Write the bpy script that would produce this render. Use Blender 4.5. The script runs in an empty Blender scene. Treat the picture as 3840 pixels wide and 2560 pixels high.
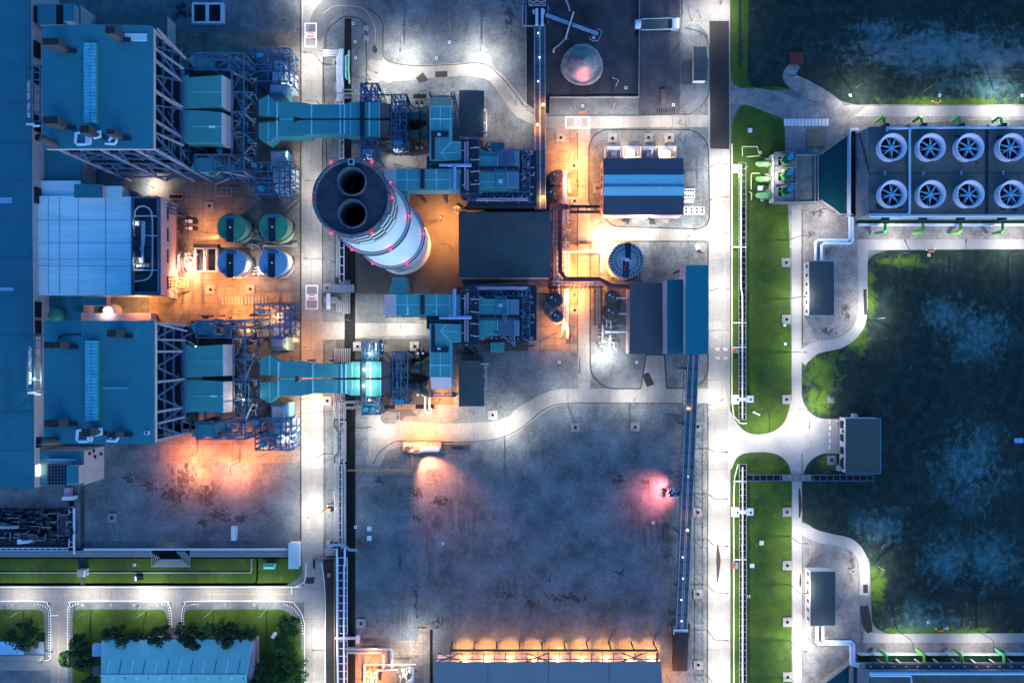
import bpy, math, random
from mathutils import Vector, Matrix
R = math.radians
random.seed(7)
SC = bpy.context.scene
COL = SC.collection
# ---------------------------------------------------------------- camera, world, sun, exposure
H, U0, V0, S = 260.0, 1920.0, 1310.0, 0.1       # drone height, plan origin, metres per plan unit
cam = bpy.data.cameras.new("camera"); camo = bpy.data.objects.new("camera", cam); COL.objects.link(camo)
camo.location = (0, 0, H); camo.rotation_euler = (0, 0, 0)
cam.sensor_width = 36; cam.lens = 36 * H / 384.0; cam.shift_y = 30 / 3840.0; cam.clip_start = 1; cam.clip_end = 6000
SC.camera = camo
W = bpy.data.worlds.new("World"); SC.world = W; W.use_nodes = True
wn = W.node_tree; bg = wn.nodes["Background"]
sky = wn.nodes.new("ShaderNodeTexSky"); sky.sky_type = 'NISHITA'; sky.sun_disc = False
sky.sun_elevation = R(20); sky.sun_rotation = R(160); sky.altitude = 50
mx = wn.nodes.new("ShaderNodeMix"); mx.data_type = 'RGBA'; mx.blend_type = 'MULTIPLY'; mx.inputs[0].default_value = 1
mx.inputs[7].default_value = (0.11, 0.48, 0.92, 1)
wn.links.new(sky.outputs[0], mx.inputs[6]); wn.links.new(mx.outputs[2], bg.inputs[0]); bg.inputs[1].default_value = 0.083
sd = bpy.data.lights.new("sun", 'SUN'); so = bpy.data.objects.new("sun", sd); COL.objects.link(so)
sd.energy = 0.20; sd.angle = R(60); sd.color = (1, .74, .86); so.rotation_euler = Vector((-.34, .94, -.36)).to_track_quat('-Z','Y').to_euler()
SC.view_settings.view_transform = 'Standard'; SC.view_settings.look = 'None'; SC.view_settings.exposure = 2.1; SC.view_settings.gamma = 1
SC.render.engine = 'CYCLES'; SC.cycles.max_bounces = 4; SC.cycles.diffuse_bounces = 2; SC.cycles.glossy_bounces = 2
SC.cycles.use_light_tree = True
SC.cycles.sample_clamp_indirect = 4

# ---------------------------------------------------------------- helpers
def P(u, v, z=0.0):
    k = S * (H - z) / H
    return ((u - U0) * k, (V0 - v) * k, z)
class MB:
    """collects faces; made into ONE mesh object"""
    def __init__(s): s.v = []; s.f = []; s.m = []; s.cm = 0; s.tf = None; s.k = 0; s.st = []; s.done = False
    def add(s, vs, fs):
        n = len(s.v); s.st.append((n, len(s.f)))
        if s.tf: vs = [s.tf(*p) for p in vs]
        s.v += [tuple(p) for p in vs]; s.f += [tuple(i + n for i in f) for f in fs]; s.m += [s.cm] * len(fs); return s
    def box(s, x0, y0, z0, x1, y1, z1):
        return s.add([(x0,y0,z0),(x1,y0,z0),(x1,y1,z0),(x0,y1,z0),(x0,y0,z1),(x1,y0,z1),(x1,y1,z1),(x0,y1,z1)],
                     [(3,2,1,0),(4,5,6,7),(0,1,5,4),(1,2,6,5),(2,3,7,6),(3,0,4,7)])
    def pb(s, u0, v0, u1, v1, z0, z1):
        a = P(u0, v1, z1); b = P(u1, v0, z1); return s.box(a[0], a[1], z0, b[0], b[1], z1)
    def prism(s, pts, z0, z1):
        n = len(pts); ar = sum(pts[i-1][0]*pts[i][1]-pts[i][0]*pts[i-1][1] for i in range(n))
        if ar < 0: pts = pts[::-1]
        return s.add([(x,y,z0) for x,y in pts] + [(x,y,z1) for x,y in pts],
              [tuple(range(n))[::-1], tuple(range(n,2*n))] + [(i,(i+1)%n,(i+1)%n+n,i+n) for i in range(n)])
    def pp(s, uv, z0, z1): return s.prism([P(u,v,z1)[:2] for u,v in uv], z0, z1)
    def sheet(s, pts, z):
        z += .0013*s.k; s.k += 1
        n = len(pts); ar = sum(pts[i-1][0]*pts[i][1]-pts[i][0]*pts[i-1][1] for i in range(n))
        if ar < 0: pts = pts[::-1]
        return s.add([(x,y,z) for x,y in pts], [tuple(range(n))])
    def ps(s, uv, z): return s.sheet([P(u,v,0)[:2] for u,v in uv], z)
    def beam(s, a, b, w=.3, h=None):
        h = h or w; a = Vector(a); b = Vector(b); d = b - a
        if d.length < 1e-6: return s
        d.normalize(); up = Vector((0,0,1)) if abs(d.z) < .95 else Vector((0,1,0))
        r = d.cross(up).normalized() * w/2; t = r.cross(d).normalized() * h/2
        vs = [p + q for p in (a, b) for q in (-r-t, r-t, r+t, -r+t)]
        return s.add([tuple(q) for q in vs], [(0,1,2,3),(7,6,5,4),(0,4,5,1),(1,5,6,2),(2,6,7,3),(3,7,4,0)])
    def tube(s, pts, r=.2, seg=8, cap=True):
        pts = [Vector(p) for p in pts]; n = len(pts); rings = []; prev = None
        for i, p in enumerate(pts):
            d = (pts[min(i+1,n-1)] - pts[max(i-1,0)]).normalized()
            up = Vector((0,0,1)) if abs(d.z) < .9 else (prev or Vector((0,1,0)))
            a = d.cross(up)
            if a.length < 1e-4: a = d.cross(Vector((1,0,0)))
            a.normalize(); b = a.cross(d).normalized(); prev = b
            sc = 1.0
            if 0 < i < n-1:
                c = (pts[i+1]-p).normalized().dot((p-pts[i-1]).normalized()); sc = 1/max(.5, math.sqrt(max(0,(1+c)/2)))
            e = d.cross(up)
            rr = r if not hasattr(r, '__len__') else r[i]
            rings.append([tuple(p + (a*math.cos(t)*sc + b*math.sin(t))*rr) for t in [2*math.pi*k/seg for k in range(seg)]])
        vs = [q for ring in rings for q in ring]; fs = []
        for i in range(n-1):
            for k in range(seg):
                fs.append((i*seg+k, i*seg+(k+1)%seg, (i+1)*seg+(k+1)%seg, (i+1)*seg+k))
        if cap: fs += [tuple(range(seg))[::-1], tuple(range((n-1)*seg, n*seg))]
        return s.add(vs, fs)
    def lathe(s, cx, cy, prof, seg=32, cap=True):
        vs = [(cx + r*math.cos(2*math.pi*k/seg), cy + r*math.sin(2*math.pi*k/seg), z) for r, z in prof for k in range(seg)]
        fs = [(i*seg+k, i*seg+(k+1)%seg, (i+1)*seg+(k+1)%seg, (i+1)*seg+k) for i in range(len(prof)-1) for k in range(seg)]
        if cap: fs += [tuple(range(seg))[::-1], tuple(range((len(prof)-1)*seg, len(prof)*seg))]
        return s.add(vs, fs)
    def cyl(s, cx, cy, z0, z1, r, seg=20, r2=None): return s.lathe(cx, cy, [(r, z0), (r2 if r2 is not None else r, z1)], seg)
    def ptube(s, uvz, r=.2, seg=8): return s.tube([P(*p) for p in uvz], r, seg)
    def pbeam(s, a, b, w=.3, h=None): return s.beam(P(*a), P(*b), w, h)
def mesh(name, mb, mats, off):
    me = bpy.data.meshes.new(name)
    me.from_pydata([(x-off[0], y-off[1], z-off[2]) for x, y, z in mb.v], [], mb.f)
    if not isinstance(mats, (list, tuple)): mats = [mats]
    for m in mats: me.materials.append(m)
    if len(mats) > 1:
        for p, i in zip(me.polygons, mb.m): p.material_index = i
    me.update(); return me
def T(name, label, cat, loc, group=None):
    o = bpy.data.objects.new(name, None); COL.objects.link(o); o.location = loc; o.empty_display_size = .5
    o["label"] = label; o["category"] = cat
    if group: o["group"] = group
    return o
def root(o):
    x = Vector((0,0,0))
    while o: x = x + Vector(o.location); o = o.parent
    return x
SPLIT = {"support", "post", "inner_column", "column", "window", "bracket", "strip_light", "member", "beam_group", "duct", "support_leg", "walkway", "monorail", "roof_rib", "skylight", "valves", "roof_repair_patch"}
def part(name, mb, m, par, label=None, smooth=False):
    if name in SPLIT and len(mb.st) > 1 and not mb.done:
        st = mb.st + [(len(mb.v), len(mb.f))]
        for (v0, f0), (v1, f1) in zip(st, st[1:]):
            q = MB(); q.v = mb.v[v0:v1]; q.f = [tuple(i-v0 for i in f) for f in mb.f[f0:f1]]; q.m = mb.m[f0:f1]; q.done = True; o = part(name, q, m, par, label, smooth)
        return o
    off = root(par); me = mesh(name, mb, m, off); o = bpy.data.objects.new(name, me); COL.objects.link(o); o.parent = par
    if label: o["label"] = label
    if smooth:
        for p in me.polygons: p.use_smooth = True
    return o
def one(name, mb, m, label, cat, group=None, smooth=False):
    xs = [p[0] for p in mb.v]; ys = [p[1] for p in mb.v]; zs = [p[2] for p in mb.v]
    off = ((min(xs)+max(xs))/2, (min(ys)+max(ys))/2, min(zs))
    me = mesh(name, mb, m, off); o = bpy.data.objects.new(name, me); COL.objects.link(o); o.location = off
    o["label"] = label; o["category"] = cat
    if group: o["group"] = group
    if smooth:
        for p in me.polygons: p.use_smooth = True
    return o
def many(name, mb, m, label, cat, pn=None, group=None):
    """every piece of mb its own object: parts of one thing, or (pn None) things sharing a group"""
    st = mb.st + [(len(mb.v), len(mb.f))]; subs = []
    for (v0, f0), (v1, f1) in zip(st, st[1:]):
        q = MB(); q.v = mb.v[v0:v1]; q.f = [tuple(i-v0 for i in f) for f in mb.f[f0:f1]]; q.m = mb.m[f0:f1]; q.st = [(0,0)]; subs.append(q)
    if pn is None: return [one(name, q, m, label, cat, group) for q in subs]
    xs = [p[0] for p in mb.v]; ys = [p[1] for p in mb.v]; t = T(name, label, cat, ((min(xs)+max(xs))/2, (min(ys)+max(ys))/2, min(p[2] for p in mb.v)))
    for q in subs[:95]: part(pn, q, m, t)
    if len(subs) > 95:
        r_ = MB()
        for q in subs[95:]: r_.add(q.v, q.f)
        part(pn, r_, m, t)["kind"] = "stuff"
    return t
def setting(name, mb, m):
    me = mesh(name, mb, m, (0,0,0)); o = bpy.data.objects.new(name, me); COL.objects.link(o); o["kind"] = "structure"; return o
def dup(o, loc, label=None, rz=None, par=None):
    c = o.copy(); COL.objects.link(c); c.parent = par
    if par is None:
        c.location = loc
        if rz is not None: c.rotation_euler = (0, 0, rz)
    if label: c["label"] = label
    for ch in o.children: dup(ch, None, None, None, c)
    return c
def off(o, dx, dy, label):
    return dup(o, Vector(o.location) + Vector((dx, dy, 0)), label)

# ---------------------------------------------------------------- materials
def MAT(name, col, rough=.8, metal=0., var=.25, scale=.4, col2=None, bump=.15, bscale=6, corr=None, emit=None, est=0, streak=None, spec=.3, joint=0):
    m = bpy.data.materials.new(name); m.use_nodes = True; nt = m.node_tree; N = nt.nodes; L = nt.links
    b = N["Principled BSDF"]; b.inputs["Roughness"].default_value = rough; b.inputs["Metallic"].default_value = metal
    b.inputs["Specular IOR Level"].default_value = spec
    tc = N.new("ShaderNodeTexCoord"); geo = N.new("ShaderNodeNewGeometry")
    n1 = N.new("ShaderNodeTexNoise"); n1.inputs["Scale"].default_value = scale; n1.inputs["Detail"].default_value = 8; n1.inputs["Roughness"].default_value = .65
    L.new(geo.outputs["Position"], n1.inputs["Vector"])
    src = n1.outputs["Fac"]
    if streak:
        mp = N.new("ShaderNodeMapping"); mp.inputs["Scale"].default_value = streak; L.new(geo.outputs["Position"], mp.inputs[0]); L.new(mp.outputs[0], n1.inputs["Vector"])
    r = N.new("ShaderNodeMapRange"); r.inputs[1].default_value = .3; r.inputs[2].default_value = .7; L.new(src, r.inputs[0])
    c = N.new("ShaderNodeMix"); c.data_type = 'RGBA'; L.new(r.outputs[0], c.inputs[0])
    col2 = col2 or tuple(x*(1-var) for x in col)
    c.inputs[6].default_value = (*col2, 1); c.inputs[7].default_value = (*[min(1, x*(1+var*.4)) for x in col], 1)
    n2 = N.new("ShaderNodeTexNoise"); n2.inputs["Scale"].default_value = bscale; n2.inputs["Detail"].default_value = 5; L.new(geo.outputs["Position"], n2.inputs["Vector"])
    r2 = N.new("ShaderNodeMapRange"); r2.inputs[1].default_value = .25; r2.inputs[2].default_value = .75; r2.inputs[3].default_value = 1-var*.6; r2.inputs[4].default_value = 1+var*.4
    L.new(n2.outputs["Fac"], r2.inputs[0])
    c2 = N.new("ShaderNodeMix"); c2.data_type = 'RGBA'; c2.blend_type = 'MULTIPLY'; c2.inputs[0].default_value = 1
    L.new(c.outputs[2], c2.inputs[6]); L.new(r2.outputs[0], c2.inputs[7]); L.new(c2.outputs[2], b.inputs["Base Color"])
    if bump or corr:
        bp = N.new("ShaderNodeBump"); bp.inputs["Strength"].default_value = bump; bp.inputs["Distance"].default_value = .1
        L.new(n2.outputs["Fac"], bp.inputs["Height"])
        if corr:
            w = N.new("ShaderNodeTexWave"); w.bands_direction = corr[0]; w.inputs["Scale"].default_value = corr[1]; w.wave_profile = 'SIN'
            L.new(geo.outputs["Position"], w.inputs["Vector"])
            b2 = N.new("ShaderNodeBump"); b2.inputs["Strength"].default_value = corr[2]; b2.inputs["Distance"].default_value = .12
            L.new(w.outputs["Fac"], b2.inputs["Height"]); L.new(bp.outputs[0], b2.inputs["Normal"]); L.new(b2.outputs[0], b.inputs["Normal"])
        else: L.new(bp.outputs[0], b.inputs["Normal"])
    if joint:
        mp = N.new("ShaderNodeMapping"); mp.inputs["Location"].default_value = (.37, .21, 0); L.new(geo.outputs["Position"], mp.inputs[0])
        bt = N.new("ShaderNodeTexBrick"); bt.offset = 0.0 if joint < 6 else .35; bt.inputs["Scale"].default_value = 1/joint; bt.inputs["Mortar Size"].default_value = .12/joint; bt.inputs["Brick Width"].default_value = 1; bt.inputs["Row Height"].default_value = .8
        bt.inputs["Color1"].default_value = (1,1,1,1); q_ = .9 if joint > 6 else .8; bt.inputs["Color2"].default_value = (q_,q_,q_,1); q_ = .72 if joint > 6 else .6; bt.inputs["Mortar"].default_value = (q_,q_,q_,1); L.new(mp.outputs[0], bt.inputs[0])
        cj = N.new("ShaderNodeMix"); cj.data_type = 'RGBA'; cj.blend_type = 'MULTIPLY'; cj.inputs[0].default_value = 1; L.new(c2.outputs[2], cj.inputs[6]); L.new(bt.outputs[0], cj.inputs[7]); L.new(cj.outputs[2], b.inputs["Base Color"])
    if emit:
        b.inputs["Emission Color"].default_value = (*emit, 1); b.inputs["Emission Strength"].default_value = est
    m["c2"] = c2.name; return m
def patch(m, col, spots, thr=.5, scale=.25, soft=.06, amount=1., strch=(1,1,1), mk=(.2,-.25)):
    """irregular stains / bare patches / painted lamp glow of another colour, confined to ellipses (u,v,ru,rv) or everywhere"""
    nt = m.node_tree; N = nt.nodes; L = nt.links; b = N["Principled BSDF"]
    src = b.inputs["Base Color"].links[0].from_socket
    geo = N.new("ShaderNodeNewGeometry"); mask = None
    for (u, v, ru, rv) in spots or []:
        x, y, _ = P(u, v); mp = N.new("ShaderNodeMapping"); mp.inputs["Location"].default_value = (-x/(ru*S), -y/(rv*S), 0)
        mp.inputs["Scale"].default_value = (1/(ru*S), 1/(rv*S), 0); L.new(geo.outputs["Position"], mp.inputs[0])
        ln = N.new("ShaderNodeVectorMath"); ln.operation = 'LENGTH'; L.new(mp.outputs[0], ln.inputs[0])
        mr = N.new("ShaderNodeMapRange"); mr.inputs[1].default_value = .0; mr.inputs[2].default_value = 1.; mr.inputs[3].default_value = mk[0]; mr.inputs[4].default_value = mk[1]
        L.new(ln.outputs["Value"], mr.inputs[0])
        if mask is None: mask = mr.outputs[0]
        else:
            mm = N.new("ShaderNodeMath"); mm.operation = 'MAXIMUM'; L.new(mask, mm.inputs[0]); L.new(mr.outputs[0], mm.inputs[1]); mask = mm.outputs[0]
    n = N.new("ShaderNodeTexNoise"); n.inputs["Scale"].default_value = scale; n.inputs["Detail"].default_value = 10; n.inputs["Roughness"].default_value = .68; n.inputs["Distortion"].default_value = .4
    mp = N.new("ShaderNodeMapping"); mp.inputs["Scale"].default_value = strch; L.new(geo.outputs["Position"], mp.inputs[0]); L.new(mp.outputs[0], n.inputs["Vector"])
    val = n.outputs["Fac"]
    if mask is not None:
        ad = N.new("ShaderNodeMath"); ad.operation = 'ADD'; L.new(val, ad.inputs[0]); L.new(mask, ad.inputs[1]); val = ad.outputs[0]
    st = N.new("ShaderNodeMapRange"); st.inputs[1].default_value = thr; st.inputs[2].default_value = thr+soft; st.inputs[4].default_value = amount; L.new(val, st.inputs[0])
    mi = N.new("ShaderNodeMix"); mi.data_type = 'RGBA'; L.new(st.outputs[0], mi.inputs[0]); L.new(src, mi.inputs[6]); mi.inputs[7].default_value = (*col, 1)
    L.new(mi.outputs[2], b.inputs["Base Color"]); return m

GRAVEL = MAT("gravel", (.165,.185,.195), .95, var=.6, scale=.10, bump=1., bscale=1.3)
patch(GRAVEL, (.27,.28,.28), None, .54, .35, .2, .55, (1,.55,1)); patch(GRAVEL, (.07,.075,.08), None, .6, 1.3, .06, .6)
patch(GRAVEL, (.11,.11,.12), None, .52, .03, .25, .6)
patch(GRAVEL, (.035,.033,.03), [(690,1790,110,110),(780,1850,70,120),(480,1790,70,60),(560,1820,60,50),(900,1945,80,40),(760,1960,60,40),(700,1740,40,70),
      (1560,1850,70,60),(1650,1880,80,50),(1430,1800,60,40),(1500,1560,40,40),(2320,1800,60,60),(2420,1810,50,40),(1560,2250,20,200),(1500,2100,15,60),
      (2070,2170,30,30),(2130,2240,160,50),(2500,2080,50,60),(2530,2300,50,60),(1910,2230,60,40),(1990,2260,60,40),(1130,110,40,30),(1910,60,60,130),(2330,2150,70,40),(1560,1940,70,30),(650,1850,160,90),(820,1930,120,60),(1640,2330,60,50)], .56, .75, .07, .8, (1,.8,1), (.19,-.16))
patch(GRAVEL, (.06,.06,.06), [(1620,2050,70,260),(1750,1960,160,160),(1900,2200,150,120),(2420,2000,80,200),(2000,1700,200,80),(1500,2300,60,120),(1700,100,160,80)], .52, .5, .12, .55, (1,.09,1), (.1,-.15))
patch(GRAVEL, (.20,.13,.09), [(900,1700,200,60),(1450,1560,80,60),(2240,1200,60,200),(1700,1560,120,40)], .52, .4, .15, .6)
patch(GRAVEL, (.075,.06,.045), [(2240,395,260,60),(2500,395,160,50),(2640,1090,100,120),(760,1250,100,60)], .5, .15, .3, .8)
CONC = MAT("road_concrete", (.30,.285,.265), .9, var=.3, scale=.09, bump=.15, bscale=1.6, joint=14)
patch(CONC, (.16,.15,.145), None, .5, .5, .3, .45, (1,.12,1))
patch(CONC, (.10,.095,.09), None, .60, .13, .12, .55, (1,.35,1))
SLAB = MAT("yard_concrete", (.27,.22,.18), .9, var=.45, scale=.15, bump=.2, bscale=1.6, joint=5.5)
patch(SLAB, (.07,.06,.055), None, .55, .14, .12, .7)
ASPH = MAT("asphalt", (.035,.033,.035), .9, var=.25, scale=.3, bump=.3, bscale=5, streak=(.8,.05,1))
ASPH2 = MAT("pale_asphalt", (.15,.155,.16), .9, var=.3, scale=.12, bump=.2, bscale=4)
patch(ASPH2, (.08,.08,.085), None, .6, .1, .1, .5)
COAL = MAT("coal_yard", (.07,.07,.075), .95, var=.6, scale=.06, bump=.5, bscale=2, col2=(.018,.018,.022))
GRASS = MAT("grass", (.062,.115,.006), .95, var=.6, scale=.05, bump=.6, bscale=5, col2=(.012,.045,.008))
patch(GRASS, (.045,.065,.015), None, .5, .09, .22, .7); patch(GRASS, (.15,.14,.07), None, .58, .35, .12, .55); patch(GRASS, (.012,.03,.012), None, .49, .05, .16, .8)
GRASSD = MAT("dark_grass", (.012,.024,.016), .95, var=.6, scale=.05, bump=1, bscale=1.5, col2=(.004,.014,.010))
patch(GRASSD, (.035,.10,.11), [(3560,190,620,150),(3700,330,300,90),(3300,120,200,90),(3480,2350,230,170),(3640,1750,240,280),(3660,1250,240,190),(3540,1180,160,120),(3300,1980,170,130),(3720,2100,200,200),(3560,2100,200,180)], .49, .09, .22, .8, (1,.8,1), (.18,-.14))
patch(GRASSD, (.16,.22,.24), [(3480,190,600,150),(3750,230,300,130)], .47, .25, .22, .75, (.5,1,1), (.16,-.2))
patch(GRASSD, (.08,.19,.20), [(3560,190,620,150),(3700,330,300,90),(3300,120,200,90),(3480,2350,230,170),(3640,1750,240,280),(3660,1250,240,190),(3540,1180,160,120),(3300,1980,170,130),(3720,2100,200,200),(3560,2100,200,180)], .50, .45, .2, .85, (1,.8,1), (.13,-.12))
patch(GRASSD, (.03,.075,.09), None, .46, .30, .3, .6, (1,.8,1))
patch(GRASSD, (.075,.15,.012), [(3080,1400,130,180),(3070,1500,110,120),(3220,1260,80,130),(3290,2200,70,140),(3500,2370,420,46),(3400,980,160,40),(3260,1030,40,70),(3560,385,420,42),(3120,1730,90,60),(3260,1130,50,100)], .44, .25, .22, .9, (1,1,1), (.22,-.22))  # lamp glow along the paths painted in as brighter green grass
DIRT = MAT("pale_dirt", (.27,.25,.24), .95, var=.5, scale=.2, bump=.8, bscale=1.4, col2=(.13,.12,.12))
patch(DIRT, (.05,.045,.04), [(3170,1170,50,110),(3100,1240,90,40),(3195,2120,40,150),(3040,880,40,40),(3240,820,40,100),(3060,800,60,60)], .55, .6, .1, .8, (1,1,1), (.18,-.2))
KERB = MAT("kerb_dark", (.05,.048,.045), .9, var=.3)
KERBL = MAT("kerb_pale", (.5,.5,.5), .8, var=.2)
PAINT = MAT("white_paint", (.8,.8,.8), .7, var=.08, bump=0)
YPAINT = MAT("yellow_paint", (.75,.38,.12), .7, var=.15, bump=0)
RPAINT = MAT("red_paint", (.65,.05,.05), .7, var=.1, bump=0)
BPAINT = MAT("black_paint", (.02,.02,.02), .7, var=.1, bump=0)
ROOFB = MAT("blue_roof", (.03,.20,.25), .55, var=.12, scale=.05, bump=.05, corr=('X',2.2,.35))
ROOFBY = MAT("blue_roof_cross", (.03,.20,.25), .55, var=.14, scale=.06, bump=.05, corr=('Y',2.2,.35))
for m_ in (ROOFB, ROOFBY): patch(m_, (.03,.19,.22), None, .5, .06, .25, .6); patch(m_, (.06,.33,.40), None, .6, .5, .12, .3, (1,.15,1))
ROOFP = MAT("pale_roof", (.78,.97,.95), .6, var=.15, scale=.15, bump=.1, corr=('Y',1.2,.2), streak=(.15,1.5,1))
patch(ROOFP, (.30,.55,.62), None, .54, .3, .2, .6, (.2,1.5,1))
ROOFD = MAT("dark_roof", (.08,.10,.10), .5, var=.2, scale=.1, bump=.05, corr=('X',2.0,.5))
ROOFDY = MAT("dark_roof_cross", (.05,.065,.075), .5, var=.25, scale=.25, bump=.05, corr=('Y',1.6,.8), streak=(.3,3,1))
ROOFS = MAT("slate_blue_roof", (.26,.24,.24), .5, var=.08, scale=.06, bump=.03, corr=('X',1.5,.3))
ROOFM = MAT("mid_roof", (.17,.42,.56), .5, var=.25, scale=.08, bump=.05, corr=('X',1.6,.4), streak=(2.,.25,1))
DUCT = MAT("duct_cladding", (.08,.36,.36), .45, var=.14, scale=.12, bump=.1, corr=('X',2.6,.5), metal=.0)
DUCTY = MAT("duct_cladding_cross", (.08,.36,.36), .45, var=.14, scale=.12, bump=.1, corr=('Y',2.6,.5))
TRIM = MAT("duct_trim", (.35,.72,.75), .4, var=.1)
WALL = MAT("pale_wall", (.78,.50,.48), .75, var=.12, scale=.3, bump=.1)
WALLW = MAT("white_wall", (.72,.68,.66), .75, var=.15, scale=.4, bump=.1)
WALLB = MAT("brown_cladding", (.16,.11,.11), .7, var=.2, scale=.3, bump=.1, corr=('X',1.5,.3))
STEEL = MAT("blue_steel", (.07,.14,.24), .5, var=.2, scale=.6, bump=.05)
STEELL = MAT("light_steel", (.50,.36,.42), .5, var=.2, scale=.6, bump=.05)
STEELD = MAT("dark_steel", (.02,.028,.045), .6, var=.4, scale=.6, bump=.1)
STEELR = MAT("maroon_steel", (.13,.03,.045), .6, var=.3, scale=.6, bump=.1)
PIPE = MAT("pipe_grey", (.42,.42,.42), .35, metal=.4, var=.15)
PIPEW = MAT("pipe_pale", (.66,.72,.80), .4, var=.12)
PIPEG = MAT("pipe_green", (.10,.55,.12), .4, var=.15)
PUMPG = MAT("pump_green", (.16,.50,.06), .4, var=.15)
PUMPT = MAT("pump_teal", (.01,.09,.09), .5, var=.2)
MOTOR = MAT("motor_cap", (.02,.30,.42), .4, var=.1)
GALV = MAT("weathered_cladding", (.17,.15,.12), .3, metal=.6, var=.5, scale=.5, bump=.3)
BLACK = MAT("black_void", (.006,.007,.008), .9, var=.3, bump=0)
DARKM = MAT("machinery_dark", (.035,.05,.07), .6, var=.6, scale=1.2, bump=.3, bscale=8)
LOUV = MAT("louvre_black", (.012,.014,.018), .5, var=.2)
BROWN = MAT("brown_casing", (.13,.09,.09), .7, var=.3)
WATER = MAT("basin_water", (.004,.045,.055), .08, var=.3, scale=.05, bump=.05, bscale=2, spec=.5)
CHIM = MAT("chimney_concrete", (.97,.88,.86), .8, var=.10, scale=.15, bump=.1, streak=(1,1,.15))
CHIMC = MAT("chimney_checker", (.10,.085,.075), .8, var=.2)
CHTOP = MAT("chimney_cap", (.045,.055,.08), .85, var=.45, scale=.4, bump=.3)
RUST = MAT("rusty_rim", (.14,.17,.20), .8, var=.7, scale=1.2, bump=.4, col2=(.05,.04,.04))
TANKT = MAT("tank_teal", (.06,.30,.17), .5, var=.15, scale=.3)
TANKB = MAT("tank_blue", (.22,.42,.60), .5, var=.15, scale=.3)
TANKG = MAT("tank_green_wall", (.45,.55,.35), .5, var=.2, scale=.3)
COPPER = MAT("tank_copper", (.24,.12,.07), .5, var=.4, scale=.8, metal=.2)
BASE = MAT("concrete_block", (.28,.27,.26), .9, var=.3, scale=.8)
BASEB = MAT("brown_block", (.22,.16,.11), .9, var=.3, scale=.8)
PALE = MAT("pale_metal", (.6,.66,.72), .5, var=.1)
CTDECK = MAT("tower_deck", (.15,.14,.13), .9, var=.35, scale=.12, bump=.2, bscale=3)
patch(CTDECK, (.05,.05,.055), None, .55, .2, .14, .6); patch(ROOFD, (.05,.06,.065), None, .52, .12, .2, .6, (1,.2,1))
CTSTACK = MAT("fan_stack", (.95,.72,.80), .6, var=.08, scale=1)
CTWALL = MAT("tower_wall", (.32,.28,.31), .85, var=.3, scale=.3, bump=.3, corr=('Y',1.2,.3))
FANM = MAT("fan_blade", (.20,.48,.62), .4, var=.1)
LEAF = MAT("leaves", (.020,.055,.012), .8, var=.6, scale=.5, bump=0, col2=(.005,.02,.008))
BARK = MAT("bark", (.06,.045,.03), .9, var=.3)
REDC = MAT("red_clay", (.16,.03,.025), .8, var=.3)
ORANGE = MAT("orange_paint", (.6,.16,.05), .6, var=.2)
TEALP = MAT("teal_roof", (.12,.55,.42), .5, var=.1)
def EM(name, c, s): return MAT(name, c, .5, var=0, bump=0, emit=c, est=s)
LAMPW = EM("lamp_glass_white", (1,.95,.85), 6); LAMPO = EM("lamp_glass_orange", (1,.45,.12), 5); LAMPR = EM("lamp_glass_red", (1,.01,.04), 2.2); POLE = MAT("lamp_pole", (.16,.15,.15), .5, var=.2)
GLOW = EM("lit_window", (1,.72,.35), 3)

# ---------------------------------------------------------------- ground, roads and paths
def rp(pts, n=7):
    """rounded polygon in plan units: (u, v, radius)"""
    out = []; k = len(pts)
    for i, p in enumerate(pts):
        r = p[2] if len(p) > 2 else 0
        if r <= 0: out.append((p[0], p[1])); continue
        a = Vector(pts[i-1][:2]); b = Vector(p[:2]); c = Vector(pts[(i+1) % k][:2])
        d1 = (a-b).normalized(); d2 = (c-b).normalized(); an = d1.angle(d2) / 2; t = min(r/math.tan(an), (a-b).length*.5, (c-b).length*.5)
        rr = t*math.tan(an); ce = b + (d1+d2).normalized()*(rr/math.sin(an)); s0 = b+d1*t-ce; s1 = b+d2*t-ce
        a0 = math.atan2(s0.y, s0.x); a1 = math.atan2(s1.y, s1.x); da = (a1-a0+math.pi) % (2*math.pi)-math.pi
        for j in range(n+1):
            q = a0 + da*j/n; out.append((ce.x+rr*math.cos(q), ce.y+rr*math.sin(q)))
    return out
def smooth(pts, n=8):
    out = []; P_ = [pts[0]] + list(pts) + [pts[-1]]
    for i in range(1, len(P_)-2):
        for j in range(n):
            t = j/n; q = []
            for k in range(len(pts[0])):
                a, b, c, d = P_[i-1][k], P_[i][k], P_[i+1][k], P_[i+2][k]
                q.append(.5*(2*b+(c-a)*t+(2*a-5*b+4*c-d)*t*t+(3*b-a-3*c+d)*t**3))
            out.append(tuple(q))
    return out + [tuple(pts[-1])]
def strip(mb, pts, w, z, sm=True, jit=0):
    """ribbon of width w (plan units) along pts, laid flat at height z"""
    q = smooth(pts) if sm else pts; Lp = []; Rp = []
    for i, p in enumerate(q):
        a = Vector(q[max(0,i-1)][:2]); b = Vector(q[min(len(q)-1,i+1)][:2]); d = (b-a).normalized(); nrm = Vector((-d.y, d.x))
        ww = (p[2] if len(p) > 2 else w)/2
        Lp.append((p[0]+nrm.x*ww, p[1]+nrm.y*ww)); Rp.append((p[0]-nrm.x*ww, p[1]-nrm.y*ww))
    vs = [P(*x)[:2]+(z,) for x in Lp] + [P(*x)[:2]+(z,) for x in Rp]; n = len(q)
    mb.add(vs, [(i+n, i+1+n, i+1, i) for i in range(n-1)])
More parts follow.
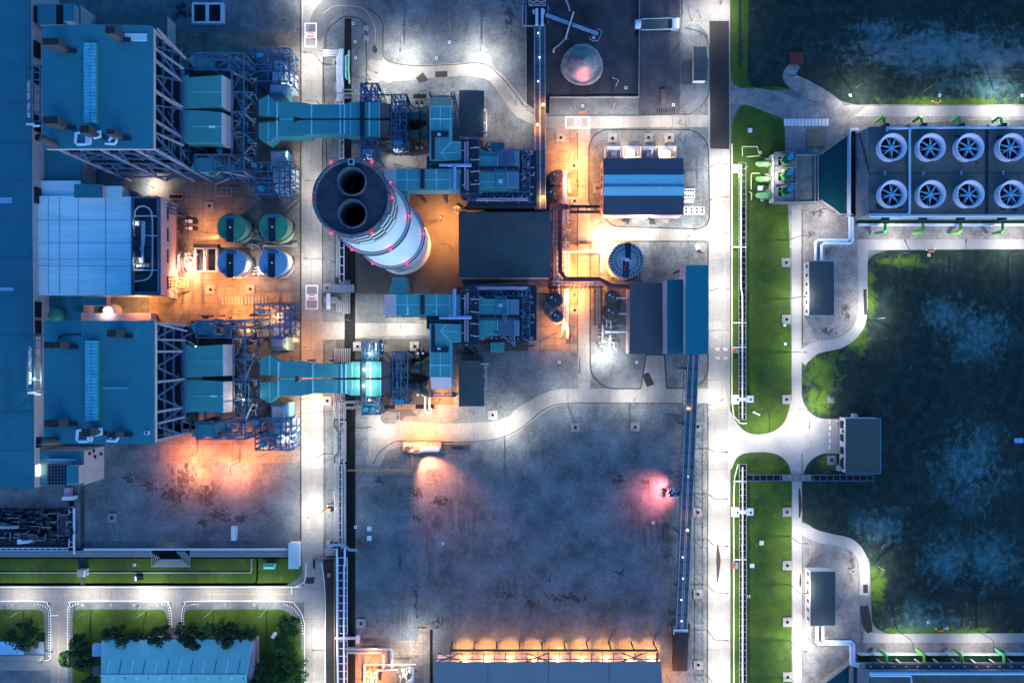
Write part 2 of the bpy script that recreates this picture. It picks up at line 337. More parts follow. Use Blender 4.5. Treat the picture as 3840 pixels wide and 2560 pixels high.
def kerb(mb, pts, w=.3, h=.13, closed=False, z=0, sm=False):
    q = smooth(pts) if sm else list(pts)
    if closed: q = q + [q[0]]
    for a, b in zip(q, q[1:]):
        A = P(*a[:2]); B = P(*b[:2]); mb.beam((A[0],A[1],z+h/2), (B[0],B[1],z+h/2), w, h)
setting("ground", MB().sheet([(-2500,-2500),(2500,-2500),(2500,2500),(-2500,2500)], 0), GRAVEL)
zc = [.01]
def area(name, polys, m, z=None):
    if z is None: zc[0] += .005; z = zc[0]
    mb = MB()
    for i, p in enumerate(polys): mb.ps(rp(p), z)
    return setting(name, mb, m)
area("yard_concrete", [[(560,120),(1128,120),(1128,1285),(560,1285)]], SLAB)
area("yard_concrete", [[(600,1560),(1128,1560),(1128,1735,30),(600,1735,30)],[(740,1700),(790,1700),(790,1818),(740,1818)]], SLAB)
area("yard_concrete", [[(1325,640),(1720,640),(1720,1200),(1325,1200)],[(1260,1270),(1700,1270),(1700,1560),(1260,1560)],[(1620,300),(2005,560),(2005,1330),(1620,1330)]], MAT("old_yard_concrete",(.09,.085,.08),.95,var=.4,scale=.1,bump=.3))  # darker concrete colour around the chimney and ducts
area("yard_concrete", [[(1980,480),(2170,480),(2170,1330),(1980,1330)],[(1310,2400),(1625,2400),(1625,2620),(1310,2620)],[(1570,2345),(1622,2345),(1622,2620),(1570,2620)]], SLAB)
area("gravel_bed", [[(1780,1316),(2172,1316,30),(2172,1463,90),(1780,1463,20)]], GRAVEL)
area("coal_yard", [[(1972,-60),(2395,-60),(2395,367),(2062,367),(2062,430),(1972,430)]], COAL)
area("gravel_lot", [[(2395,-60),(2550,-60),(2550,432),(2395,432)],[(2555,225),(2606,225),(2606,318),(2555,318)]], MAT("dark_gravel",(.085,.085,.10),.95,var=.5,scale=.15,bump=.5,bscale=3))
R_ = MB()
R_.ps([(1130,-60),(1212,-60),(1209,1200),(1222,2060),(1228,2150),(1222,2640),(1142,2640),(1140,2150),(1128,2060)], .05)
setting("road", R_, CONC)
r2 = MB(); strip(r2, [(1400,215,58),(1440,262,62),(1500,276,58),(1620,268,50),(1760,262,50),(1850,285,50),(1905,350,58),(1960,415,60),(2040,450,52),(2140,459,48),(2300,458,45),(2500,455,44),(2700,455,46)], 50, .056)
strip(r2, [(1290,300,10),(1400,290,60),(1470,300,40)], 40, .053)
setting("road", r2, CONC)
r3 = MB(); strip(r3, [(1178,150,50),(1205,70,75),(1260,10,72),(1335,8,62),(1400,60,60),(1412,140,58),(1405,225,58)], 58, .062); setting("loop_road", r3, ASPH2)
area("road", [[(2655,-60),(2738,-60),(2738,2640),(2655,2640)],[(2560,-60),(2660,-60),(2660,140),(2615,80,60),(2560,100)]], CONC)
area("dark_asphalt_patch", [[(2660,80),(2733,80),(2735,560),(2663,558)]], ASPH, .1)
area("road", [[(2200,850),(2662,850),(2662,905),(2200,905)],[(2168,480),(2214,480),(2214,1500),(2168,1500)]], CONC)
area("road", [[(2172,1456),(2662,1456),(2662,1512),(2172,1512)]], CONC)
r4 = MB(); strip(r4, [(2200,1485,56),(2080,1492,60),(1990,1540,70),(1880,1605,78),(1700,1625,76),(1560,1620,80),(1460,1630,110),(1400,1650,110)], 70, .075)
strip(r4, [(1440,1540,120),(1430,1600,130),(1410,1680,90),(1400,1745,50)], 70, .078)
strip(r4, [(1200,1240,70),(1290,1240,62),(1400,1236,52),(1520,1232,52),(1620,1226,60)], 55, .081)
strip(r4, [(1560,820,10),(1460,612,30),(1560,600,60),(1680,618,40)], 40, .084)
setting("road", r4, CONC)
area("loading_pavement", [[(2423,1328),(2492,1328),(2502,1460),(2402,1460)]], CONC)
area("road", [[(-60,2196),(1150,2196),(1150,2256),(-60,2256)],[(190,2250),(255,2250),(255,2640),(190,2640)],[(645,2250),(681,2250),(681,2352),(645,2352)],[(-60,2478),(195,2478),(195,2512),(-60,2512)]], CONC)
area("tarmac", [[(1212,2095),(1262,2095),(1262,2640),(1226,2640)]], MAT("black_tarmac",(.03,.03,.03),.95,var=.4))
# green strips and fields
GA = MB()
for p in [[(2738,-60),(3080,-60),(3080,300,60),(2960,335,90),(2800,345,40),(2745,310,20),(2740,250,60)],
          [(2740,560),(2745,460,30),(2775,395,40),(2850,385),(2940,410,50),(2945,640),(2960,780),(2970,1640),(2738,1640)],
          [(2742,1685),(2972,1685),(2968,1790),(2968,2640),(2742,2640)],
          [(-60,2090),(1130,2090),(1135,2160,60),(1075,2192,20),(-60,2192)],
          [(-60,2284),(165,2284,30),(170,2480),(-60,2480)],
          [(272,2284,20),(620,2284,25),(632,2345),(632,2640),(272,2640)],[(690,2284,25),(1075,2284,60),(1128,2360),(1130,2640),(690,2640)],
          [(2555,-60),(2650,-60),(2630,20,30),(2555,60)]]: GA.ps(rp(p), .03)
go = setting("grass", GA, GRASS); go["kind"] = "stuff"; go["label"] = "short green grass of the verges"; go["category"] = "grass"
GB = MB()
for p in [[(2810,-60),(3920,-60),(3920,400),(3240,402),(3160,380),(3040,335,40),(2900,325,40),(2800,330,40)],
          [(3225,1110),(3258,960,50),(3330,938),(3920,935),(3920,2378),(3330,2376,40),(3270,2350,60),(3262,2100,40),(3200,2020,50),(3100,2010,40),(3008,1950),(3008,1340,30),(3120,1300,40),(3215,1260,60)]]: GB.ps(rp(p), .034)
go = setting("grass", GB, GRASSD); go["kind"] = "stuff"; go["label"] = "dark rough grass with bare soil patches"; go["category"] = "grass"
d = MB(); strip(d, [(2730,372,40),(2800,362,64),(2900,385,86),(3000,420,90),(3120,440,90),(3300,432,80),(3600,424,60),(3940,420,60)], 60, .04)
strip(d, [(2985,240,40),(2960,290,50),(3020,330,60),(3100,370,50),(3160,400,20)], 50, .038)
d.ps([(2943,440),(3300,440),(3300,470),(3240,560),(3240,880),(3200,930),(2962,930),(2952,720)], .043)
d.ps([(3200,800),(3940,800),(3940,935),(3200,935)], .046)
d.ps(rp([(3010,900),(3225,900),(3225,1200,80),(3120,1285,90),(3010,1300)]), .049); d.ps(rp([(3010,1980),(3120,2030,40),(3215,2060,80),(3225,2400),(3330,2378),(3940,2376),(3940,2640),(3010,2640)]), .049)
setting("dirt_ground", d, DIRT)
pth = MB(); pth.ps([(2968,770),(3004,770),(3008,2640),(2972,2640)], .060)
strip(pth, [(3000,1345,60),(3060,1305,45),(3150,1285,40),(3210,1240,38),(3234,1170,36),(3236,1000,34),(3238,920,36)], 40, .064)
pth.ps([(3215,898),(3940,898),(3940,932),(3262,938),(3215,960)], .068)
strip(pth, [(3000,1975,40),(3060,2008,45),(3120,2022,42),(3190,2040,40),(3232,2090,36),(3242,2160,36),(3240,2230,36)], 40, .064)
pth.ps([(3240,2365),(3300,2375),(3940,2372),(3940,2408),(3235,2408)], .068)
pth.ps([(2730,1530)]+smooth([(2742,1545),(2768,1592),(2805,1622),(2852,1628),(2905,1614),(2945,1575),(2967,1500)])+smooth([(3005,1480),(3018,1520),(3045,1552),(3080,1568),(3145,1571)])+smooth([(3145,1700),(3085,1701),(3045,1722),(3020,1755),(3009,1800)])+smooth([(2969,1795),(2958,1745),(2930,1712),(2890,1697),(2830,1695),(2790,1700),(2762,1718),(2745,1755)])+[(2730,1770)], .060)
pth.ps([(3250,398),(3940,398),(3940,436),(3200,438)], .072)
setting("path", pth, MAT("pale_path",(.34,.33,.32),.9,var=.2,scale=.15,bump=.15))
mk = MB(); strip(mk, [(3243,1085),(3246,1180)], 12, .078, False); strip(mk, [(3245,2190),(3246,2222)], 18, .078, False)
strip(mk, [(3240,2270,30),(3250,2330,36),(3262,2370,20)], 30, .078); strip(mk,[(2997,1830,6),(3000,1890,12),(2998,1940,5)],8,.078); strip(mk,[(3001,2150,3),(3001,2180,8),(3000,2200,3)],8,.078)
strip(mk,[(1568,306,30),(1596,286,34)],30,.084,False); strip(mk,[(1632,280,22),(1678,278,22)],22,.084,False); strip(mk,[(1403,170,5),(1406,190,20),(1404,200,6)],10,.084)
strip(mk,[(2420,1400,26),(2440,1445,30)],10,.09,False); strip(mk,[(1145,2175),(1180,2175)],24,.084,False); strip(mk,[(2690,2040,4),(2694,2100,16),(2690,2180,4)],8,.084)
setting("asphalt_patches", mk, ASPH)
cb = MB()
dashes = []
for pts, z in [(rp([(2206,487,0),(2662,487,80),(2665,850,60),(2206,850,0)])[1:-1], .0)]:
    pass
isl = MB()
islands = [[(2208,760),(2208,487,75),(2655,487,85),(2662,860,50),(2300,850,60),(2230,780,10)],
           [(2213,905),(2655,905,10),(2655,1455,95),(2500,1455),(2492,1330),(2423,1330),(2402,1457),(2213,1457,98)],
           [(1228,660),(1212,240,20),(1225,110,70),(1290,62,40),(1370,70,50),(1375,640)],
           [(1210,640),(1262,640),(1262,1300),(1210,1240)]]
for p in islands[:2]: isl.ps(rp(p), .10)
isl2 = MB()
for p in islands[:2]: kerb(isl2, rp(p), .45, .16, True)
for p in [[(1228,660),(1212,240,20),(1225,110,70),(1290,62,40),(1370,70,50),(1375,230),(1375,640)]]: isl.ps(rp(p), .095); kerb(isl2, rp(p), .35, .14, False)
isl.ps(rp([(1408,640),(1410,590),(1415,310,0),(1430,300,10),(1480,312,30),(1480,360,20),(1430,380),(1430,640)]), .09)
isl.ps(rp([(1535,345),(1560,315,40),(1640,296,30),(1800,296,60),(1850,340,30),(1870,420,30),(1930,480,50),(2005,485),(2005,560),(1620,560),(1620,360)]), .092)
isl.ps(rp([(1215,700),(1215,680),(1262,690),(1262,1190),(1222,1170,20)]), .092)
isl.ps(rp([(1330,1100),(1590,1100),(1590,1180),(1560,1212),(1330,1208)]), .092)
isl.ps(rp([(1210,1350,20),(1215,1300,30),(1262,1290,10),(1262,1380),(1258,2090),(1212,2090)]), .092)
isl.ps(rp([(1335,1500),(1382,1500),(1382,1700),(1340,1760),(1335,2060)]), .088)
isl.ps(rp([(1425,1545),(1500,1545),(1495,1590,30),(1430,1590,30)]), .092)
isl.ps(rp([(1545,1515),(1890,1518),(1930,1540,20),(1910,1560,20),(1850,1580,60),(1640,1590,60),(1550,1550,30)]), .092)
setting("gravel_island", isl, GRAVEL); setting("kerb", isl2, KERB)
kb = MB()
for q in [[(1380,30),(1432,80),(1436,160),(1440,215),(1480,236),(1560,248),(1700,243),(1810,240),(1880,290),(1930,350),(1990,420),(2062,433),(2300,433),(2540,430),(2600,420),(2655,355),(2660,200),(2640,130),(2570,105)],
          [(1400,1740),(1420,1700),(1470,1660),(1520,1652),(1620,1658),(1780,1655),(1880,1640),(1960,1600),(2040,1535),(2120,1512),(2300,1510),(2560,1512)],
          [(2655,1560),(2655,1600),(2652,2640)],[(2652,1515),(2655,1540)]]: kerb(kb, q, .3, .14, sm=len(q) > 4)
kerb(kb, [(1128,-40),(1128,2050)], .5, .15)
for q in [[(1211,235),(1209,640)],[(1209,690),(1210,1170)],[(1216,1290),(1220,2050)],[(2739,-40),(2739,250)],[(2740,560),(2741,1500)],[(2741,1760),(2741,2600)],[(2166,500),(2166,1330)],[(2174,1340),(2174,1400)],[(1330,1209),(1590,1209)],[(1290,1274),(1420,1272)],[(3007,1700),(3010,1960)],[(3008,790),(3009,1290)],[(1372,300),(1374,560)]]: kerb(kb, q, .24, .12); kerb(kb, [(1078,2190),(-60,2190)], .9, .12); kerb(kb,[(965,2095),(965,2170),(958,2188)],.5,.12)
setting("kerb", kb, KERB)
pk = MB()
for q in [[(-60,2253),(150,2253),(180,2268),(190,2300),(190,2440),(185,2470),(165,2475)], [(255,2450),(254,2300),(262,2268),(290,2253),(600,2253),(630,2262),(642,2290),(645,2350)],
          [(682,2340),(683,2290),(695,2264),(725,2253),(1060,2253),(1110,2270),(1138,2320),(1142,2380),(1142,2640)], [(1147,2110),(1147,2150),(1140,2180),(1110,2197),(1060,2200),(-60,2200)],
          [(1205,2110),(1216,2180),(1220,2300),(1218,2640)]]: strip(pk, q, 2.4, .095)
strip(pk, [(1094,2200),(1094,2226)], 3.2, .095, False); strip(pk, [(190,2306),(220,2306)], 3.2, .095, False)
setting("road_edge_line", pk, PAINT)
yl = MB()
for i in range(20):
    u = 5+i*40
    if u < 760: strip(yl, [(u,2227),(u+9,2227)], 1.6, .095, False)
strip(yl,[(780,2227),(1094,2227)],1.4,.095,False); strip(yl,[(220,2306),(220,2560)],1.2,.095,False); strip(yl,[(1175,2130),(1176,2150)],1.2,.095,False)
for i in range(12): strip(yl,[(1178,2180+i*34),(1178,2196+i*34)],1.6,.095,False)
setting("road_centre_line", yl, YPAINT)
wl = MB(); strip(wl,[(1133,-40),(1135,100),(1135,230)],2.2,.095,False); strip(wl,[(1212,52),(1250,26),(1310,22),(1370,40),(1405,100),(1407,160)],1.6,.098); setting("road_line",wl,MAT("worn_paint",(.5,.5,.42),.8,var=.3))
# white/dark striped kerb blocks
kk = MB(); kd = MB()
for q in [[(135,2263),(165,2270),(183,2300),(183,2470)],[(261,2440),(261,2300),(268,2272),(298,2262)],[(600,2262),(628,2272),(636,2300),(637,2345)],[(690,2345),(690,2300),(700,2272),(740,2262)],[(1060,2262),(1100,2280),(1128,2320),(1137,2380)]]:
    s = smooth(q, 12); acc = 0
    ds = [0]
    for a, b in zip(s, s[1:]): ds.append(ds[-1]+math.hypot(b[0]-a[0], b[1]-a[1]))
    def at(t):
        for i in range(len(ds)-1):
            if ds[i+1] >= t: f = (t-ds[i])/max(1e-6, ds[i+1]-ds[i]); return (s[i][0]+(s[i+1][0]-s[i][0])*f, s[i][1]+(s[i+1][1]-s[i][1])*f)
        return s[-1]
    t = 0; j = 0
    while t < ds[-1]-5:
        kerb(kk if j % 2 else kd, [at(t), at(t+5)], .3, .16); t += 5; j += 1
setting("kerb", kk, PAINT); setting("kerb", kd, KERB)
# painted fire-engine bays with their lettering, and the speed numerals
def glyphs(mb, strokes, fn, w):
    for st in strokes:
        for a, b in zip(st, st[1:]):
            A = fn(*a); B = fn(*b); mb.beam(A, B, w, .012)
def bay(u0, v0, u1, v1, vert, lab):
    c = P((u0+u1)/2, (v0+v1)/2); t = T("fire_lane_marking", lab, "road marking", (c[0], c[1], .1), "white painted bays on the roads")
    m = MB(); z = .102; w = 4.2
    for q in [[(u0,v0+2),(u1,v0+2)],[(u0,v1-2),(u1,v1-2)],[(u0+2,v0),(u0+2,v1)],[(u1-2,v0),(u1-2,v1)]]: strip(m, q, w, z, False); z += .002
    if vert: a, b = v0+(v1-v0)*.37, v0+(v1-v0)*.63; m.ps([(u0,a),(u1,a),(u1,b),(u0,b)], .112)
    else: a, b = u0+(u1-u0)*.37, u0+(u1-u0)*.63; m.ps([(a,v0),(b,v0),(b,v1),(a,v1)], .112)
    part("paint_frame", m, PAINT, t)
    g = MB(); g2 = MB(); cu, cv = (u0+u1)/2, (v0+v1)/2
    # two lines of Thai text: the upper short, the lower long
    up = [[(0,1),(0,.2),(.5,0),(.5,1),(.2,1)],[(.2,-.3),(.4,-.3)],[(1,1),(1,0),(1.5,0),(1.5,1),(1.25,.6)],[(2,0),(2.5,.3),(2,.6),(2,1),(2.5,1)],[(3,1),(3,0),(3.5,0),(3.5,1),(3.2,1)],[(4,0),(4,1),(4.5,1),(4.5,0),(4.2,0)]]
    lo = [[(0,0),(.4,0),(.1,.5),(.4,1),(0,1)],[(.8,1),(.8,.2),(1.2,0),(1.2,1)],[(1.6,1),(1.6,0),(2.1,0),(2.1,1)],[(1.7,-.4),(2.1,-.5)],[(2.5,0),(2.5,1),(3,1),(3,0)],[(3.4,0),(3.4,1),(3.6,1)],[(4,0),(4,1),(4.5,1),(4.5,0)],[(4.9,1),(4.9,0),(5.4,.5),(5.4,1),(5.1,1)],[(5.8,0),(5.8,1),(6.2,.4),(6.2,0)],[(5,-.5),(5.4,-.5)]]
    if vert:
        glyphs(g, up, lambda x, y: (*P(cu-9+x*4.0, cv-10+y*5)[:2], .125), .14); glyphs(g2, lo, lambda x, y: (*P(cu-14+x*4.3, cv+2+y*6)[:2], .125), .16)
    else:
        glyphs(g, up, lambda x, y: (*P(cu-11+y*5, cv+10-x*4.0)[:2], .125), .14); glyphs(g2, lo, lambda x, y: (*P(cu+1+y*6, cv+15-x*4.3)[:2], .125), .16)
    part("lettering", g, RPAINT, t); part("lettering", g2, RPAINT, t)
bay(1142,87,1188,178,True,"white painted box marking with red lettering on the road beside the loop road, top left")
bay(1146,1069,1193,1160,True,"white painted box marking with red lettering on the road beside the chimney foot")
bay(2120,437,2212,482,False,"white painted box marking lying lengthwise on the crossing road under the belt conveyors")
def speed(cu, cv, flip, lab):
    st = [[(1.0,0),(0,.7),(1.3,.7)],[(1.0,0),(1.0,1)],[(1.9,0),(2.9,0),(2.9,1),(1.9,1),(1.9,0)],
          [(6.0,1),(6.0,0.1),(6.4,0),(6.9,.1),(6.9,1)],[(7.6,0),(7.6,1),(8.5,.9),(8.5,0)],[(7.6,.9),(8.5,.9)],[(9.1,.95),(9.4,.95)]]
    st = [[(1.0,0),(0,.7),(1.3,.7)],[(1.0,0),(1.0,1)],[(1.9,0),(2.9,0),(2.9,1),(1.9,1),(1.9,0)],[(5.6,.1),(6.0,0),(6.2,.2),(6.2,1)],[(6.2,.2),(6.9,0),(6.9,1)],[(6.2,1),(6.5,.8)],[(7.6,1),(7.6,0)],[(7.5,.95),(8.6,.95),(8.6,0)],[(9.2,.95),(9.35,.95)]]
    s = -1 if flip else 1
    t = T("speed_marking", lab, "road marking", (*P(cu,cv)[:2], .1), "speed limit figures painted on the road"); cp = MAT("cream_paint",(.8,.62,.45),.7,var=.1,bump=0)
    for nm, q in (("numerals", st[:3]), ("letters", st[3:])): m = MB(); glyphs(m, q, lambda x, y: (*P(cu+s*(x-4.6)*5.2, cv+s*(y-.5)*10)[:2], .115), .26); part(nm, m, cp, t)
speed(2705,1309,False,"cream painted 40 with Thai abbreviation, the upright pair on the right-hand road")
speed(2705,1342,True,"cream painted 40 with Thai abbreviation, the upside-down pair on the right-hand road")
# ================================================================ large structures: west side
def building(name, label, cat, uv, z1, wm, rm, group=None, rt=.35, base=0, lip=0, par=None):
    pts = [P(u, v, z1)[:2] for u, v in uv]; cx = sum(p[0] for p in pts)/len(pts); cy = sum(p[1] for p in pts)/len(pts)
    t = T(name, label, cat, (cx, cy, base), group)
    ins = [(x+(.15 if x < cx else -.15), y+(.15 if y < cy else -.15)) for x, y in pts]
    part("wall", MB().prism(ins, base, z1-rt), wm, t); part("roof", MB().prism(pts, z1-rt, z1), rm, t)
    if lip:
        m = MB()
        for a, b in zip(pts, pts[1:]+pts[:1]): m.beam((a[0],a[1],z1+lip/2), (b[0],b[1],z1+lip/2), .25, lip)
        part("parapet", m, wm, t)
    return t
def rect(u0, v0, u1, v1): return [(u0,v0),(u1,v0),(u1,v1),(u0,v1)]
th = building("turbine_hall", "very long blue-roofed hall along the left edge of the picture", "building", [(-200,-80),(112,-80),(127,1832),(-200,1832)], 16, WALL, patch(MAT("hall_roof", (.02,.15,.20), .5, var=.12, scale=.05, bump=.05, corr=("Y",2.2,.35)), (.04,.20,.26), None, .55, .05, .2, .6))
m = MB()
for v in [-40,103,247,392,537,680,824,968,1113,1257,1401,1544,1690]: m.pbeam((-190,v,16.03),(112+15*v/1832,v,16.03),.22,.1)
part("roof_seam", m, STEEL, th)
for i, v in enumerate([20,150,250,430,700,1130,1200,1640,1745]):
    m = MB(); m.pb(126+6*v/1832, v, 130.5+6*v/1832, v+(60 if v<1600 else 40), 11.5, 14.6); part("window", m, GLOW if v in (1745,) else LOUV, th)
m = MB(); m.pb(-5,1077,50,1090,16,16.2); m.pb(-40,740,45,762,16,16.15); part("roof_repair_patch", m, TANKB, th)
# annex at lower left
ax = building("annex_building", "pale-walled annex with grated roof opening at the foot of the long hall, lower left", "building", [(150,1690),(313,1690),(313,1820),(150,1820)], 12.8, WALL, ROOFB)
m = MB(); m.pb(177,1741,250,1816,12.8,12.9); part("roof_opening", m, BLACK, ax)
m = MB()
for u in range(180,250,12): m.pbeam((u,1741,13),(u,1816,13),.18)
for v in range(1745,1816,12): m.pbeam((177,v,13),(250,v,13),.18)
part("roof_grating", m, STEEL, ax)
m = MB(); m.pb(249,1747,295,1814,13,16); part("roof_box", m, WALL, ax); m = MB(); m.pb(249,1747,294,1812,16,16.2); part("roof_box_lid", m, ROOFB, ax)
m = MB(); m.pb(177,1720,282,1726,12.8,14); part("roof_beam", m, TANKB, ax)
for (u,v) in [(335,1700),(355,1712),(378,1702),(350,1690)]:
    z = 12.8*(392-u)/79; x, y, _ = P(313,0,12.8); y = P(0, v, max(z,1))[1]; m = MB(); m.box(x, y-.5, max(z,1)-.7, x+.08, y+.5, max(z,1)+.7); part("window", m, LOUV, ax)
nb = building("annex_building", "flat-roofed annex with stair hatch beside the hall at the top left corner", "building", [(140,15),(300,15),(300,92),(140,92)], 14, WALL, ROOFB)
m = MB(); m.pb(211,20,236,92,14,14.1); part("roof_opening", m, BLACK, nb)
m = MB(); m.pb(239,15,276,80,14,17); part("roof_box", m, WALL, nb); m = MB(); m.pb(239,15,275,79,17,17.2); part("roof_box_lid", m, ROOFB, nb)
building("annex_building", "plain dark-roofed block tucked behind the upper boiler house", "building", [(358,58),(626,58),(626,148),(358,148)], 7, WALL, ROOFD)
building("annex_building", "low blue-roofed link block between upper boiler house and bright roof", "building", rect(150,560,305,678), 9, WALL, ROOFBY)
building("annex_building", "low blue-roofed link block just below the bright roof with a round vessel on it", "building", rect(145,1108,310,1206), 7, WALL, ROOFBY)
m = MB(); x, y, _ = P(214,1183,9); m.lathe(x, y, [(2.4,7.2),(2.6,9.5),(2.2,10.6),(.8,11)], 20); one("surge_vessel", m, TANKT, "round teal vessel standing on the low blue roof beside the long hall", "tank", smooth=True)
m = MB(); m.pb(310,1112,400,1146,7,9.5); m.cm = 1; m.pb(310,1112,399,1145,9.5,9.7)
one("roof_plant_room", m, [WALL, ROOFB], "small blue-topped plant room under the lower edge of the bright roof", "building")
building("service_building", "long pale-walled service block above the lower boiler house", "building", [(270,1166),(302,1170),(302,1206),(270,1206)], 9, WALL, ROOFB)
m = MB(); m.box(*P(302,1206,9)[:2], 0, *P(540,1172,9)[:2], 4.5); m.cm = 1; m.box(*P(304,1206,8)[:2], 4.5, *P(538,1174,8)[:2], 4.7)
one("service_building", m, [WALLW, WALL], "low lit pale block running east above the lower boiler house", "building")
m = MB(); x, y, _ = P(405,1165,5); m.lathe(x, y, [(2.6,0),(2.8,1),(2.5,4.5),(1.2,5)], 18); one("water_vessel", m, WALLW, "round white vessel beside the pale service block wall", "tank", smooth=True)

# bright-roofed building with the open plant deck
br = building("control_building", "large bright sky-blue roofed building between the two boiler houses", "building", [(132,735),(396,735),(396,698),(458,698),(458,737),(495,737),(495,1106),(135,1106)], 12.5, WALLW, ROOFP)
m = MB()
for v in [911,973,997,825]: m.pbeam((135,v,12.54),(495,v,12.54),.16,.08)
for u in [182,223,293,396]: m.pbeam((u,740,12.56),(u,1104,12.56),.2,.1)
part("roof_seam", m, TANKB, br)
building("roof_plant_room", "dark blue rooftop block standing on the upper edge of the bright roof", "building", rect(278,691,383,741), 15, WALL, ROOFB, base=12.5)
building("control_building", "bright blue-roofed wing against the long hall above the bright roof", "building", rect(148,678,303,735), 11, WALLW, ROOFP)
building("roof_plant_room", "small sunken grey block between bright roof and lit corner", "building", [(458,698),(518,722),(518,732),(458,740)], 7, WALLW, BASE)
eq = T("plant_deck", "open roof deck with pipes and rails east of the bright roof", "roof deck", P(550,920,0))
m = MB(); m.pb(497,740,600,1106,0,10.6); part("deck", m, WALLW, eq, )
m = MB(); m.pb(500,742,588,818,10.62,10.68); m.pb(500,818,590,1095,10.62,10.68); part("deck_floor", m, DARKM, eq)
m = MB()
for a, b in [((497,741),(600,741)),((596,741),(602,1106)),((497,1104),(600,1104)),((497,741),(497,1104))]: m.pbeam((*a,12.3),(*b,12.3),.4,1.2)
m.pbeam((593,744,12.6),(597,1102,12.6),.15); m.pbeam((503,1100,12.4),(594,1100,12.4),.5)
part("parapet", m, STEEL, eq)
m = MB(); m.pb(600,741,601,1106,0,12.2); m.box(P(602,0,12.5)[0],P(0,1110,12.5)[1],0,P(603.5,0,12.5)[0],P(0,738,12.5)[1],12.4); part("end_wall", m, WALL, eq)
for v in (838,918,1005): 
    m = MB(); m.pbeam((604,v,12.3),(605,v,3),.3); part("downpipe", m, PIPE, eq)
for v in (800,880,960,1060): 
    x = P(603.5,0,12.5)[0]; y = P(0,v,8)[1]; m = MB(); m.box(x,y-2.4,7,x+.07,y+2.4,8.2); part("window", m, LOUV, eq)
m = MB()
for pts in [[(505,806,11.6),(508,788,11.6),(520,775,11.6),(540,772,11.6),(558,780,11.6),(568,795,11.6),(572,830,11.6),(572,1005,11.6),(568,1030,11.6),(555,1045,11.6),(535,1052,11.6),(500,1056,11.6)]]: m.ptube(pts,.28)
for u in (532,538,543): m.ptube([(u,830,11.8),(u,900,11.8),(u-6,930,11.8),(u-6,985,11.8)],.3)
for v in (810,884): m.ptube([(500,v,11.4),(590,v,11.4)],.32)
m.ptube([(505,1013,11.4),(592,1013,11.4)],.25)
part("pipework", m, PIPEW, eq)
prev = None
for (u, v) in [(507,822),(507,858),(545,818),(545,850),(507,898),(507,935),(545,893),(545,930)]:
    if prev is None:
        t = T("air_condenser", "dark blue condenser box with round fans on the plant deck", "air conditioner", P(u+10,v+14,10.7), "condenser boxes on the plant deck")
        m = MB(); m.pb(u,v,u+20,v+30,10.7,12.6); part("casing", m, STEEL, t)
        for a in (5,15):
            for b in (5,15,25):
                m = MB(); x, y, _ = P(u+a,v+b,12.7); m.cyl(x,y,12.6,12.75,.4,10); part("fan", m, LOUV, t)
        prev = t; b0 = (u, v)
    else:
        a = P(u,v,12.6); b = P(*b0,12.6); c = off(prev, a[0]-b[0], a[1]-b[1], "dark blue condenser box with round fans on the plant deck")
for i, u in enumerate((520,532,544,556)):
    x, y, _ = P(u,998,11.5); m = MB(); m.cyl(x,y,10.7,12.2,.45,12); one("deck_pump", m, PALE, "small white upright pump in the row of four on the plant deck", "pump", "row of small pumps on the plant deck")

# ---------------------------------------------------------------- boiler units (the lower one is the upper one moved 92 m south)
DY, DX = -92.0, .45; rnd0 = random.Random(21)
allunit = []
bo = T("boiler_house", "upper boiler house: flat blue roof over an open steel frame, top left", "boiler house", P(362,325,0)[:2]+(0,))
rx0, ry1, _ = P(152,93,44.4); rx1, ry0, _ = P(567,555,44.4)
m = MB(); ym = (ry0+ry1)/2; xr = P(343,0,44.4)[0]
m.add([(rx0,ry0,43.6),(xr,ry0,44.6),(rx1,ry0,43.9),(rx1,ry1,43.9),(xr,ry1,44.6),(rx0,ry1,43.6),(rx0,ry0,43.0),(xr,ry0,43.2),(rx1,ry0,43.0),(rx1,ry1,43.0),(xr,ry1,43.2),(rx0,ry1,43.0)],
      [(0,1,4,5),(1,2,3,4),(0,6,7,1),(1,7,8,2),(2,8,9,3),(3,9,10,4),(4,10,11,5),(5,11,6,0),(6,11,10,7),(7,10,9,8)])
part("roof", m, ROOFBY, bo)
m = MB(); m.box(rx0+.2,ry0+.2,41.2,rx1-.2,ry1-.2,43.0); part("fascia_wall", m, WALL, bo)
# dark boiler body and grating floors
m = MB(); m.box(rx0+1.5,ry0+4,0,rx1-6,ry1-3,40); part("boiler_casing", m, STEELD, bo)
xe = rx1-.6; ys = ry0+.6; xw = rx0+.6; yn = ry1-.6
m = MB()
for z in (6,12,18,24,30,36,41):
    m.beam((xw,ys,z),(xe,ys,z),.5); m.beam((xe,ys,z),(xe,yn,z),.5); m.beam((xw,ys+3.4,z),(xe-5,ys+3.4,z),.35)
part("girder", m, STEEL, bo)
for X, Y in [(xe,ys),(xe,ys+9),(xe,(ys+yn)/2),(xe,yn-9),(xe,yn),(xw+3,ys),(xw+16,ys),(xw+27,ys)]:
    m = MB(); m.beam((X,Y,0),(X,Y,41.3),.75); part("column", m, STEELL, bo)
for (y0, y1) in [(ys,ys+9),(ys+9,(ys+yn)/2),((ys+yn)/2,yn-9),(yn-9,yn)]:
    for za, zb in [(6,24),(24,41)]:
        m = MB(); yc = (y0+y1)/2; m.beam((xe,y0,za),(xe,yc,zb),.55); m.beam((xe,y1,za),(xe,yc,zb),.55); part("brace", m, STEEL, bo)
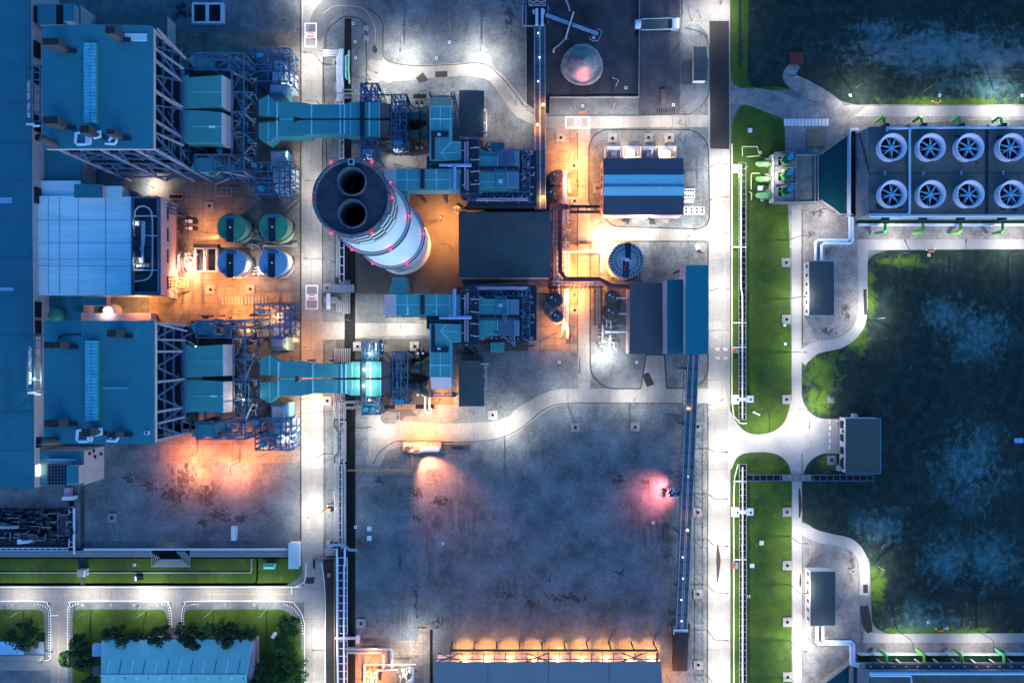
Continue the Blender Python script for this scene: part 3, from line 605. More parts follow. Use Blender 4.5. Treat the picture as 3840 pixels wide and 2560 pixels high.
for (x0, x1) in [(xw+3,xw+16),(xw+16,xw+27),(xw+27,xe)]:
    m = MB(); xc = (x0+x1)/2; m.beam((x0,ys,6),(xc,ys,24),.5); m.beam((x1,ys,6),(xc,ys,24),.5); m.beam((x0,ys,24),(xc,ys,41),.5); m.beam((x1,ys,24),(xc,ys,41),.5); part("brace", m, STEEL, bo)
m = MB()
for k in range(46):
    z = random.choice([7,13,19,25,31,37]); X = random.uniform(xw,xe-2); L_ = random.uniform(2,9)
    if k % 2: m.beam((X,ys+random.uniform(.4,3),z),(min(xe,X+L_),ys+random.uniform(.4,3),z),.25)
    else: Y = random.uniform(ys,yn-4); m.beam((xe-random.uniform(.5,4.5),Y,z),(xe-random.uniform(.5,4.5),Y+L_,z),.25)
part("inner_pipework", m, PIPE, bo)
m = MB()
for z in (12,24,36): m.box(xe-5.5,ys+.4,z-.1,xe-.4,yn-.4,z); m.box(xw+1,ys+.4,z-.1,xe-.4,ys+3.2,z)
part("floor_grating", m, STEELD, bo)
# skylight ridge
m = MB(); a = P(315,160,45.6); b = P(362,460,45.6); m.box(a[0],b[1],44.2,b[0],a[1],45.6); part("ridge_vent", m, TANKT, bo)
m = MB(); n = 24
for i in range(n):
    y0 = b[1]+(a[1]-b[1])*i/n; y1 = b[1]+(a[1]-b[1])*(i+.86)/n; xm = a[0]*.5+b[0]*.5
    for xa, xb in ((a[0],xm-.08),(xm+.08,b[0])): m.add([(xa,y0,45.62),(xb,y0,45.62),(xb,y1,45.62),(xa,y1,45.62),(xa,y0,45.75),(xb,y0,45.75),(xb,y1,45.75),(xa,y1,45.75)],[(3,2,1,0),(4,5,6,7),(0,1,5,4),(1,2,6,5),(2,3,7,6),(3,0,4,7)])
part("vent_panel", m, MAT("vent_panel_blue",(.12,.50,.62),.4,var=.35,scale=.5,bump=.05), bo)
def roofunit(u0, v0, u1, v1, slats, lab=None):
    """louvred intake seen as a dark grille on top with a brown casing"""
    x0, y1, _ = P(u0,v0,50); x1, y0, _ = P(u1,v1,50); t = T("roof_intake", lab or "brown louvred intake box on the boiler house roof", "vent", ((x0+x1)/2,(y0+y1)/2,44.3), "louvred intakes on the boiler house roofs")
    part("casing", MB().box(x0,y0,44.3,x1,y1,49.6), BROWN, t)
    m = MB(); m.box(x0+.1,y0+.1,49.6,x1-.1,y1-.1,49.8); part("grille", m, LOUV, t)
    m = MB()
    for i in range(1, slats):
        x = x0+(x1-x0)*i/slats; m.beam((x,y0,49.9),(x,y1,49.9),.1)
    part("grille_bar", m, BROWN, t)
    m = MB(); m.box(x1-1,y0-.2,44.2,x1+2.2,y0+1.0,44.9); part("base_duct", m, STEELD, t)
    return t
ru = [roofunit(155,141,216,167,9,"largest brown louvred intake box at the upper left of the upper boiler roof"),
      roofunit(158,435,212,463,9,"large brown louvred intake box at the lower left of the upper boiler roof"),
      roofunit(392,95,426,125,6,"brown louvred intake box by the top edge of the upper boiler roof"),
      roofunit(297,469,330,498,6,"brown louvred intake box in the middle of the lower row on the upper boiler roof"),
      roofunit(396,482,426,503,6,"smallest brown louvred intake box at the lower row of the upper boiler roof")]
rp_ = []
for pts, lab in [([(300,498,45),(285,500,45),(283,535,45),(290,541,45),(325,541,45)],"grey looped roof pipe around the middle intake of the upper boiler roof"),
            ([(350,495,45),(376,495,45),(376,512,45),(352,518,45)],"short grey looped roof pipe right of the middle intake, upper boiler roof"),
            ([(395,538,45),(430,540,45),(437,530,45),(437,515,45),(418,515,45),(408,530,45)],"grey looped roof pipe around the smallest intake of the upper boiler roof")]:
    m = MB(); m.ptube(pts,.42); rp_.append(one("roof_pipe", m, PIPEW, lab, "pipe"))
m = MB()
for u in (324,330,336,341): m.ptube([(u,506,45),(u,530,45),(u-4,543,45)],.3)
rp_.append(one("roof_pipe", m, PIPEW, "bundle of short grey pipes below the middle intake of the upper boiler roof", "pipe"))
m = MB(); m.tube([P(143,515,50)[:2]+(50,), (P(143,515,50)[0]+1.2,P(143,515,50)[1]-.6,44)], 1.3, 16); m.cm = 1; x,y,_ = P(143,515,50); m.cyl(x,y,50,50.1,1.0,16)
rp_.append(one("exhaust_stack", m, [BROWN, BLACK], "short round exhaust stub at the lower left corner of the upper boiler roof", "chimney"))
m = MB(); m.pb(467,126,548,153,44.0,44.5); hatch = one("roof_hatch", m, PALE, "long pale metal hatch cover near the top of the upper boiler roof", "hatch")
# steel landing between hall and boiler
lf = T("platform_tower", "blue steel stair platform between the long hall and the upper boiler house", "platform", P(120,370,16))
m = MB()
for u in (98,125,150): m.pbeam((u,245,22),(u,460,22),.35)
for v in (247,272,300,345,385,420,455): m.pbeam((98,v,22),(152,v,22),.3)
m.pbeam((98,300,22),(150,345,22),.2); m.pbeam((98,385,22),(150,345,22),.2)
part("frame", m, STEEL, lf)
for (u,v) in ((100,248),(150,248),(100,455),(150,455)): m = MB(); m.pbeam((u,v,22),(u,v,22),.1); x,y,_ = P(u,v,22); part("leg", MB().beam((x,y,16),(x,y,22),.4), STEEL, lf)
m = MB(); m.ptube([(100,466,22.5),(128,466,22.5),(128,472,22.5),(150,472,22.5)],.35); m.ptube([(108,300,21),(108,440,21)],.5); part("pipe", m, PIPEW, lf)

# duct hoods
def hood(poly, z1, z0, lab, slit):
    pts = [P(u,v,z1)[:2] for u,v in poly]; t = T("duct_hood", lab, "duct", (sum(p[0] for p in pts)/len(pts), sum(p[1] for p in pts)/len(pts), 0))
    part("cladding", MB().prism(pts, z0, z1), DUCT, t)
    xe_ = P(833,0,z1)[0]; ya = P(0,poly[3][1],z1)[1]; yb = P(0,poly[4][1],z1)[1]
    m = MB(); m.add([(xe_+.02,yb,z1-.01),(xe_+.02,ya,z1-.01),(xe_+1.6,ya,z0),(xe_+1.6,yb,z0),(xe_-1,yb,z0),(xe_-1,ya,z0)],[(0,3,2,1),(0,4,3),(1,2,5)]); part("end_panel", m, WALL, t)
    x0 = P(711,0,z1)[0]; m = MB(); m.box(x0-2.2,yb+.1,z1+.02,x0-.2,ya-.1,z1+.15); part("cover_strip", m, MAT("green_teal_cladding",(.08,.30,.34),.5,var=.1), t)
    m = MB(); m.pbeam((722,slit,z1+.05),(830,slit,z1+.05),.16,.1); m.pbeam((832,poly[3][1],z1+.05),(832,poly[4][1],z1+.05),.25,.15); part("ridge_trim", m, TRIM, t)
    m = MB()
    for yy in (ya-1, yb+1):
        for xx in (x0, xe_-1): m.beam((xx,yy,0),(xx,yy,z0),.6)
    part("support", m, STEEL, t)
    return t
hd = [hood([(691,292),(711,290),(780,286),(832,282),(832,400),(780,402),(711,406),(691,407)], 23, 17.5, "upper teal duct hood with pale end beside the upper boiler house", 345),
      hood([(691,414),(711,414),(780,417),(832,422),(832,538),(780,534),(711,535),(691,534)], 23, 17.5, "lower teal duct hood with pale end beside the upper boiler house", 475)]
m = MB(); m.pb(782,471,806,478,23,23.3); skp = one("hood_skylight", m, PAINT, "small white panel on the lower teal hood of the upper boiler", "hatch")
# angled teal duct transitions
def wedge(poly, z, lab):
    m = MB(); m.pp(poly, 10, z); return one("duct_transition", m, DUCT, lab, "duct")
wd = [wedge([(707,220),(722,208),(755,208),(797,222),(797,257),(728,257)], 20.5, "angular teal duct piece in the steel frame above the upper boiler's hoods"),
      wedge([(710,637),(738,592),(800,592),(800,640)], 20.5, "angular teal duct piece in the steel frame below the upper boiler's hoods")]
m = MB(); m.pp([(797,222),(820,245),(820,258),(797,257)], 14, 18); wd.append(one("duct_transition", m, BROWN, "brown sloping end of the angular duct above the upper boiler's hoods", "duct"))
m = MB(); m.pp([(797,625),(825,640),(800,655),(762,641)], 14, 18); wd.append(one("duct_transition", m, BROWN, "brown sloping end of the angular duct below the upper boiler's hoods", "duct"))
# steel towers
def tower(name, lab, u0, v0, u1, v1, z1, us, vs, levels=None, w=.38, diag=True, mm=STEEL, z0=0, lean=0, X=True):
    a = P(u0,v1,z1); b = P(u1,v0,z1); t = T(name, lab, "lattice tower", ((a[0]+b[0])/2,(a[1]+b[1])/2,z0))
    xs = [P(u,0,z1)[0] for u in us]; ys_ = [P(0,v,z1)[1] for v in vs]; levels = levels or [z1*.5, z1]
    for x in (xs[0],xs[-1]):
        for y in (ys_[0],ys_[-1]): part("column", MB().beam((x,y,z0),(x,y,z1),w*1.15), mm, t)
    if len(xs) > 2 or len(ys_) > 2:
        m = MB()
        for x in xs:
            for y in ys_:
                if x in (xs[0],xs[-1]) and y in (ys_[0],ys_[-1]): continue
                if x in (xs[0],xs[-1]) or y in (ys_[0],ys_[-1]): m.beam((x,y,z0),(x,y,z1),w*.9)
        if m.v: part("inner_column", m, mm, t)
    for z in levels:
        m = MB()
        for x in xs: m.beam((x,ys_[0],z),(x,ys_[-1],z),w)
        for y in ys_: m.beam((xs[0],y,z),(xs[-1],y,z),w)
        part("beam", m, mm, t)
    if diag:
        m = MB()
        for i in range(len(xs)-1):
            for j in range(len(ys_)-1):
                if (i+j) % 2: m.beam((xs[i],ys_[j],z1),(xs[i+1],ys_[j+1],z1),w*.55)
                else: m.beam((xs[i+1],ys_[j],z1),(xs[i],ys_[j+1],z1),w*.55)
        for i in range(len(xs)-1):
            m.beam((xs[i],ys_[-1],z0),(xs[i+1],ys_[-1],z1),w*.6)
        for j in range(len(ys_)-1): m.beam((xs[-1],ys_[j],z0),(xs[-1],ys_[j+1],z1),w*.6)
        part("brace", m, mm, t)
    m = MB()
    for k in range(3):
        xa = xs[0]+(xs[-1]-xs[0])*(.15+.3*k); ya = ys_[0]+(ys_[-1]-ys_[0])*(.25+.2*k); m.beam((xa,ys_[0]+.3,z1*.72),(xa,ys_[-1]-.3,z1*.72),.18); m.beam((xs[0]+.3,ya,z1*.85),(xs[-1]-.3,ya,z1*.85),.18)
    m.box(min(xs)+.4,min(ys_)+.4,z1*.45,min(xs)+abs(xs[-1]-xs[0])*.45,min(ys_)+abs(ys_[-1]-ys_[0])*.5,z1*.45+.15)
    part("platform_grid", m, mm, t)
    return t
tw = []
tw.append(tower("lattice_tower", "blue steel frame over the teal duct piece, above the upper boiler's hoods", 731,199,914,262,21.5,[731,797,860,914],[199,225,262],[12,21.5],.45))
tw.append(tower("lattice_tower", "blue steel frame over the teal duct piece, below the upper boiler's hoods", 731,580,915,642,21.5,[731,800,860,915],[580,642],[12,21.5],.45))
tw.append(tower("lattice_tower", "tall narrow blue steel frame right of the upper boiler's hoods", 870,262,915,580,21.5,[870,914],[262,345,420,500,580],[10,21.5],.45))
tw.append(tower("lattice_tower", "blue steel lattice tower by the road, upper right of the upper boiler", 948,182,1087,305,10.2,[948,1005,1045,1065,1087],[182,205,225,243,268,305],[5,10.2],.36))
tw.append(tower("lattice_tower", "blue steel lattice tower by the road, lower right of the upper boiler", 952,608,1090,728,10.6,[952,1007,1047,1068,1090],[608,643,668,685,705,728],[5,10.6],.36))
m = MB()
for (a, b) in [((914,200,21),(950,238,10)),((835,203,21),(948,240,10)),((914,262,21),(955,303,10)),((870,270,21),(950,310,10)),((915,422,21),(953,460,10)),((915,418,21),(945,385,12)),((915,590,21),(950,610,10)),((915,578,21),(945,545,12)),((915,645,21),(955,670,10)),((840,645,21),(952,668,10)),((823,646,21),(783,670,8)),((857,671,14),(810,690,4)),((1090,610,10),(1115,630,2)),((1090,720,10),(1112,742,0)),((1085,190,10),(1112,250,0)),((1087,305,10),(1108,328,0)),((952,728,10),(980,748,0))]: m.pbeam(a,b,.42)
tw.append(many("strut_group", m, STEELL, "pale raking struts propping the steel frames east of the upper boiler", "struts", "strut"))
tw.append(many("strut_group", MB().pbeam((590,108,44),(696,219,26),.5).pbeam((577,342,41),(685,402,25),.6).pbeam((578,497,41),(687,545,25),.6).pbeam((578,180,41),(687,258,25),.6), STEELL, "four long pale struts between the upper boiler house and its hoods", "struts", "strut"))
m = MB()
for v in (258,402,545): m.pbeam((640,v,25),(688,v,25),.3)
m.pbeam((687,258,25),(687,545,25),.55); m.pbeam((660,262,22),(660,545,22),.35); m.pbeam((672,265,20),(672,545,20),.3)
for k in range(22): v = 262+k*13; m.pbeam((664,v,21),(684,v,21),.14)
tw.append(one("steel_gantry", m, STEEL, "blue gantry beam on the boiler side of the upper boiler's hoods", "lattice tower"))
# dark floors between and equipment
m = MB(); m.pb(690,262,870,575,6,9); m.cm = 0; tw.append(one("duct_floor", m, STEELD, "dark plated floor below the upper boiler's hoods", "platform"))
m = MB()
for k in range(70):
    u = random.uniform(700,945); v = random.choice([random.uniform(262,283),random.uniform(540,580),random.uniform(210,255),random.uniform(595,640)]); z = random.uniform(9,14)
    m.pb(u,v,u+random.uniform(5,26),v+random.uniform(3,9),z-1.5,z)
for k in range(26):
    u = random.uniform(872,945); v = random.uniform(265,575); z = random.uniform(9,15)
    m.pb(u,v,u+random.uniform(3,9),v+random.uniform(6,30),z-1.5,z)
tw.append(many("machinery_cluster", m, DARKM, "dark cluttered machinery among the frames east of the upper boiler", "machinery", "machine"))
m = MB()
for k in range(24):
    u = random.uniform(875,945); v = random.uniform(265,570); z = random.uniform(14,17); m.ptube([(u,v,z),(u+random.uniform(10,25),v,z),(u+random.uniform(10,25),v+random.uniform(8,25),z)],.16,6)
for k in range(34):
    u = rnd0.uniform(872,1085); v = rnd0.choice([rnd0.uniform(190,300),rnd0.uniform(612,722)]) if u > 945 else rnd0.uniform(200,645); z = rnd0.uniform(3,14); L_ = rnd0.uniform(12,45)
    if k % 2: m.ptube([(u,v,z),(min(u+L_,1088),v,z),(min(u+L_,1088),v,z-2.5)],.12,5)
    else: m.ptube([(u,v,z),(u,v+L_*.7,z),(u+4,v+L_*.7,z-2)],.12,5)
tw.append(many("pipe_network", m, PIPE, "thin grey pipes threaded through the frames east of the upper boiler", "pipes", "pipe"))
for (u,v,lab) in [(963,199,"in the upper lattice tower"),(1042,612+0,"")][:1]: pass
cab = []
for (u0,v0,u1,v1,z,lab) in [(962,198,981,214,11,"small bright blue cabinet in the lattice tower upper right of the upper boiler"),(852,243,870,258,15,"small bright blue cabinet in the frame above the upper boiler's hoods"),(968,697,986,713,11,"small bright blue cabinet in the lattice tower lower right of the upper boiler"),
      (854,617,872,630,15,"small bright blue cabinet in the frame below the upper boiler's hoods"),(945,610,957,623,13,"tiny bright blue cabinet at the corner of the lower lattice tower, upper boiler"),(915,522,940,527,14,"thin bright strip platform right of the upper boiler's lower hood"),(812,556,826,570,16,"small blue cabinet below the upper boiler's lower hood"),(917,360,939,366,14,"thin bright strip platform right of the upper boiler's upper hood"),(945,282,954,296,13,"small pale cabinet left of the upper lattice tower")]:
    m = MB(); m.pb(u0,v0,u1,v1,z-2,z); cab.append(one("switch_cabinet", m, MOTOR if 'pale' not in lab else PALE, lab, "cabinet"))
# hoppers beside the road
def hopper(u0,v0,u1,v1,z,lab,flip):
    t = T("fan_housing", lab, "machinery", P((u0+u1)/2,(v0+v1)/2,0))
    a = P(u0,v1,z); b = P(u1,v0,z); m = MB(); i = 1.2
    m.add([(a[0],a[1],z-2.4),(b[0],a[1],z-2.4),(b[0],b[1],z-2.4),(a[0],b[1],z-2.4),(a[0]+i,a[1]+i,z),(b[0]-i,a[1]+i,z),(b[0]-i,b[1]-i,z),(a[0]+i,b[1]-i,z),(a[0],a[1],0),(b[0],a[1],0),(b[0],b[1],0),(a[0],b[1],0)],
      [(4,5,6,7),(0,1,5,4),(1,2,6,5),(2,3,7,6),(3,0,4,7),(8,9,1,0),(9,10,2,1),(10,11,3,2),(11,8,0,3)]); part("housing", m, ROOFM, t)
    m = MB(); m.box(a[0]+i+.2,a[1]+i+.2,z,b[0]-i-.2,b[1]-i-.2,z+.08); part("screen", m, STEELL, t)
    s = 1 if flip else -1; yy = (a[1] if flip else b[1]); ye = yy - s*4.6
    m = MB(); m.box(a[0]+1.5,min(yy,ye),0,b[0]-1.5,max(yy,ye),z-1.5); part("fan_casing", m, PALE, t)
    m = MB(); m.cyl((a[0]+b[0])/2+.4,ye-s*2.2,0,z-3,2.0,20); part("scroll", m, PALE, t)
    m = MB(); m.box(b[0]-.5,min(yy,ye)-2,0,b[0]+2,max(yy,ye)+1,2); part("motor", m, PALE, t)
    return t
hp = [hopper(1001,305,1068,358,9.5,"upper pale blue fan housing by the road right of the upper boiler",False), hopper(1003,557,1069,628,9.5,"lower pale blue fan housing by the road right of the upper boiler",True)]
# bridging ducts over the road
bd = T("bridge_duct", "wide teal twin duct spanning the road from the upper boiler towards the chimney", "duct", P(1200,447,0)); z1, z0 = 14, 8.5
def half(s):
    c = 447; o = lambda k: c+s*k
    g = 2.5 if s < 0 else 2.5
    m = MB(); m.pp([(970,o(72)),(1005,o(89) if s<0 else o(92)),(1036,o(64)),(1125,o(64)),(1170,o(55)),(1275,o(55)),(1290,o(56)),(1310,o(63)),(1423,o(63)),(1423,o(4)),(1310,o(4)),(1130,o(4)),(1100,o(13)),(1100,o(0)),(1048,o(0)),(1048,o(10)),(970,o(14))], z0, z1); part("duct_cladding", m, DUCT, bd)
    m = MB(); a = [P(1423,o(63),z1),P(1423,o(4),z1)]; b = [P(1466,o(56),z1-3),P(1466,o(6),z1-3)]
    lo = [(p[0],p[1],z0-2) for p in a+b]; m.add(a+b+lo,[(0,1,3,2),(2,3,7,6),(0,2,6,4),(1,5,7,3),(4,6,7,5)]); part("sloped_end", m, WALLB, bd)
    m = MB()
    for u, k in [(1039,64),(1168,55),(1276,56),(1292,56),(1385,63)]: m.pbeam((u,o(k),z1+.12),(u,o(3),z1+.12),.5,.3)
    for u, k, j in [(1006,90,12),(1315,63,4),(1423,63,4)]: m.pbeam((u,o(k),z1+.05),(u,o(j),z1+.05),.22,.12)
    part("duct_flange", m, TRIM, bd)
half(-1); half(1)
m = MB(); m.pb(1350,380,1365,512,z1,z1+.9); part("walkway", m, STEELD, bd)
m = MB(); m.pbeam((1048,447,z1+.05),(1100,447,z1+.05),.2,.1); part("ridge_trim", m, TRIM, bd)
m = MB()
for u in (1060,1150,1230,1330,1420):
    for v in (400,500): x,y,_ = P(u,v,z0); m.beam((x,y,0),(x,y,z0),.6)
part("support", m, STEEL, bd)
mid = [bd]
mid.append(tower("platform_tower", "upper small steel platform tower above the twin duct of the upper unit", 1353,314,1416,385,13,[1353,1366,1392,1416],[314,355,385],[6,13],.5))
mid.append(tower("platform_tower", "lower small steel platform tower below the twin duct of the upper unit", 1354,520,1417,588,12,[1354,1368,1417],[520,551,588],[6,12],.45))
mid.append(tower("lattice_tower", "tall blue steel frame between twin duct and round ducts, upper unit", 1468,355,1524,550,11.5,[1468,1484,1500,1524],[355,384,418,452,490,522,550],[5,11.5],.42))
m = MB()
m.pbeam((1416,356,12),(1470,356,12),.4); m.pbeam((1281,529,11),(1352,529,11),.25); m.pbeam((1281,529,11),(1300,545,8),.25); m.pbeam((1300,543,8),(1352,532,11),.2); m.pbeam((1417,524,11),(1470,522,11),.35); m.pbeam((1417,545,8),(1470,535,10),.3)
m.pbeam((1524,356,11),(1533,390,3),.5); m.pbeam((1524,548,11),(1535,580,0),.4); m.pbeam((1416,318,12),(1428,345,3),.4)
mid.append(many("link_beams", m, STEELD, "dark linking beams between the platform towers of the upper unit", "beams", "link_beam"))
for (u,v,z,lab) in [(1367,568,13,"left of the pair on the small platform below the upper twin duct"),(1394,568,13,"right of the pair on the small platform below the upper twin duct"),(1484,536,13,"left of the pair at the foot of the tall frame, upper unit"),(1500,536,13,"right of the pair at the foot of the tall frame, upper unit")]:
    m = MB(); x,y,_ = P(u,v,z); m.cyl(x,y,z-1.2,z,.85,16); mid.append(one("small_vessel", m, MOTOR, "round blue drum, "+lab, "drum"))
# round conical ducts
for v, lab in ((436,"upper"),(508,"lower")):
    t = T("round_duct", lab+" dark metal round duct flaring to the right, upper unit", "duct", P(1535,v,0)); z = 6.5
    part("cladding", MB().tube([P(1470,v,z),P(1530,v,z),P(1575,v,z)],[1.9,1.9,2.4],20), GALV, t)
    part("flare", MB().tube([P(1575,v,z),P(1605,v,z)],[2.4,4.2],8), GALV, t); part("band", MB().tube([P(1574,v,z),P(1576,v,z)],2.6,20), STEELD, t); mid.append(t)
m = MB(); m.pb(1490,418,1605,530,0,1.2); mid.append(one("duct_plinth", m, BLACK, "dark plinth beneath the round ducts of the upper unit", "plinth"))
def valve(u, v, lab, g=None):
    t = T("valve_actuator", lab, "valve", P(u,v,0), g); x,y,_ = P(u,v,2)
    part("stem", MB().cyl(x,y,0,1.6,.45,10), DARKM, t); part("head", MB().lathe(x,y+.9,[(.3,1.2),(.65,1.6),(.65,2.4),(.2,2.8)],12), BROWN, t); part("bonnet", MB().cyl(x,y-.5,1,2.0,.5,10), PALE, t); return t
for u, v, lab in [(1563,392,"left valve actuator of the pair above the round ducts, upper unit"),(1581,392,"right valve actuator of the pair above the round ducts, upper unit"),(1562,548,"left valve actuator of the pair below the round ducts, upper unit"),(1581,548,"right valve actuator of the pair below the round ducts, upper unit")]: mid.append(valve(u,v,lab))
def lower(s):
    return (s.replace("the upper boiler roof","the lower boiler roof").replace("upper boiler roof","lower boiler roof").replace("upper boiler","lower boiler").replace("upper unit","lower unit").replace("top left","lower left")
            .replace("upper twin duct","lower twin duct").replace("from the lower boiler towards","from the lower boiler towards"))
for o in [bo, *ru, *rp_, *hd, skp, *wd, *tw, *cab, *hp, *mid, lf]:
    if o.name.startswith("roof_hatch"): continue
    l = o["label"]; n = lower(l)
    if n == l: n = l + " (lower unit)"
    if o is lf: n = "blue steel stair platform between the long hall and the lower boiler house, lit from below"
    if o is bo: n = "lower boiler house: flat blue roof over an open steel frame, lower left"
    if o is ru[1]: n = "large brown louvred intake box lying low at the left of the lower boiler roof"
    off(o, DX, DY, n)
m = MB(); m.ptube([(223,1270,46),(223,1262,46),(232,1256,46),(270,1254,46),(302,1254,46)],.4); one("roof_pipe", m, STEELD, "thin dark bent pipe near the upper left of the lower boiler roof", "pipe")
m = MB(); m.pb(385,1453,480,1457,45,45.4); one("roof_hatch", m, TANKB, "thin pale blue strip beam on the lower part of the lower boiler roof", "beam")
m = MB(); m.pb(540,1616,556,1630,44.5,45.5); m.cm = 1; m.pb(544,1619,552,1626,45.5,45.7); one("roof_hatch", m, [PALE, LOUV], "small square hatch near the lower right corner of the lower boiler roof", "hatch")
# ================================================================ chimney
cx, cy = P(1507,920)[:2]; HC = 82.0
ch = T("chimney", "tall white twin-flue chimney with checkered collar and red warning lamps", "chimney", (cx,cy,0))
def cr(z): return 10.9 - .9*z/HC
part("shaft", MB().lathe(cx,cy,[(cr(z),z) for z in (0,10,20,30,40,50,60,70,80)],96,False), CHIM, ch, smooth=True)
m = MB()
for row, (za, zb) in enumerate([(78.6,80),(76.9,78.3),(73.4,74.9),(71.6,73.1)]): pass
n = 16
for k in range(n):
    a0 = 2*math.pi*k/n; rows = [(78.2,79.9),(74.8,76.5),(71.4,73.1)] if k % 2 else [(76.5,78.2),(73.1,74.8)]
    for za, zb in rows:
        vs = []; q = 8
        for j in range(q+1):
            a = a0+2*math.pi/n*j/q
            vs += [(cx+(cr(za)+.09)*math.cos(a),cy+(cr(za)+.09)*math.sin(a),za),(cx+(cr(zb)+.09)*math.cos(a),cy+(cr(zb)+.09)*math.sin(a),zb)]
        m.add(vs,[(2*j,2*j+2,2*j+3,2*j+1) for j in range(q)])
for z in (70.2, 69.6): m.lathe(cx,cy,[(cr(z)+.03,z),(cr(z)+.03,z+.25)],96,False)
part("checker_band", m, CHIMC, ch)
m = MB(); m.lathe(cx,cy,[(cr(79.6),79.4),(cr(80)+.15,80),(cr(80)+.15,81.6),(cr(80)-.5,82),(cr(80)-.9,81.4)],96,False); part("rim", m, RUST, ch, smooth=False)
top = MB(); zt = 81.3
fl = [(P(1320,688,82)[0],P(1320,680,82)[1]),(P(1322,800,82)[0],P(1322,801,82)[1])]
# cap: disc with two holes, as wedge faces
seg = 96; vs = [(cx,cy,zt)]
outer = [(cx+(cr(80)-.6)*math.cos(2*math.pi*k/seg), cy+(cr(80)-.6)*math.sin(2*math.pi*k/seg), zt) for k in range(seg)]
top.add(outer,[tuple(range(seg))]); part("cap", top, CHTOP, ch)
for (fx, fy) in fl:
    m = MB(); m.lathe(fx,fy,[(3.75,81.35),(3.75,82.4),(3.45,82.4),(3.3,81.9),(3.2,81.45)],40,False); f = part("flue_rim", m, RUST, ch, smooth=False)
    m = MB(); m.lathe(fx,fy,[(3.3,82.2),(3.05,60),(3.05,59)],40,False); m.lathe(fx,fy,[(3.1,59.5),(0.01,59.4)],40,False); part("flue_liner", m, MAT("flue_soot",(.05,.08,.10),.8,var=.5,scale=.5) if 'SOOT' not in globals() else SOOT, f)
# cut the cap where the flues pass
import bmesh
def cuthole(o, holes):
    bm = bmesh.new(); off_ = root(o); pts = outer
    for v in bm.verts: pass
    ov = [bm.verts.new((p[0]-off_[0],p[1]-off_[1],p[2]-off_[2])) for p in pts]
    es = [bm.edges.new((ov[i],ov[(i+1)%len(ov)])) for i in range(len(ov))]
    for (hx,hy) in holes:
        hv = [bm.verts.new((hx-off_[0]+3.3*math.cos(2*math.pi*k/40),hy-off_[1]+3.3*math.sin(2*math.pi*k/40),zt-off_[2])) for k in range(40)]
        es += [bm.edges.new((hv[i],hv[(i+1)%40])) for i in range(40)]
    bmesh.ops.triangle_fill(bm, use_beauty=True, edges=es)
    bm.to_mesh(o.data); bm.free()
capo = [c for c in ch.children if c.name.startswith("cap")][0]
mats = list(capo.data.materials); me = bpy.data.meshes.new("cap"); me.materials.append(mats[0]); capo.data = me; cuthole(capo, fl)
m = MB(); x,y,_ = P(1317,608,82); m.box(x-.75,y-.75,81.3,x+.75,y+.75,82.2); hb = part("hatch", m, TRIM, ch); m = MB(); m.box(x-.5,y-.5,82.21,x+.5,y+.5,82.3); part("hatch_opening", m, BLACK, hb)
for z in (55.6, 24.5):
    r0 = cr(z)+.02; m = MB(); m.lathe(cx,cy,[(r0,z-.3),(r0+1.05,z-.3),(r0+1.05,z),(r0,z)],96,False); wk = part("walkway", m, PALE, ch)
    m = MB()
    for k in range(84):
        a = 2*math.pi*k/84; m.beam((cx+r0*math.cos(a),cy+r0*math.sin(a),z+.06),(cx+(r0+1.1)*math.cos(a),cy+(r0+1.1)*math.sin(a),z+.06),.12)
        m.beam((cx+(r0+1.08)*math.cos(a),cy+(r0+1.08)*math.sin(a),z),(cx+(r0+1.08)*math.cos(a),cy+(r0+1.08)*math.sin(a),z+1.1),.08)
    m.lathe(cx,cy,[(r0+1.02,z+1.05),(r0+1.14,z+1.05),(r0+1.14,z+1.15),(r0+1.02,z+1.15)],96,False)
    m.lathe(cx,cy,[(r0+1.0,z-.3),(r0+1.16,z-.3),(r0+1.16,z+.1),(r0+1.0,z+.1)],96,False)
    m.lathe(cx,cy,[(r0-.0,z-.4),(r0+.12,z-.4),(r0+.12,z+.1),(r0,z+.1)],96,False)
    part("railing", m, STEELD, wk)
def plight(x,y,z,c,w,par=None,r=.15,spot=None,aim=None,name="lamp_light",blend=.6):
    d = bpy.data.lights.new(name, 'SPOT' if spot else 'POINT'); d.energy = w; d.color = c; d.shadow_soft_size = r
    o = bpy.data.objects.new(name, d); COL.objects.link(o)
    if spot:
        d.spot_size = R(spot); d.spot_blend = blend
        if aim: o.rotation_euler = (Vector(aim)-Vector((x,y,z))).to_track_quat('-Z','Y').to_euler()
    o.location = (x,y,z)
    if par: o.parent = par; o.location = Vector((x,y,z)) - root(par)
    return o
for z, rr in ((81.2,.5),(56.5,1.1),(25.4,1.1)):
    for k in range(6):
        a = R(60*k); r0 = cr(min(z,80))+rr; x, y = cx+r0*math.cos(a), cy+r0*math.sin(a)
        m = MB(); m.lathe(x,y,[(.12,z),(.25,z+.2),(.25,z+.5),(.1,z+.65)],12); part("warning_lamp", m, LAMPR, ch)
        plight(x+.7*math.cos(a),y+.7*math.sin(a),z+1.2,(1,.03,.08),22,ch,.2)
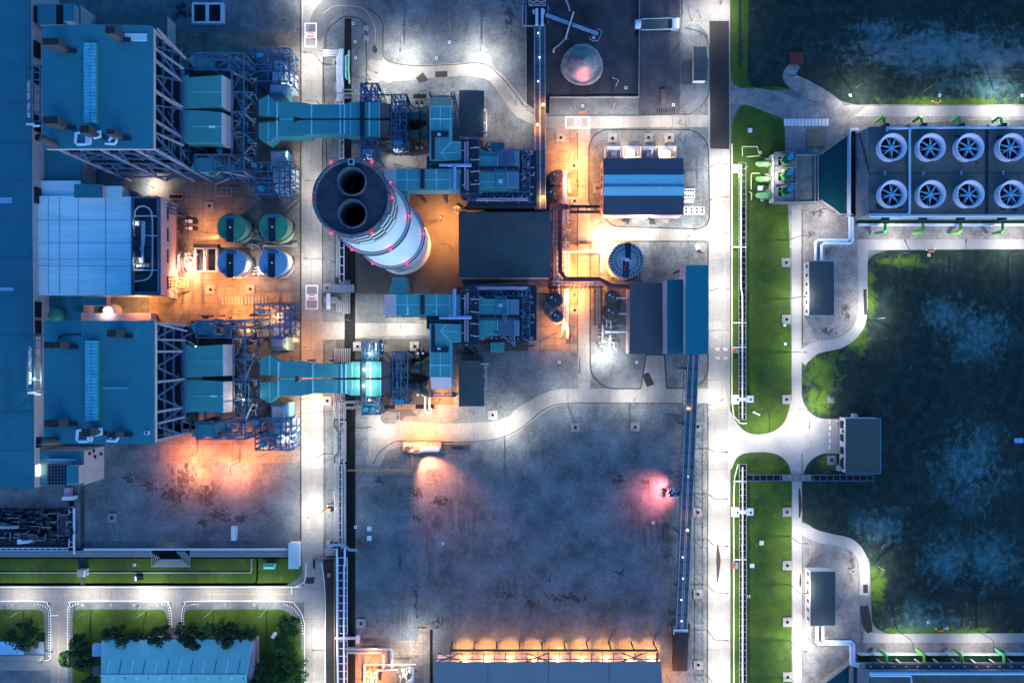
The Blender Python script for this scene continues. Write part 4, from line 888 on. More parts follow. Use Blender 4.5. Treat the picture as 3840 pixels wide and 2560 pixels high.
# breeching duct at the chimney foot (lower unit) and a matching one north
for s, (va, vb), lab in ((1,(1040,1101),"tapered steel duct joining the lower branch duct to the chimney foot"),(-1,(790,722),"tapered steel duct joining the upper branch duct to the chimney foot")):
    m = MB(); u = 1497; z = 17
    def ring(uu0,uu1,v,za,zb): return [P(uu0,v,zb)[:2]+(za,),P(uu1,v,zb)[:2]+(za,),P(uu1,v,zb)[:2]+(zb,),P(uu0,v,zb)[:2]+(zb,)]
    r1 = ring(1470,1522,va,9,17); r2_ = ring(1470,1524,va+(vb-va)*.35,9,17); r3_ = ring(1458,1530,vb,13,18.5)
    m.add(r1+r2_+r3_,[(i,(i+1)%4,(i+1)%4+4,i+4) for i in range(4)]+[(i+4,(i+1)%4+4,(i+1)%4+8,i+8) for i in range(4)]+[(0,1,2,3),(11,10,9,8)])
    one("breeching_duct", m, DUCTY, lab, "duct")

# ================================================================ east flue-gas units; the upper one mirrors the lower one
def east(mir, w):
    AX = 73.9
    def B():
        m = MB()
        if mir: m.tf = lambda x, y, z: (x, AX-y, z)
        return m
    def TT(name, lab, cat, loc): return T(name, lab, cat, (loc[0], AX-loc[1] if mir else loc[1], 0))
    z1, z0 = 21, 14.5
    t = TT("branch_duct", w+" long teal branch duct running from the chimney foot to the fan deck", "duct", P(1600,1145))
    m = B(); m.pp([(1484,1103),(1687,1103),(1687,1105),(1740,1107),(1740,1183),(1687,1183),(1484,1182)],z0,z1); part("duct_cladding", m, DUCT, t)
    m = B(); a = [P(1484,1103,z1),P(1484,1182,z1)]; b = [P(1441,1105,z1-1.5),P(1441,1184,z1-1.5)]; lo=[(p[0],p[1],p[2]-4) for p in a+b]
    m.add(a+b+lo,[(0,1,3,2),(2,3,7,6),(0,2,6,4),(1,5,7,3),(4,6,7,5)]); part("sloped_end", m, WALL, t)
    m = B()
    m.pbeam((1484,1142,z1+.05),(1576,1142,z1+.05),.2,.1); m.pbeam((1590,1142,z1+.05),(1687,1142,z1+.05),.2,.1)
    for u in (1484,1526,1637,1687): m.pbeam((u,1104,z1+.06),(u,1182,z1+.06),.22,.14)
    if not mir: m.pb(1527,1149,1532,1182,z1,z1+.2)
    part("duct_trim", m, TRIM, t)
    m = B(); m.pb(1577,1106,1591,1178,z1,z1+.9); part("walkway", m, STEELD, t)
    m = B()
    for u in (1500,1580,1660):
        for v in (1110,1175): x,y,_ = P(u,v,z0); m.beam((x,y,0),(x,y,z0),.6)
    for u in range(1450,1600,14): m.pbeam((u,1188,16),(u+7,1188,20),.18)
    m.pbeam((1445,1187,16),(1600,1187,16),.25)
    part("support", m, STEELD, t)
    t2 = TT("riser_duct", w+" broad teal riser duct with sloping end beside the dark flat building", "duct", P(1650,1330))
    m = B(); m.pp([(1613,1213),(1653,1213),(1730,1216),(1730,1281),(1691,1282),(1691,1414),(1613,1414)],z0-1,z1+.5); part("duct_cladding", m, DUCTY, t2)
    m = B(); zz = z1+.5; a = [P(1613,1414,zz),P(1691,1414,zz)]; b = [P(1613,1458,zz-5),P(1691,1456,zz-5)]
    b = [(a[0][0],a[0][1]-4.2,zz-3.2),(a[1][0],a[1][1]-4.2,zz-3.2)]; lo=[(p[0],p[1],p[2]-4) for p in a+b]
    m.add(a+b+lo,[(0,1,3,2),(2,3,7,6),(0,2,6,4),(1,5,7,3),(4,6,7,5)]); part("sloped_end", m, MAT("orange_lit_panel",(.75,.36,.22),.6,var=.05) if mir else WALL, t2)  # upper unit's sloped end: orange lamp light is put into the panel colour
    m = B(); m.pbeam((1651,1370,zz+.05),(1651,1414,zz+.05),.3,.12); m.pbeam((1611,1368,zz+.1),(1693,1368,zz+.1),.35,.2); m.pbeam((1651,1300,zz+.05),(1651,1368,zz+.05),.2,.1)
    m.pbeam((1653,1241,zz+.05),(1730,1243,zz+.05),.2,.1); m.pbeam((1653,1241,zz+.05),(1691,1281,zz+.05),.25,.1); m.pbeam((1653,1241,zz+.05),(1676,1215,zz+.05),.25,.1)
    for q in [((1613,1213),(1613,1414)),((1691,1282),(1691,1414)),((1691,1282),(1730,1281)),((1613,1414),(1691,1414))]: m.pbeam((*q[0],zz+.04),(*q[1],zz+.04),.2,.1)
    part("duct_trim", m, TRIM, t2)
    m = B(); m.pb(1617,1300,1682,1320,zz,zz+.7); m.pb(1618,1216,1630,1305,zz,zz+.6); part("walkway", m, STEELD, t2)
    m = B(); m.pb(1640,1303,1652,1311,zz+.7,zz+1.2); part("junction_box", m, PALE, t2)
    t3 = TT("duct_cradle", w+" dark steel cradle around the lower end of the riser duct", "lattice tower", P(1660,1440)); m = B()
    for u in (1616,1696,1706):
        m.pbeam((u,1290,12),(u,1484,12),.35); x,y,_ = P(u,1484,12); m.beam((x,y,0),(x,y,16),.4); x,y,_ = P(u,1300,12); m.beam((x,y,0),(x,y,16),.4)
    for v in (1300,1340,1380,1420,1470,1484): m.pbeam((1696,v,12),(1706,v,9),.3)
    for v in (1474,1484): m.pbeam((1616,v,12),(1706,v,12),.35)
    m.pbeam((1616,1460,15),(1660,1484,12),.25); m.pbeam((1660,1484,12),(1700,1460,15),.25)
    part("frame", m, STEEL, t3)
    # fan deck
    t4 = TT("fan_deck", w+" dark steel fan deck with blue monorails between the ducts", "platform", P(1760,1190))
    m = B(); m.pb(1600,1176,1745,1232,z0,z1-.8); m.pb(1726,1086,1796,1294,12,z1+.3); m.pb(1752,1070,2012,1276,6,13); part("deck", m, STEELD, t4)
    m = B(); zz2 = z1+1.2
    for v0, v1 in ((1098,1176),(1200,1281)):
        for u in (1751,1756): m.pbeam((u,v0,zz2),(u,v1,zz2),.25)
        for k in range(9): vv = v0+(v1-v0)*k/8; m.pbeam((1751,vv,zz2),(1756,vv,zz2),.18)
    m.pb(1741,1104,1746,1280,zz2-.4,zz2)
    for v in (1120,1168,1212,1257): m.pbeam((1764,v,zz2),(1800,v+4,zz2-.6),.35)
    for q in [((1782,1108),(1762,1140)),((1762,1150),(1782,1175)),((1762,1215),(1782,1245))]: m.pbeam((*q[0],zz2-1),(*q[1],zz2-1),.2)
    part("monorail", m, STEELL, t4)
    m = B()
    for u in (1727,1795): m.pbeam((u,1087,z1+1.3),(u,1294,z1+1.3),.12)
    for v in (1087,1294): m.pbeam((1727,v,z1+1.3),(1795,v,z1+1.3),.12)
    for q in [((1612,1176),(1690,1176)),((1612,1202),(1726,1202)),((1612,1176),(1612,1202)),((2012,1200),(2012,1275)),((1752,1070),(2005,1060))]: m.pbeam((*q[0],z1),(*q[1],z1),.14)
    part("railing", m, STEEL, t4)
    m = B()
    for u, v in [(1749,1087),(1732,1118),(1732,1248),(1780,1135),(1780,1262),(1722,1167),(1626,1167),(1745,1292),(1619,1258),(1832,1252)]: m.pb(u,v,u+8,v+1.6,z1+.6,z1+.9)
    part("strip_light", m, PAINT, t4)
    m = B(); rg = random.Random(11)
    for k in range(80):
        u, v = rg.choice([(rg.uniform(1800,1990),rg.uniform(1086,1102)),(rg.uniform(1952,2008),rg.uniform(1104,1270)),(rg.uniform(1790,1950),rg.uniform(1183,1197)),(rg.uniform(1792,2005),rg.uniform(1262,1274))])
        if k % 3: m.pb(u,v,u+rg.uniform(2,9),v+rg.uniform(2,6),13,13+rg.uniform(.5,2.5))
        else: m.ptube([(u,v,14.5),(u+rg.uniform(-18,18),v,14.5),(u,v+rg.uniform(-8,8),14.5)],.16,5)
    many("deck_equipment", m, STEELL, w+" scatter of small pipes and boxes on the dark deck around the duct boxes", "equipment", "fitting")
    # pale T pipe
    m = B(); m.ptube([(1704,1083,23),(1704,1185,23)],.62,12); m.ptube([(1647,1191,22.6),(1682,1191,22.6)],.45,12); m.ptube([(1680,1190,22.8),(1768,1190,22.8)],.6,12)
    one("vent_pipe", m, MAT("lavender_pipe",(.30,.33,.58),.5,var=.1), w+" lavender T-shaped pipe lying over the fan deck", "pipe")
    # two absorber ducts east of the deck
    z3 = 18.5
    t5 = TT("absorber_duct", w+" teal duct box with grey end, the one farther from the dark flat building", "duct", P(1870,1150))
    m = B(); m.pp([(1784,1104),(1822,1120),(1857,1120),(1902,1122),(1902,1180),(1784,1180)],11,z3); part("duct_cladding", m, DUCT, t5)
    m = B(); m.pb(1900,1122,1947,1180,12,z3+.3); part("end_panel", m, MAT("slate_panel",(.12,.22,.30),.6,var=.15), t5)
    m = B(); m.pbeam((1784,1142,z3+.05),(1857,1142,z3+.05),.15,.1); m.pbeam((1902,1122,z3+.4),(1902,1180,z3+.4),.2,.1); part("duct_trim", m, TRIM, t5)
    m = B(); m.pb(1869,1138,1884,1150,z3,z3+1); part("junction_box", m, PALE, t5)
    t6 = TT("absorber_duct", w+" teal duct box with grey end, the one nearer the dark flat building", "duct", P(1870,1225))
    m = B(); m.pb(1784,1200,1866,1240,11,z3); m.pp([(1784,1240),(1840,1240),(1900,1252),(1880,1258),(1822,1260),(1788,1276)],11,z3-1); part("duct_cladding", m, DUCT, t6)
    m = B(); m.pb(1866,1200,1928,1258,12,z3+.2); part("end_panel", m, MAT("dusk_panel",(.10,.13,.20),.6,var=.15), t6)
    m = B(); m.pb(1928,1200,1948,1258,12,z3+.2); part("end_strip", m, MAT("slate_strip",(.15,.24,.32),.6,var=.15), t6)
    m = B(); m.pbeam((1866,1200,z3+.3),(1866,1240,z3+.3),.2,.1); part("duct_trim", m, TRIM, t6)
    m = B(); m.tube([P(1784,1190,z3-.3),P(1945,1190,z3-.3)],.9,12); m.cm = 0; one("header_pipe", m, STEELD, w+" dark pipe lying in the gap between the two teal duct boxes", "pipe")
    # square frames and jib
    t7 = TT("duct_cradle", w+" light blue square frame standing on the teal duct boxes", "lattice tower", P(1880,1150)); m = B(); z = z3+2.6
    for u in (1857,1900): m.pbeam((u,1113,z),(u,1186,z),.3)
    for v in (1115,1155,1176): m.pbeam((1857,v,z),(1900,v,z),.3)
    for u, v in ((1857,1113),(1900,1113),(1857,1186),(1900,1186)): x,y,_ = P(u,v,z); m.beam((x,y,z3),(x,y,z),.3)
    part("frame", m, STEEL, t7)
    t8 = TT("jib_crane", w+" blue lattice jib with triangular stay leaning off the duct boxes", "crane", P(1910,1240)); m = B()
    for a, b in [((1885,1180,z),(1925,1290,13)),((1893,1178,z),(1932,1282,13)),((1880,1200,z),(1880,1253,z)),((1880,1200,z),(1930,1200,z)),((1930,1200,z),(1930,1298,11)),((1884,1256,z3),(1930,1298,11)),((1880,1254,z),(1930,1254,z))]: m.pbeam(a,b,.26)
    for k in range(7): f = k/7; m.pbeam((1885+40*f,1180+110*f,z-7*f),(1893+39*f,1178+104*f,z-7*f),.16)
    part("lattice", m, STEEL, t8)
    # perimeter truss
    t9 = TT("steel_truss", w+" long blue truss gallery wrapping the outer corner of the duct boxes", "lattice tower", P(1900,1090)); m = B(); z = 17
    for v in (1076,1081,1110): m.pbeam((1752,v,z),(1988,v,z),.35)
    for u in (1961,1987): m.pbeam((u,1076,z),(u,1271,z),.35)
    us = [1752,1825,1885,1945,1987]
    for a, b in zip(us, us[1:]): m.pbeam((a,1080,z),((a+b)/2,1110,z),.22); m.pbeam(((a+b)/2,1110,z),(b,1080,z),.22); m.pbeam((a,1078,z),(a,1110,z),.3)
    vs_ = [1110,1132,1155,1180,1202,1225,1248,1271]
    for i, (a, b) in enumerate(zip(vs_, vs_[1:])): m.pbeam((1961 if i%2 else 1987,a,z),(1987 if i%2 else 1961,b,z),.2); m.pbeam((1961,b,z),(1987,b,z),.25)
    for u, v in ((1752,1078),(1825,1078),(1885,1078),(1945,1078),(1987,1078),(1987,1180),(1987,1271)): x,y,_ = P(u,v,z); m.beam((x,y,0),(x,y,z),.4)
    part("frame", m, STEEL, t9)
    m = B()
    for k in range(16): m.ptube([(1790+k*12,1073,z+.3),(1790+k*12,1080,z+.3)],.15,6)
    for q in ((1786,1077),(1980,1077)), ((1790,1083),(1975,1083)): m.ptube([(*q[0],z+.4),(*q[1],z+.4)],.28)
    part("pipework", m, STEELL, t9)
    t10 = TT("ground_hut", w+" small teal-roofed hut beside the duct boxes", "shed", P(1865,1303)); m = B(); m.pb(1839,1283,1891,1322,0,8); part("wall", m, STEELD, t10)
    m = B(); m.pb(1839,1283,1891,1322,8,8.3); part("roof", m, DUCT if not mir else ROOFB, t10)
    m = B(); m.pp([(1720,1352),(1814,1350),(1816,1522),(1722,1524)],6.2,6.6); t11 = TT("substation_building", w+" plain dark flat-roofed building next to the riser duct", "building", P(1767,1437)); part("roof", m, ROOFD, t11)
    m = B(); m.pp([(1723,1353),(1812,1353),(1813,1520),(1724,1520)],0,6.2); part("wall", m, WALLW, t11)
    t12 = TT("side_pipe", w+" slim pipe with brackets running down the side of the dark flat building", "pipe", P(1825,1440)); m = B(); m.ptube([(1824,1360,3),(1824,1460,3)],.25); m.ptube([(1803,1364,7.2),(1836,1363,7.2)],.25)
    part("pipe", m, PIPE, t12); m = B()
    for v in (1378,1410,1458): m.pb(1816,v-2,1820,v+2,2,4)
    part("bracket", m, PALE, t12)
    m = B()
    for k in range(60):
        u = random.uniform(1700,2000); v = random.uniform(1060,1300); z = random.uniform(1,5); m.pb(u,v,u+random.uniform(4,22),v+random.uniform(2,8),z-1,z)
    for k in range(14): u = random.uniform(1700,1840); m.pbeam((u,1288,8),(u+random.uniform(10,40),random.uniform(1300,1340),5),.3)
    many("machinery_cluster", m, DARKM, w+" cluttered dark machinery under the fan deck and duct boxes", "machinery", "machine")
east(False, "lower"); east(True, "upper")
m = MB(); m.pb(1720,795,2065,1040,8.6,9); DM = T("coal_shed", "largest plain dark-roofed building in the middle, right of the chimney", "building", P(1890,915,0)); part("roof", m, ROOFD, DM)
m = MB(); m.pp([(1722,797),(2063,797),(2063,1038),(1722,1038)],0,8.6); part("wall", m, WALL, DM)
m = MB(); m.pbeam((1722,916,9.05),(2063,916,9.05),.12,.08); m.pbeam((2020,916,9.15),(2060,916,9.15),.35,.12); m.pbeam((1720,1040,9.02),(2065,1040,9.02),.2,.12); part("roof_seam", m, STEEL, DM)

# ================================================================ storage tanks, west yard
def tank(name, lab, u, v, r, z, wm, rm, group=None, seg=48):
    x,y,_ = P(u,v,z); rr = r*S*(H-z)/H; t = T(name, lab, "tank", (x,y,0), group)
    part("shell", MB().lathe(x,y,[(rr,0),(rr,z-.3)],seg), wm, t, smooth=False); part("roof", MB().lathe(x,y,[(rr+.06,z-.3),(rr+.06,z-.15),(0.05,z+.3)],seg), rm, t)
    return t, x, y, rr
for (u,v,wm,rm,lab) in [(867,852,TANKG,TANKT,"teal-topped storage tank, upper left of the four by the road"),(1024,850,TANKG,TANKT,"green-walled teal-topped storage tank, upper right of the four by the road"),
      (867,985,WALLW,TANKB,"blue-topped white storage tank, lower left of the four by the road"),(1023,984,WALLW,TANKB,"blue-topped white storage tank, lower right of the four by the road")]:
    t, x, y, rr = tank("storage_tank", lab, u, v, 53, 8.5, wm, rm, "four storage tanks by the road")
    m = MB(); m.box(x-1.4,y-rr-.3,8.7,x+.9,y+rr*.9,9.3); part("walkway", m, STEELD, t)
    m = MB(); m.box(x-1.4,y+rr*.6,9.3,x+2.2,y+rr*.85,9.5); m.box(x-3,y-rr*.75,9.0,x-1.3,y-rr*.5,9.4); part("platform", m, STEEL, t)
    m = MB(); m.lathe(x,y-.2,[(.28,9.3),(.3,9.8),(.1,10)],10); part("vent", m, PAINT, t)
    m = MB()
    for k in range(20):
        a = R(-75+k*5.5); z = 8.2-k*.41; m.beam((x+(rr+.1)*math.cos(a),y+(rr+.1)*math.sin(a),z),(x+(rr+.9)*math.cos(a),y+(rr+.9)*math.sin(a),z),.35,.1)
    part("stair", m, STEELD, t)
tp = MB(); rnd = random.Random(3)
for k in range(70):
    u = rnd.choice([948,965,972,985]); u += rnd.uniform(-8,8); v = rnd.choice([rnd.uniform(880,930),rnd.uniform(1000,1030)]); z = rnd.uniform(.4,2)
    if k % 2: tp.ptube([(u,v,z),(u+rnd.uniform(-22,22),v,z)],.18,6)
    else: tp.pb(u,v,u+rnd.uniform(2,6),v+rnd.uniform(2,6),0,z)
many("pipe_network", tp, PIPE, "tangle of small pipes and valves between the four storage tanks", "pipes", "pipe")
for pts, r, lab in [([(826,918,1.2),(960,918,1.2)],.22,"upper of the two thin pipes between the left pair of storage tanks"),([(826,925,1.2),(980,925,1.2)],.22,"lower of the two thin pipes between the left pair of storage tanks"),([(988,922,1.2),(1115,920,1.2),(1115,914,1.2),(1095,914,1.2)],.3,"looped pipe between the right pair of storage tanks"),
       ([(955,862,1),(965,862,1),(965,890,1)],.25,"short bent green pipe right of the upper left storage tank")]: one("tank_pipe", MB().ptube(pts,r), PIPE, lab, "pipe")
# neutralising basin
t = T("basin", "square concrete basin with two dark compartments left of the storage tanks", "basin", P(770,972,0))
m = MB()
for a,b,c,d_ in [(727,927,816,932),(727,1014,816,1019),(727,932,734,1014),(808,932,816,1014),(762,932,766,1014),(771,932,776,1014)]: m.pb(a,b,c,d_,0,1.6)
part("wall", m, WALLW, t); m = MB(); m.pb(734,932,762,1014,0,.3); m.pb(776,932,808,1014,0,.3); part("basin_floor", m, DARKM, t); m = MB(); m.pb(764,960,773,1016,1.6,2.4); part("walkway", m, PALE, t)
m = MB(); m.pb(727,915,816,927,.1,3); one("basin_canopy", m, STEELD, "dark narrow canopy along the top side of the square concrete basin", "canopy")
m = MB()
for a in [((733,893),(820,886)),((735,900),(822,893)),((733,893),(730,925)),((733,888),(733,915))]: m.pbeam((*a[0],2),(*a[1],2),.15)
one("railing", m, PIPE, "thin railing frame above the square concrete basin", "railing")
for (u,v,lab) in [(692,822,"upper of two small dark cabinets with white tops on the orange-lit yard"),(692,849,"lower of two small dark cabinets with white tops on the orange-lit yard")]:
    t = T("pump_skid", lab, "machinery", P(u+22,v+7,0)); part("base", MB().pb(u,v,u+45,v+15,0,1.2), STEELD, t); part("motor", MB().pb(u+14,v+1,u+25,v+13,1.2,2.2), PALE, t); part("motor", MB().pb(u+2,v+2,u+8,v+12,1.2,1.8), PALE, t)
m = MB()
for k in range(34):
    v = 800+rnd.uniform(0,230); u = rnd.uniform(662,690); m.pb(u,v,u+rnd.uniform(3,14),v+rnd.uniform(2,7),0,rnd.uniform(.5,2.5))
m.pbeam((664,780,3),(664,1010,3),.3); m.pbeam((690,800,3),(690,960,3),.3)
for v in range(790,1010,22): m.pbeam((664,v,3),(690,v,3),.25)
many("pipe_trestle", m, BROWN, "brown pipe trestle running along the foot of the pink-lit wall", "pipe rack", "member")
one("bent_pipe", MB().ptube([(668,1008,1.5),(668,958,1.5),(674,950,1.5),(684,950,1.5)],.55,10), PALE, "thick pale bent pipe beside the brown pipe trestle", "pipe")
m = MB()
for k in range(46):
    u = rnd.uniform(690,735); v = rnd.uniform(935,1010); m.pb(u,v,u+rnd.uniform(2,8),v+rnd.uniform(2,6),0,rnd.uniform(.4,2))
many("pump_cluster", m, WALLW, "brightly lit cluster of small pumps left of the square concrete basin", "pumps", "pump")
st = T("stair_frame", "brown steel stair frame at the lower end of the pink-lit wall", "stairs", P(670,1060,0)); m = MB()
for v in (1040,1052,1064,1075): m.pbeam((620,v,8),(700,v+3,3),.35)
for u in (624,640,655,668,680,692,704): m.pbeam((u,1038,6),(u,1080,6),.2)
part("stair", m, BROWN, st)
st = T("stair_frame", "dark steel stair frame at the upper end of the pink-lit wall", "stairs", P(650,790,0)); m = MB()
for v in (765,778,796): m.pbeam((618,v,9),(690,v+16,3),.4)
for u in (625,640,660,680): m.pbeam((u,762,6),(u+4,800,6),.2)
part("stair", m, STEEL, st)
m = MB()
for a in [((807,672),(807,736)),((807,736),(868,736)),((868,736),(868,705)),((830,706),(893,706)),((830,706),(830,715)),((852,715),(852,735)),((864,716),(886,716))]: m.pbeam((*a[0],1.5),(*a[1],1.5),.25)
one("railing", m, PIPE, "rectangular maze of thin railings below the upper boiler's struts", "railing")
t = T("barrier_pit", "small dark pit edged with red and white barrier stripes above the lit yard", "pit", P(658,736,0)); part("pit", MB().pb(636,728,682,744,.02,.3), BLACK, t)
m = MB(); m2 = MB()
for i in range(8):
    for v in (727,744): (m if i%2 else m2).pb(636+i*5.8,v,641+i*5.8,v+1.6,.3,.9)
part("barrier", m, PAINT, t); part("barrier", m2, RPAINT, t)
m = MB(); m.pb(548,733,588,741,0,1.8); m.cm=1; m.pb(548,733,560,741,1.8,2.4); one("parked_pickup", m, [REDC, STEELD], "dark red low vehicle parked by the bright corner lamp of the blue-roofed building", "vehicle")
# skirting slabs and drains of the yard
m = MB()
for k in range(14): u = 830+k*12.5; m.pb(u,1112,u+8,1142,.1,.35 if k%3 else .6)
many("drain_cover", m, BASE, "concrete drain cover in the row below the lower storage tanks", "drain cover", None, "drain covers below the storage tanks")

# ================================================================ manhole blocks: square pads with a round cover
pads = [(787,773,0),(1263,237,1),(1272,328,1),(2103,518,1),(2296,520,1),(2431,518,1),(2509,518,1),(2240,707,0),(2152,623,0),(2154,755,0),(2155,1163,0),(1263,1853,1),(1354,2335,1),(1228,1270+232,1),(2157,1602,1),(2381,1600,1),(2616,1599,1),(2616,1920,0),(2617,2225,0),(2618,2490,0),(2947,985,1),(2948,1197,1),(2949,1497,1),(2950,1918,1),(2951,2118,1),(2951,2330,1),(3117,1724,1),(422,1940,1),
        (1848,1555,0),(1555,1298,1),(1342,1299,1),(1108,1165,0),(791,1086,0),(940,1084,0),(2952,2535,0),(1229,1080,1),(1955,1250,0)]
proto = None
where = {0:"on the yard"}
def near(u, v): return ("upper" if v < 850 else "middle" if v < 1700 else "lower") + (" left" if u < 1280 else " middle" if u < 2560 else " right")
seen = {}
for i, (u, v, k) in enumerate(pads):
    g = "concrete pads with round covers"; reg = near(u, v); seen[reg] = seen.get(reg, 0)+1
    lab = "square concrete pad with a dark round cover in the %s part of the plant" % reg
    if proto is None:
        t = T("manhole_pad", lab, "manhole", P(u,v,0), g); x,y,_ = P(u,v); part("pad", MB().box(x-1.7,y-1.7,0,x+1.7,y+1.7,.45), BASE, t); part("cover", MB().cyl(x,y,.45,.6,.55,16), BLACK, t); proto = t; p0 = (x,y)
    else: x,y,_ = P(u,v); c = dup(proto, (x,y,0), lab)
for (u,v,r,z,lab) in [(1325,90,0,0,""),(1332,158,0,0,""),(1334,218,0,0,""),(1685,159,0,0,""),(1637,219,0,0,""),(1812,224,0,0,""),(2347,330,0,0,""),(2185,398,0,0,""),(2525,394,0,0,""),(2097,1358,0,0,""),(2387,1358,0,0,""),(1334,1975,0,0,""),(1661,2037,0,0,""),(2449,1959,0,0,""),(505,2116,0,0,""),(3187,359,0,0,""),(3522,359,0,0,""),(3832,359,0,0,""),(2850,573,0,0,""),(2857,750,0,0,""),(3482,957,0,0,""),(3480,2330,0,0,""),(3550,2353,0,0,""),(2807,2234,0,0,"")]:
    m = MB(); x,y,_ = P(u,v); m.box(x-.5,y-.5,0,x+.5,y+.5,.35); m.cm=1; m.cyl(x,y,.35,.42,.25,8)
    one("survey_box", m, [PALE,BLACK], "tiny pale inspection box in the %s part of the plant" % near(u,v), "inspection box", "tiny inspection boxes")
for (u0,v0,u1,v1,h,mm,lab) in [(1376-14+0,95,1381,114,.5,BASE,"square pink-grey slab above the other beside the loop road"),(1362,133,1382,152,.5,BASE,"square pink-grey slab below the other beside the loop road"),(1376,1973,1393,1990,.3,PALE,"pale square slab above the other at the left edge of the big yard"),(1376,2008,1393,2026,.3,PALE,"pale square slab below the other at the left edge of the big yard"),
      (2479,334,2496,388,1.0,BROWN,"long narrow brown box on the gravel right of the coal yard"),(2490,1965,2508,2019,1.2,BROWN,"long narrow brown box on the big yard by the lower conveyor"),(866,1974,883,2026,2,PALE,"long narrow pale box on the gravel of the lower left yard"),(2123,1259,2158,1282,1.2,BROWN,"rounded brown slab beside the small tanks, below the coal shed"),
      (3026,485,3094,551,.4,BASEB,"large flat brown slab above the pump station"),(2806,481,2821,496,.5,PALE,"small white slab on the grass left of the gravel road"),(2843,697,2861,715,.6,PALE,"small white slab on the grass left of the lower pump inlet"),(2939,1215,2948,1224,.4,PALE,"tiny white slab just below a concrete pad by the grass path"),(2941,1285,2950,1294,.4,PALE,"tiny white slab alone beside the grass path"),
      (2849,2027,2864,2043,.4,PALE,"white slab in the middle of the lower grass strip"),(2813,2113,2829,2128,.4,PALE,"white slab at the left side of the lower grass strip"),(2232,697-2,2252,715,.6,BASE,"small slab left of the striped-roof building"),(3805,1642,3838,1660,.4,TANKB,"pale blue slab at the right edge of the dark field"),(2170,417,2195,422,.8,ORANGE,"orange bar lying on the gravel under the coal yard"),
      (2960,195,3014,240,.8,REDC,"dark red flat container roof on the dark grass, upper right"),(2240,1098,2266,1104,.8,BROWN,"flat brown bar")][:-1]:
    m = MB(); m.pb(u0,v0,u1,v1,.0,h); one("concrete_slab" if mm in (BASE,BASEB,PALE,TANKB) else "storage_box", m, mm, lab, "slab" if mm in (BASE,BASEB,PALE,TANKB) else "box")
m = MB()
for k in range(13): u = 2940+k*13; m.pb(u,446,u+11,472,0,.12+.05*(k%3))
many("timber_board", m, WALLW, "pale board in the row lying on the dirt above the large brown slab", "board", None, "pale boards on the dirt")
# ================================================================ pump building, stepped building, round tanks
t = T("pump_building", "gabled building with two bright stripes along its dark blue roof", "building", P(2410,698,0)); z1 = 8
a = P(2262,805,z1); b = P(2563,592,z1); ym = (a[1]+b[1])/2
part("wall", MB().box(a[0]+.15,a[1]+.15,0,b[0]-.15,b[1]-.15,7.6), WALL, t)
yA = P(0,735,z1)[1]; yB = P(0,657,z1)[1]
m = MB(); m.add([(a[0],a[1],7.6),(b[0],a[1],7.6),(b[0],yA,8.6),(a[0],yA,8.6),(a[0],yB,8.6),(b[0],yB,8.6),(b[0],b[1],7.6),(a[0],b[1],7.6)],[(0,1,2,3),(4,5,6,7)]); part("roof", m, MAT("navy_roof",(.10,.10,.12),.5,var=.12,scale=.1,bump=.03,corr=('X',2.,.4)), t)
m = MB(); m.add([(a[0],yA,8.6),(b[0],yA,8.6),(b[0],ym,9.1),(a[0],ym,9.1),(b[0],yB,8.6),(a[0],yB,8.6)],[(0,1,2,3),(3,2,4,5)]); part("roof_stripe", m, MAT("sky_roof",(.38,.70,.72),.5,var=.1,corr=('X',2.,.3)), t)
m = MB(); m.beam((a[0],ym+.3,9.2),(b[0],ym+.3,9.2),.2); m.beam((a[0],ym-.3,9.2),(b[0],ym-.3,9.2),.2); m.beam((a[0],yB+1.2,8.6),(b[0],yB+1.2,8.6),.15); part("ridge_rail", m, STEEL, t)
m = MB(); m.add([(a[0]+.1,a[1],7.5),(a[0]+.1,yA,8.5),(a[0]+.1,ym,9.),(a[0]+.1,yB,8.5),(a[0]+.1,b[1],7.5)],[(0,1,2,3,4)]); part("gable", m, WALL, t)
for v in (632,660,690,735,765): m = MB(); y = P(0,v,6)[1]; m.box(a[0]+.02,y-.9,1.5,a[0]+.16,y+.9,4); part("window", m, LOUV, t)
# transformer bays on the north side
for i, u in enumerate([2274,2340,2408,2474]):
    lit = i in (1, 3); g = "transformer bays above the striped-roof building"
    lab = ["leftmost transformer bay above the striped-roof building, grey","second transformer bay from the left above the striped-roof building, brightly lit","third transformer bay from the left above the striped-roof building, grey","rightmost transformer bay above the striped-roof building, brightly lit"][i]
    t = T("transformer_bay", lab, "transformer", P(u+30,573,0)); m = MB(); m.pb(u-4,548,u-1,592,0,3.5); part("fire_wall", m, WALLW, t)
    m = MB(); m.pb(u+2,548,u+58,592,0,.3); part("base", m, WALLW, t)
    m = MB(); m.pb(u+18,560,u+40,584,.3,2.6); part("tank", m, PALE, t); m = MB()
    for k in range(4): m.pb(u+8+k*2.6,562,u+9.2+k*2.6,582,.3,2.2); m.pb(u+42+k*2.6,562,u+43.2+k*2.6,582,.3,2.2)
    part("radiator", m, PIPE, t); m = MB()
    for k in range(3): x,y,_ = P(u+22+k*7,566,3); m.cyl(x,y,2.6,3.5,.22,8)
    part("bushing", m, BROWN, t)
m = MB(); m.pb(2534,548,2538,592,0,3.5); one("fire_wall", m, WALLW, "last white divider wall at the right end of the transformer bays", "wall")
t = T("cable_bridge", "dark enclosed bridge from the pipe rack to the striped-roof building", "bridge", P(2195,783,0)); m = MB()
m.pb(2138,769,2250,778,5,6.2); m.pb(2138,790,2250,798,5,6.2); part("duct", m, STEELD, t); m = MB()
for u in (2142,2170,2200,2230): m.pbeam((u,772,5.6),(u,796,5.6),.3)
part("cross_beam", m, STEELD, t)
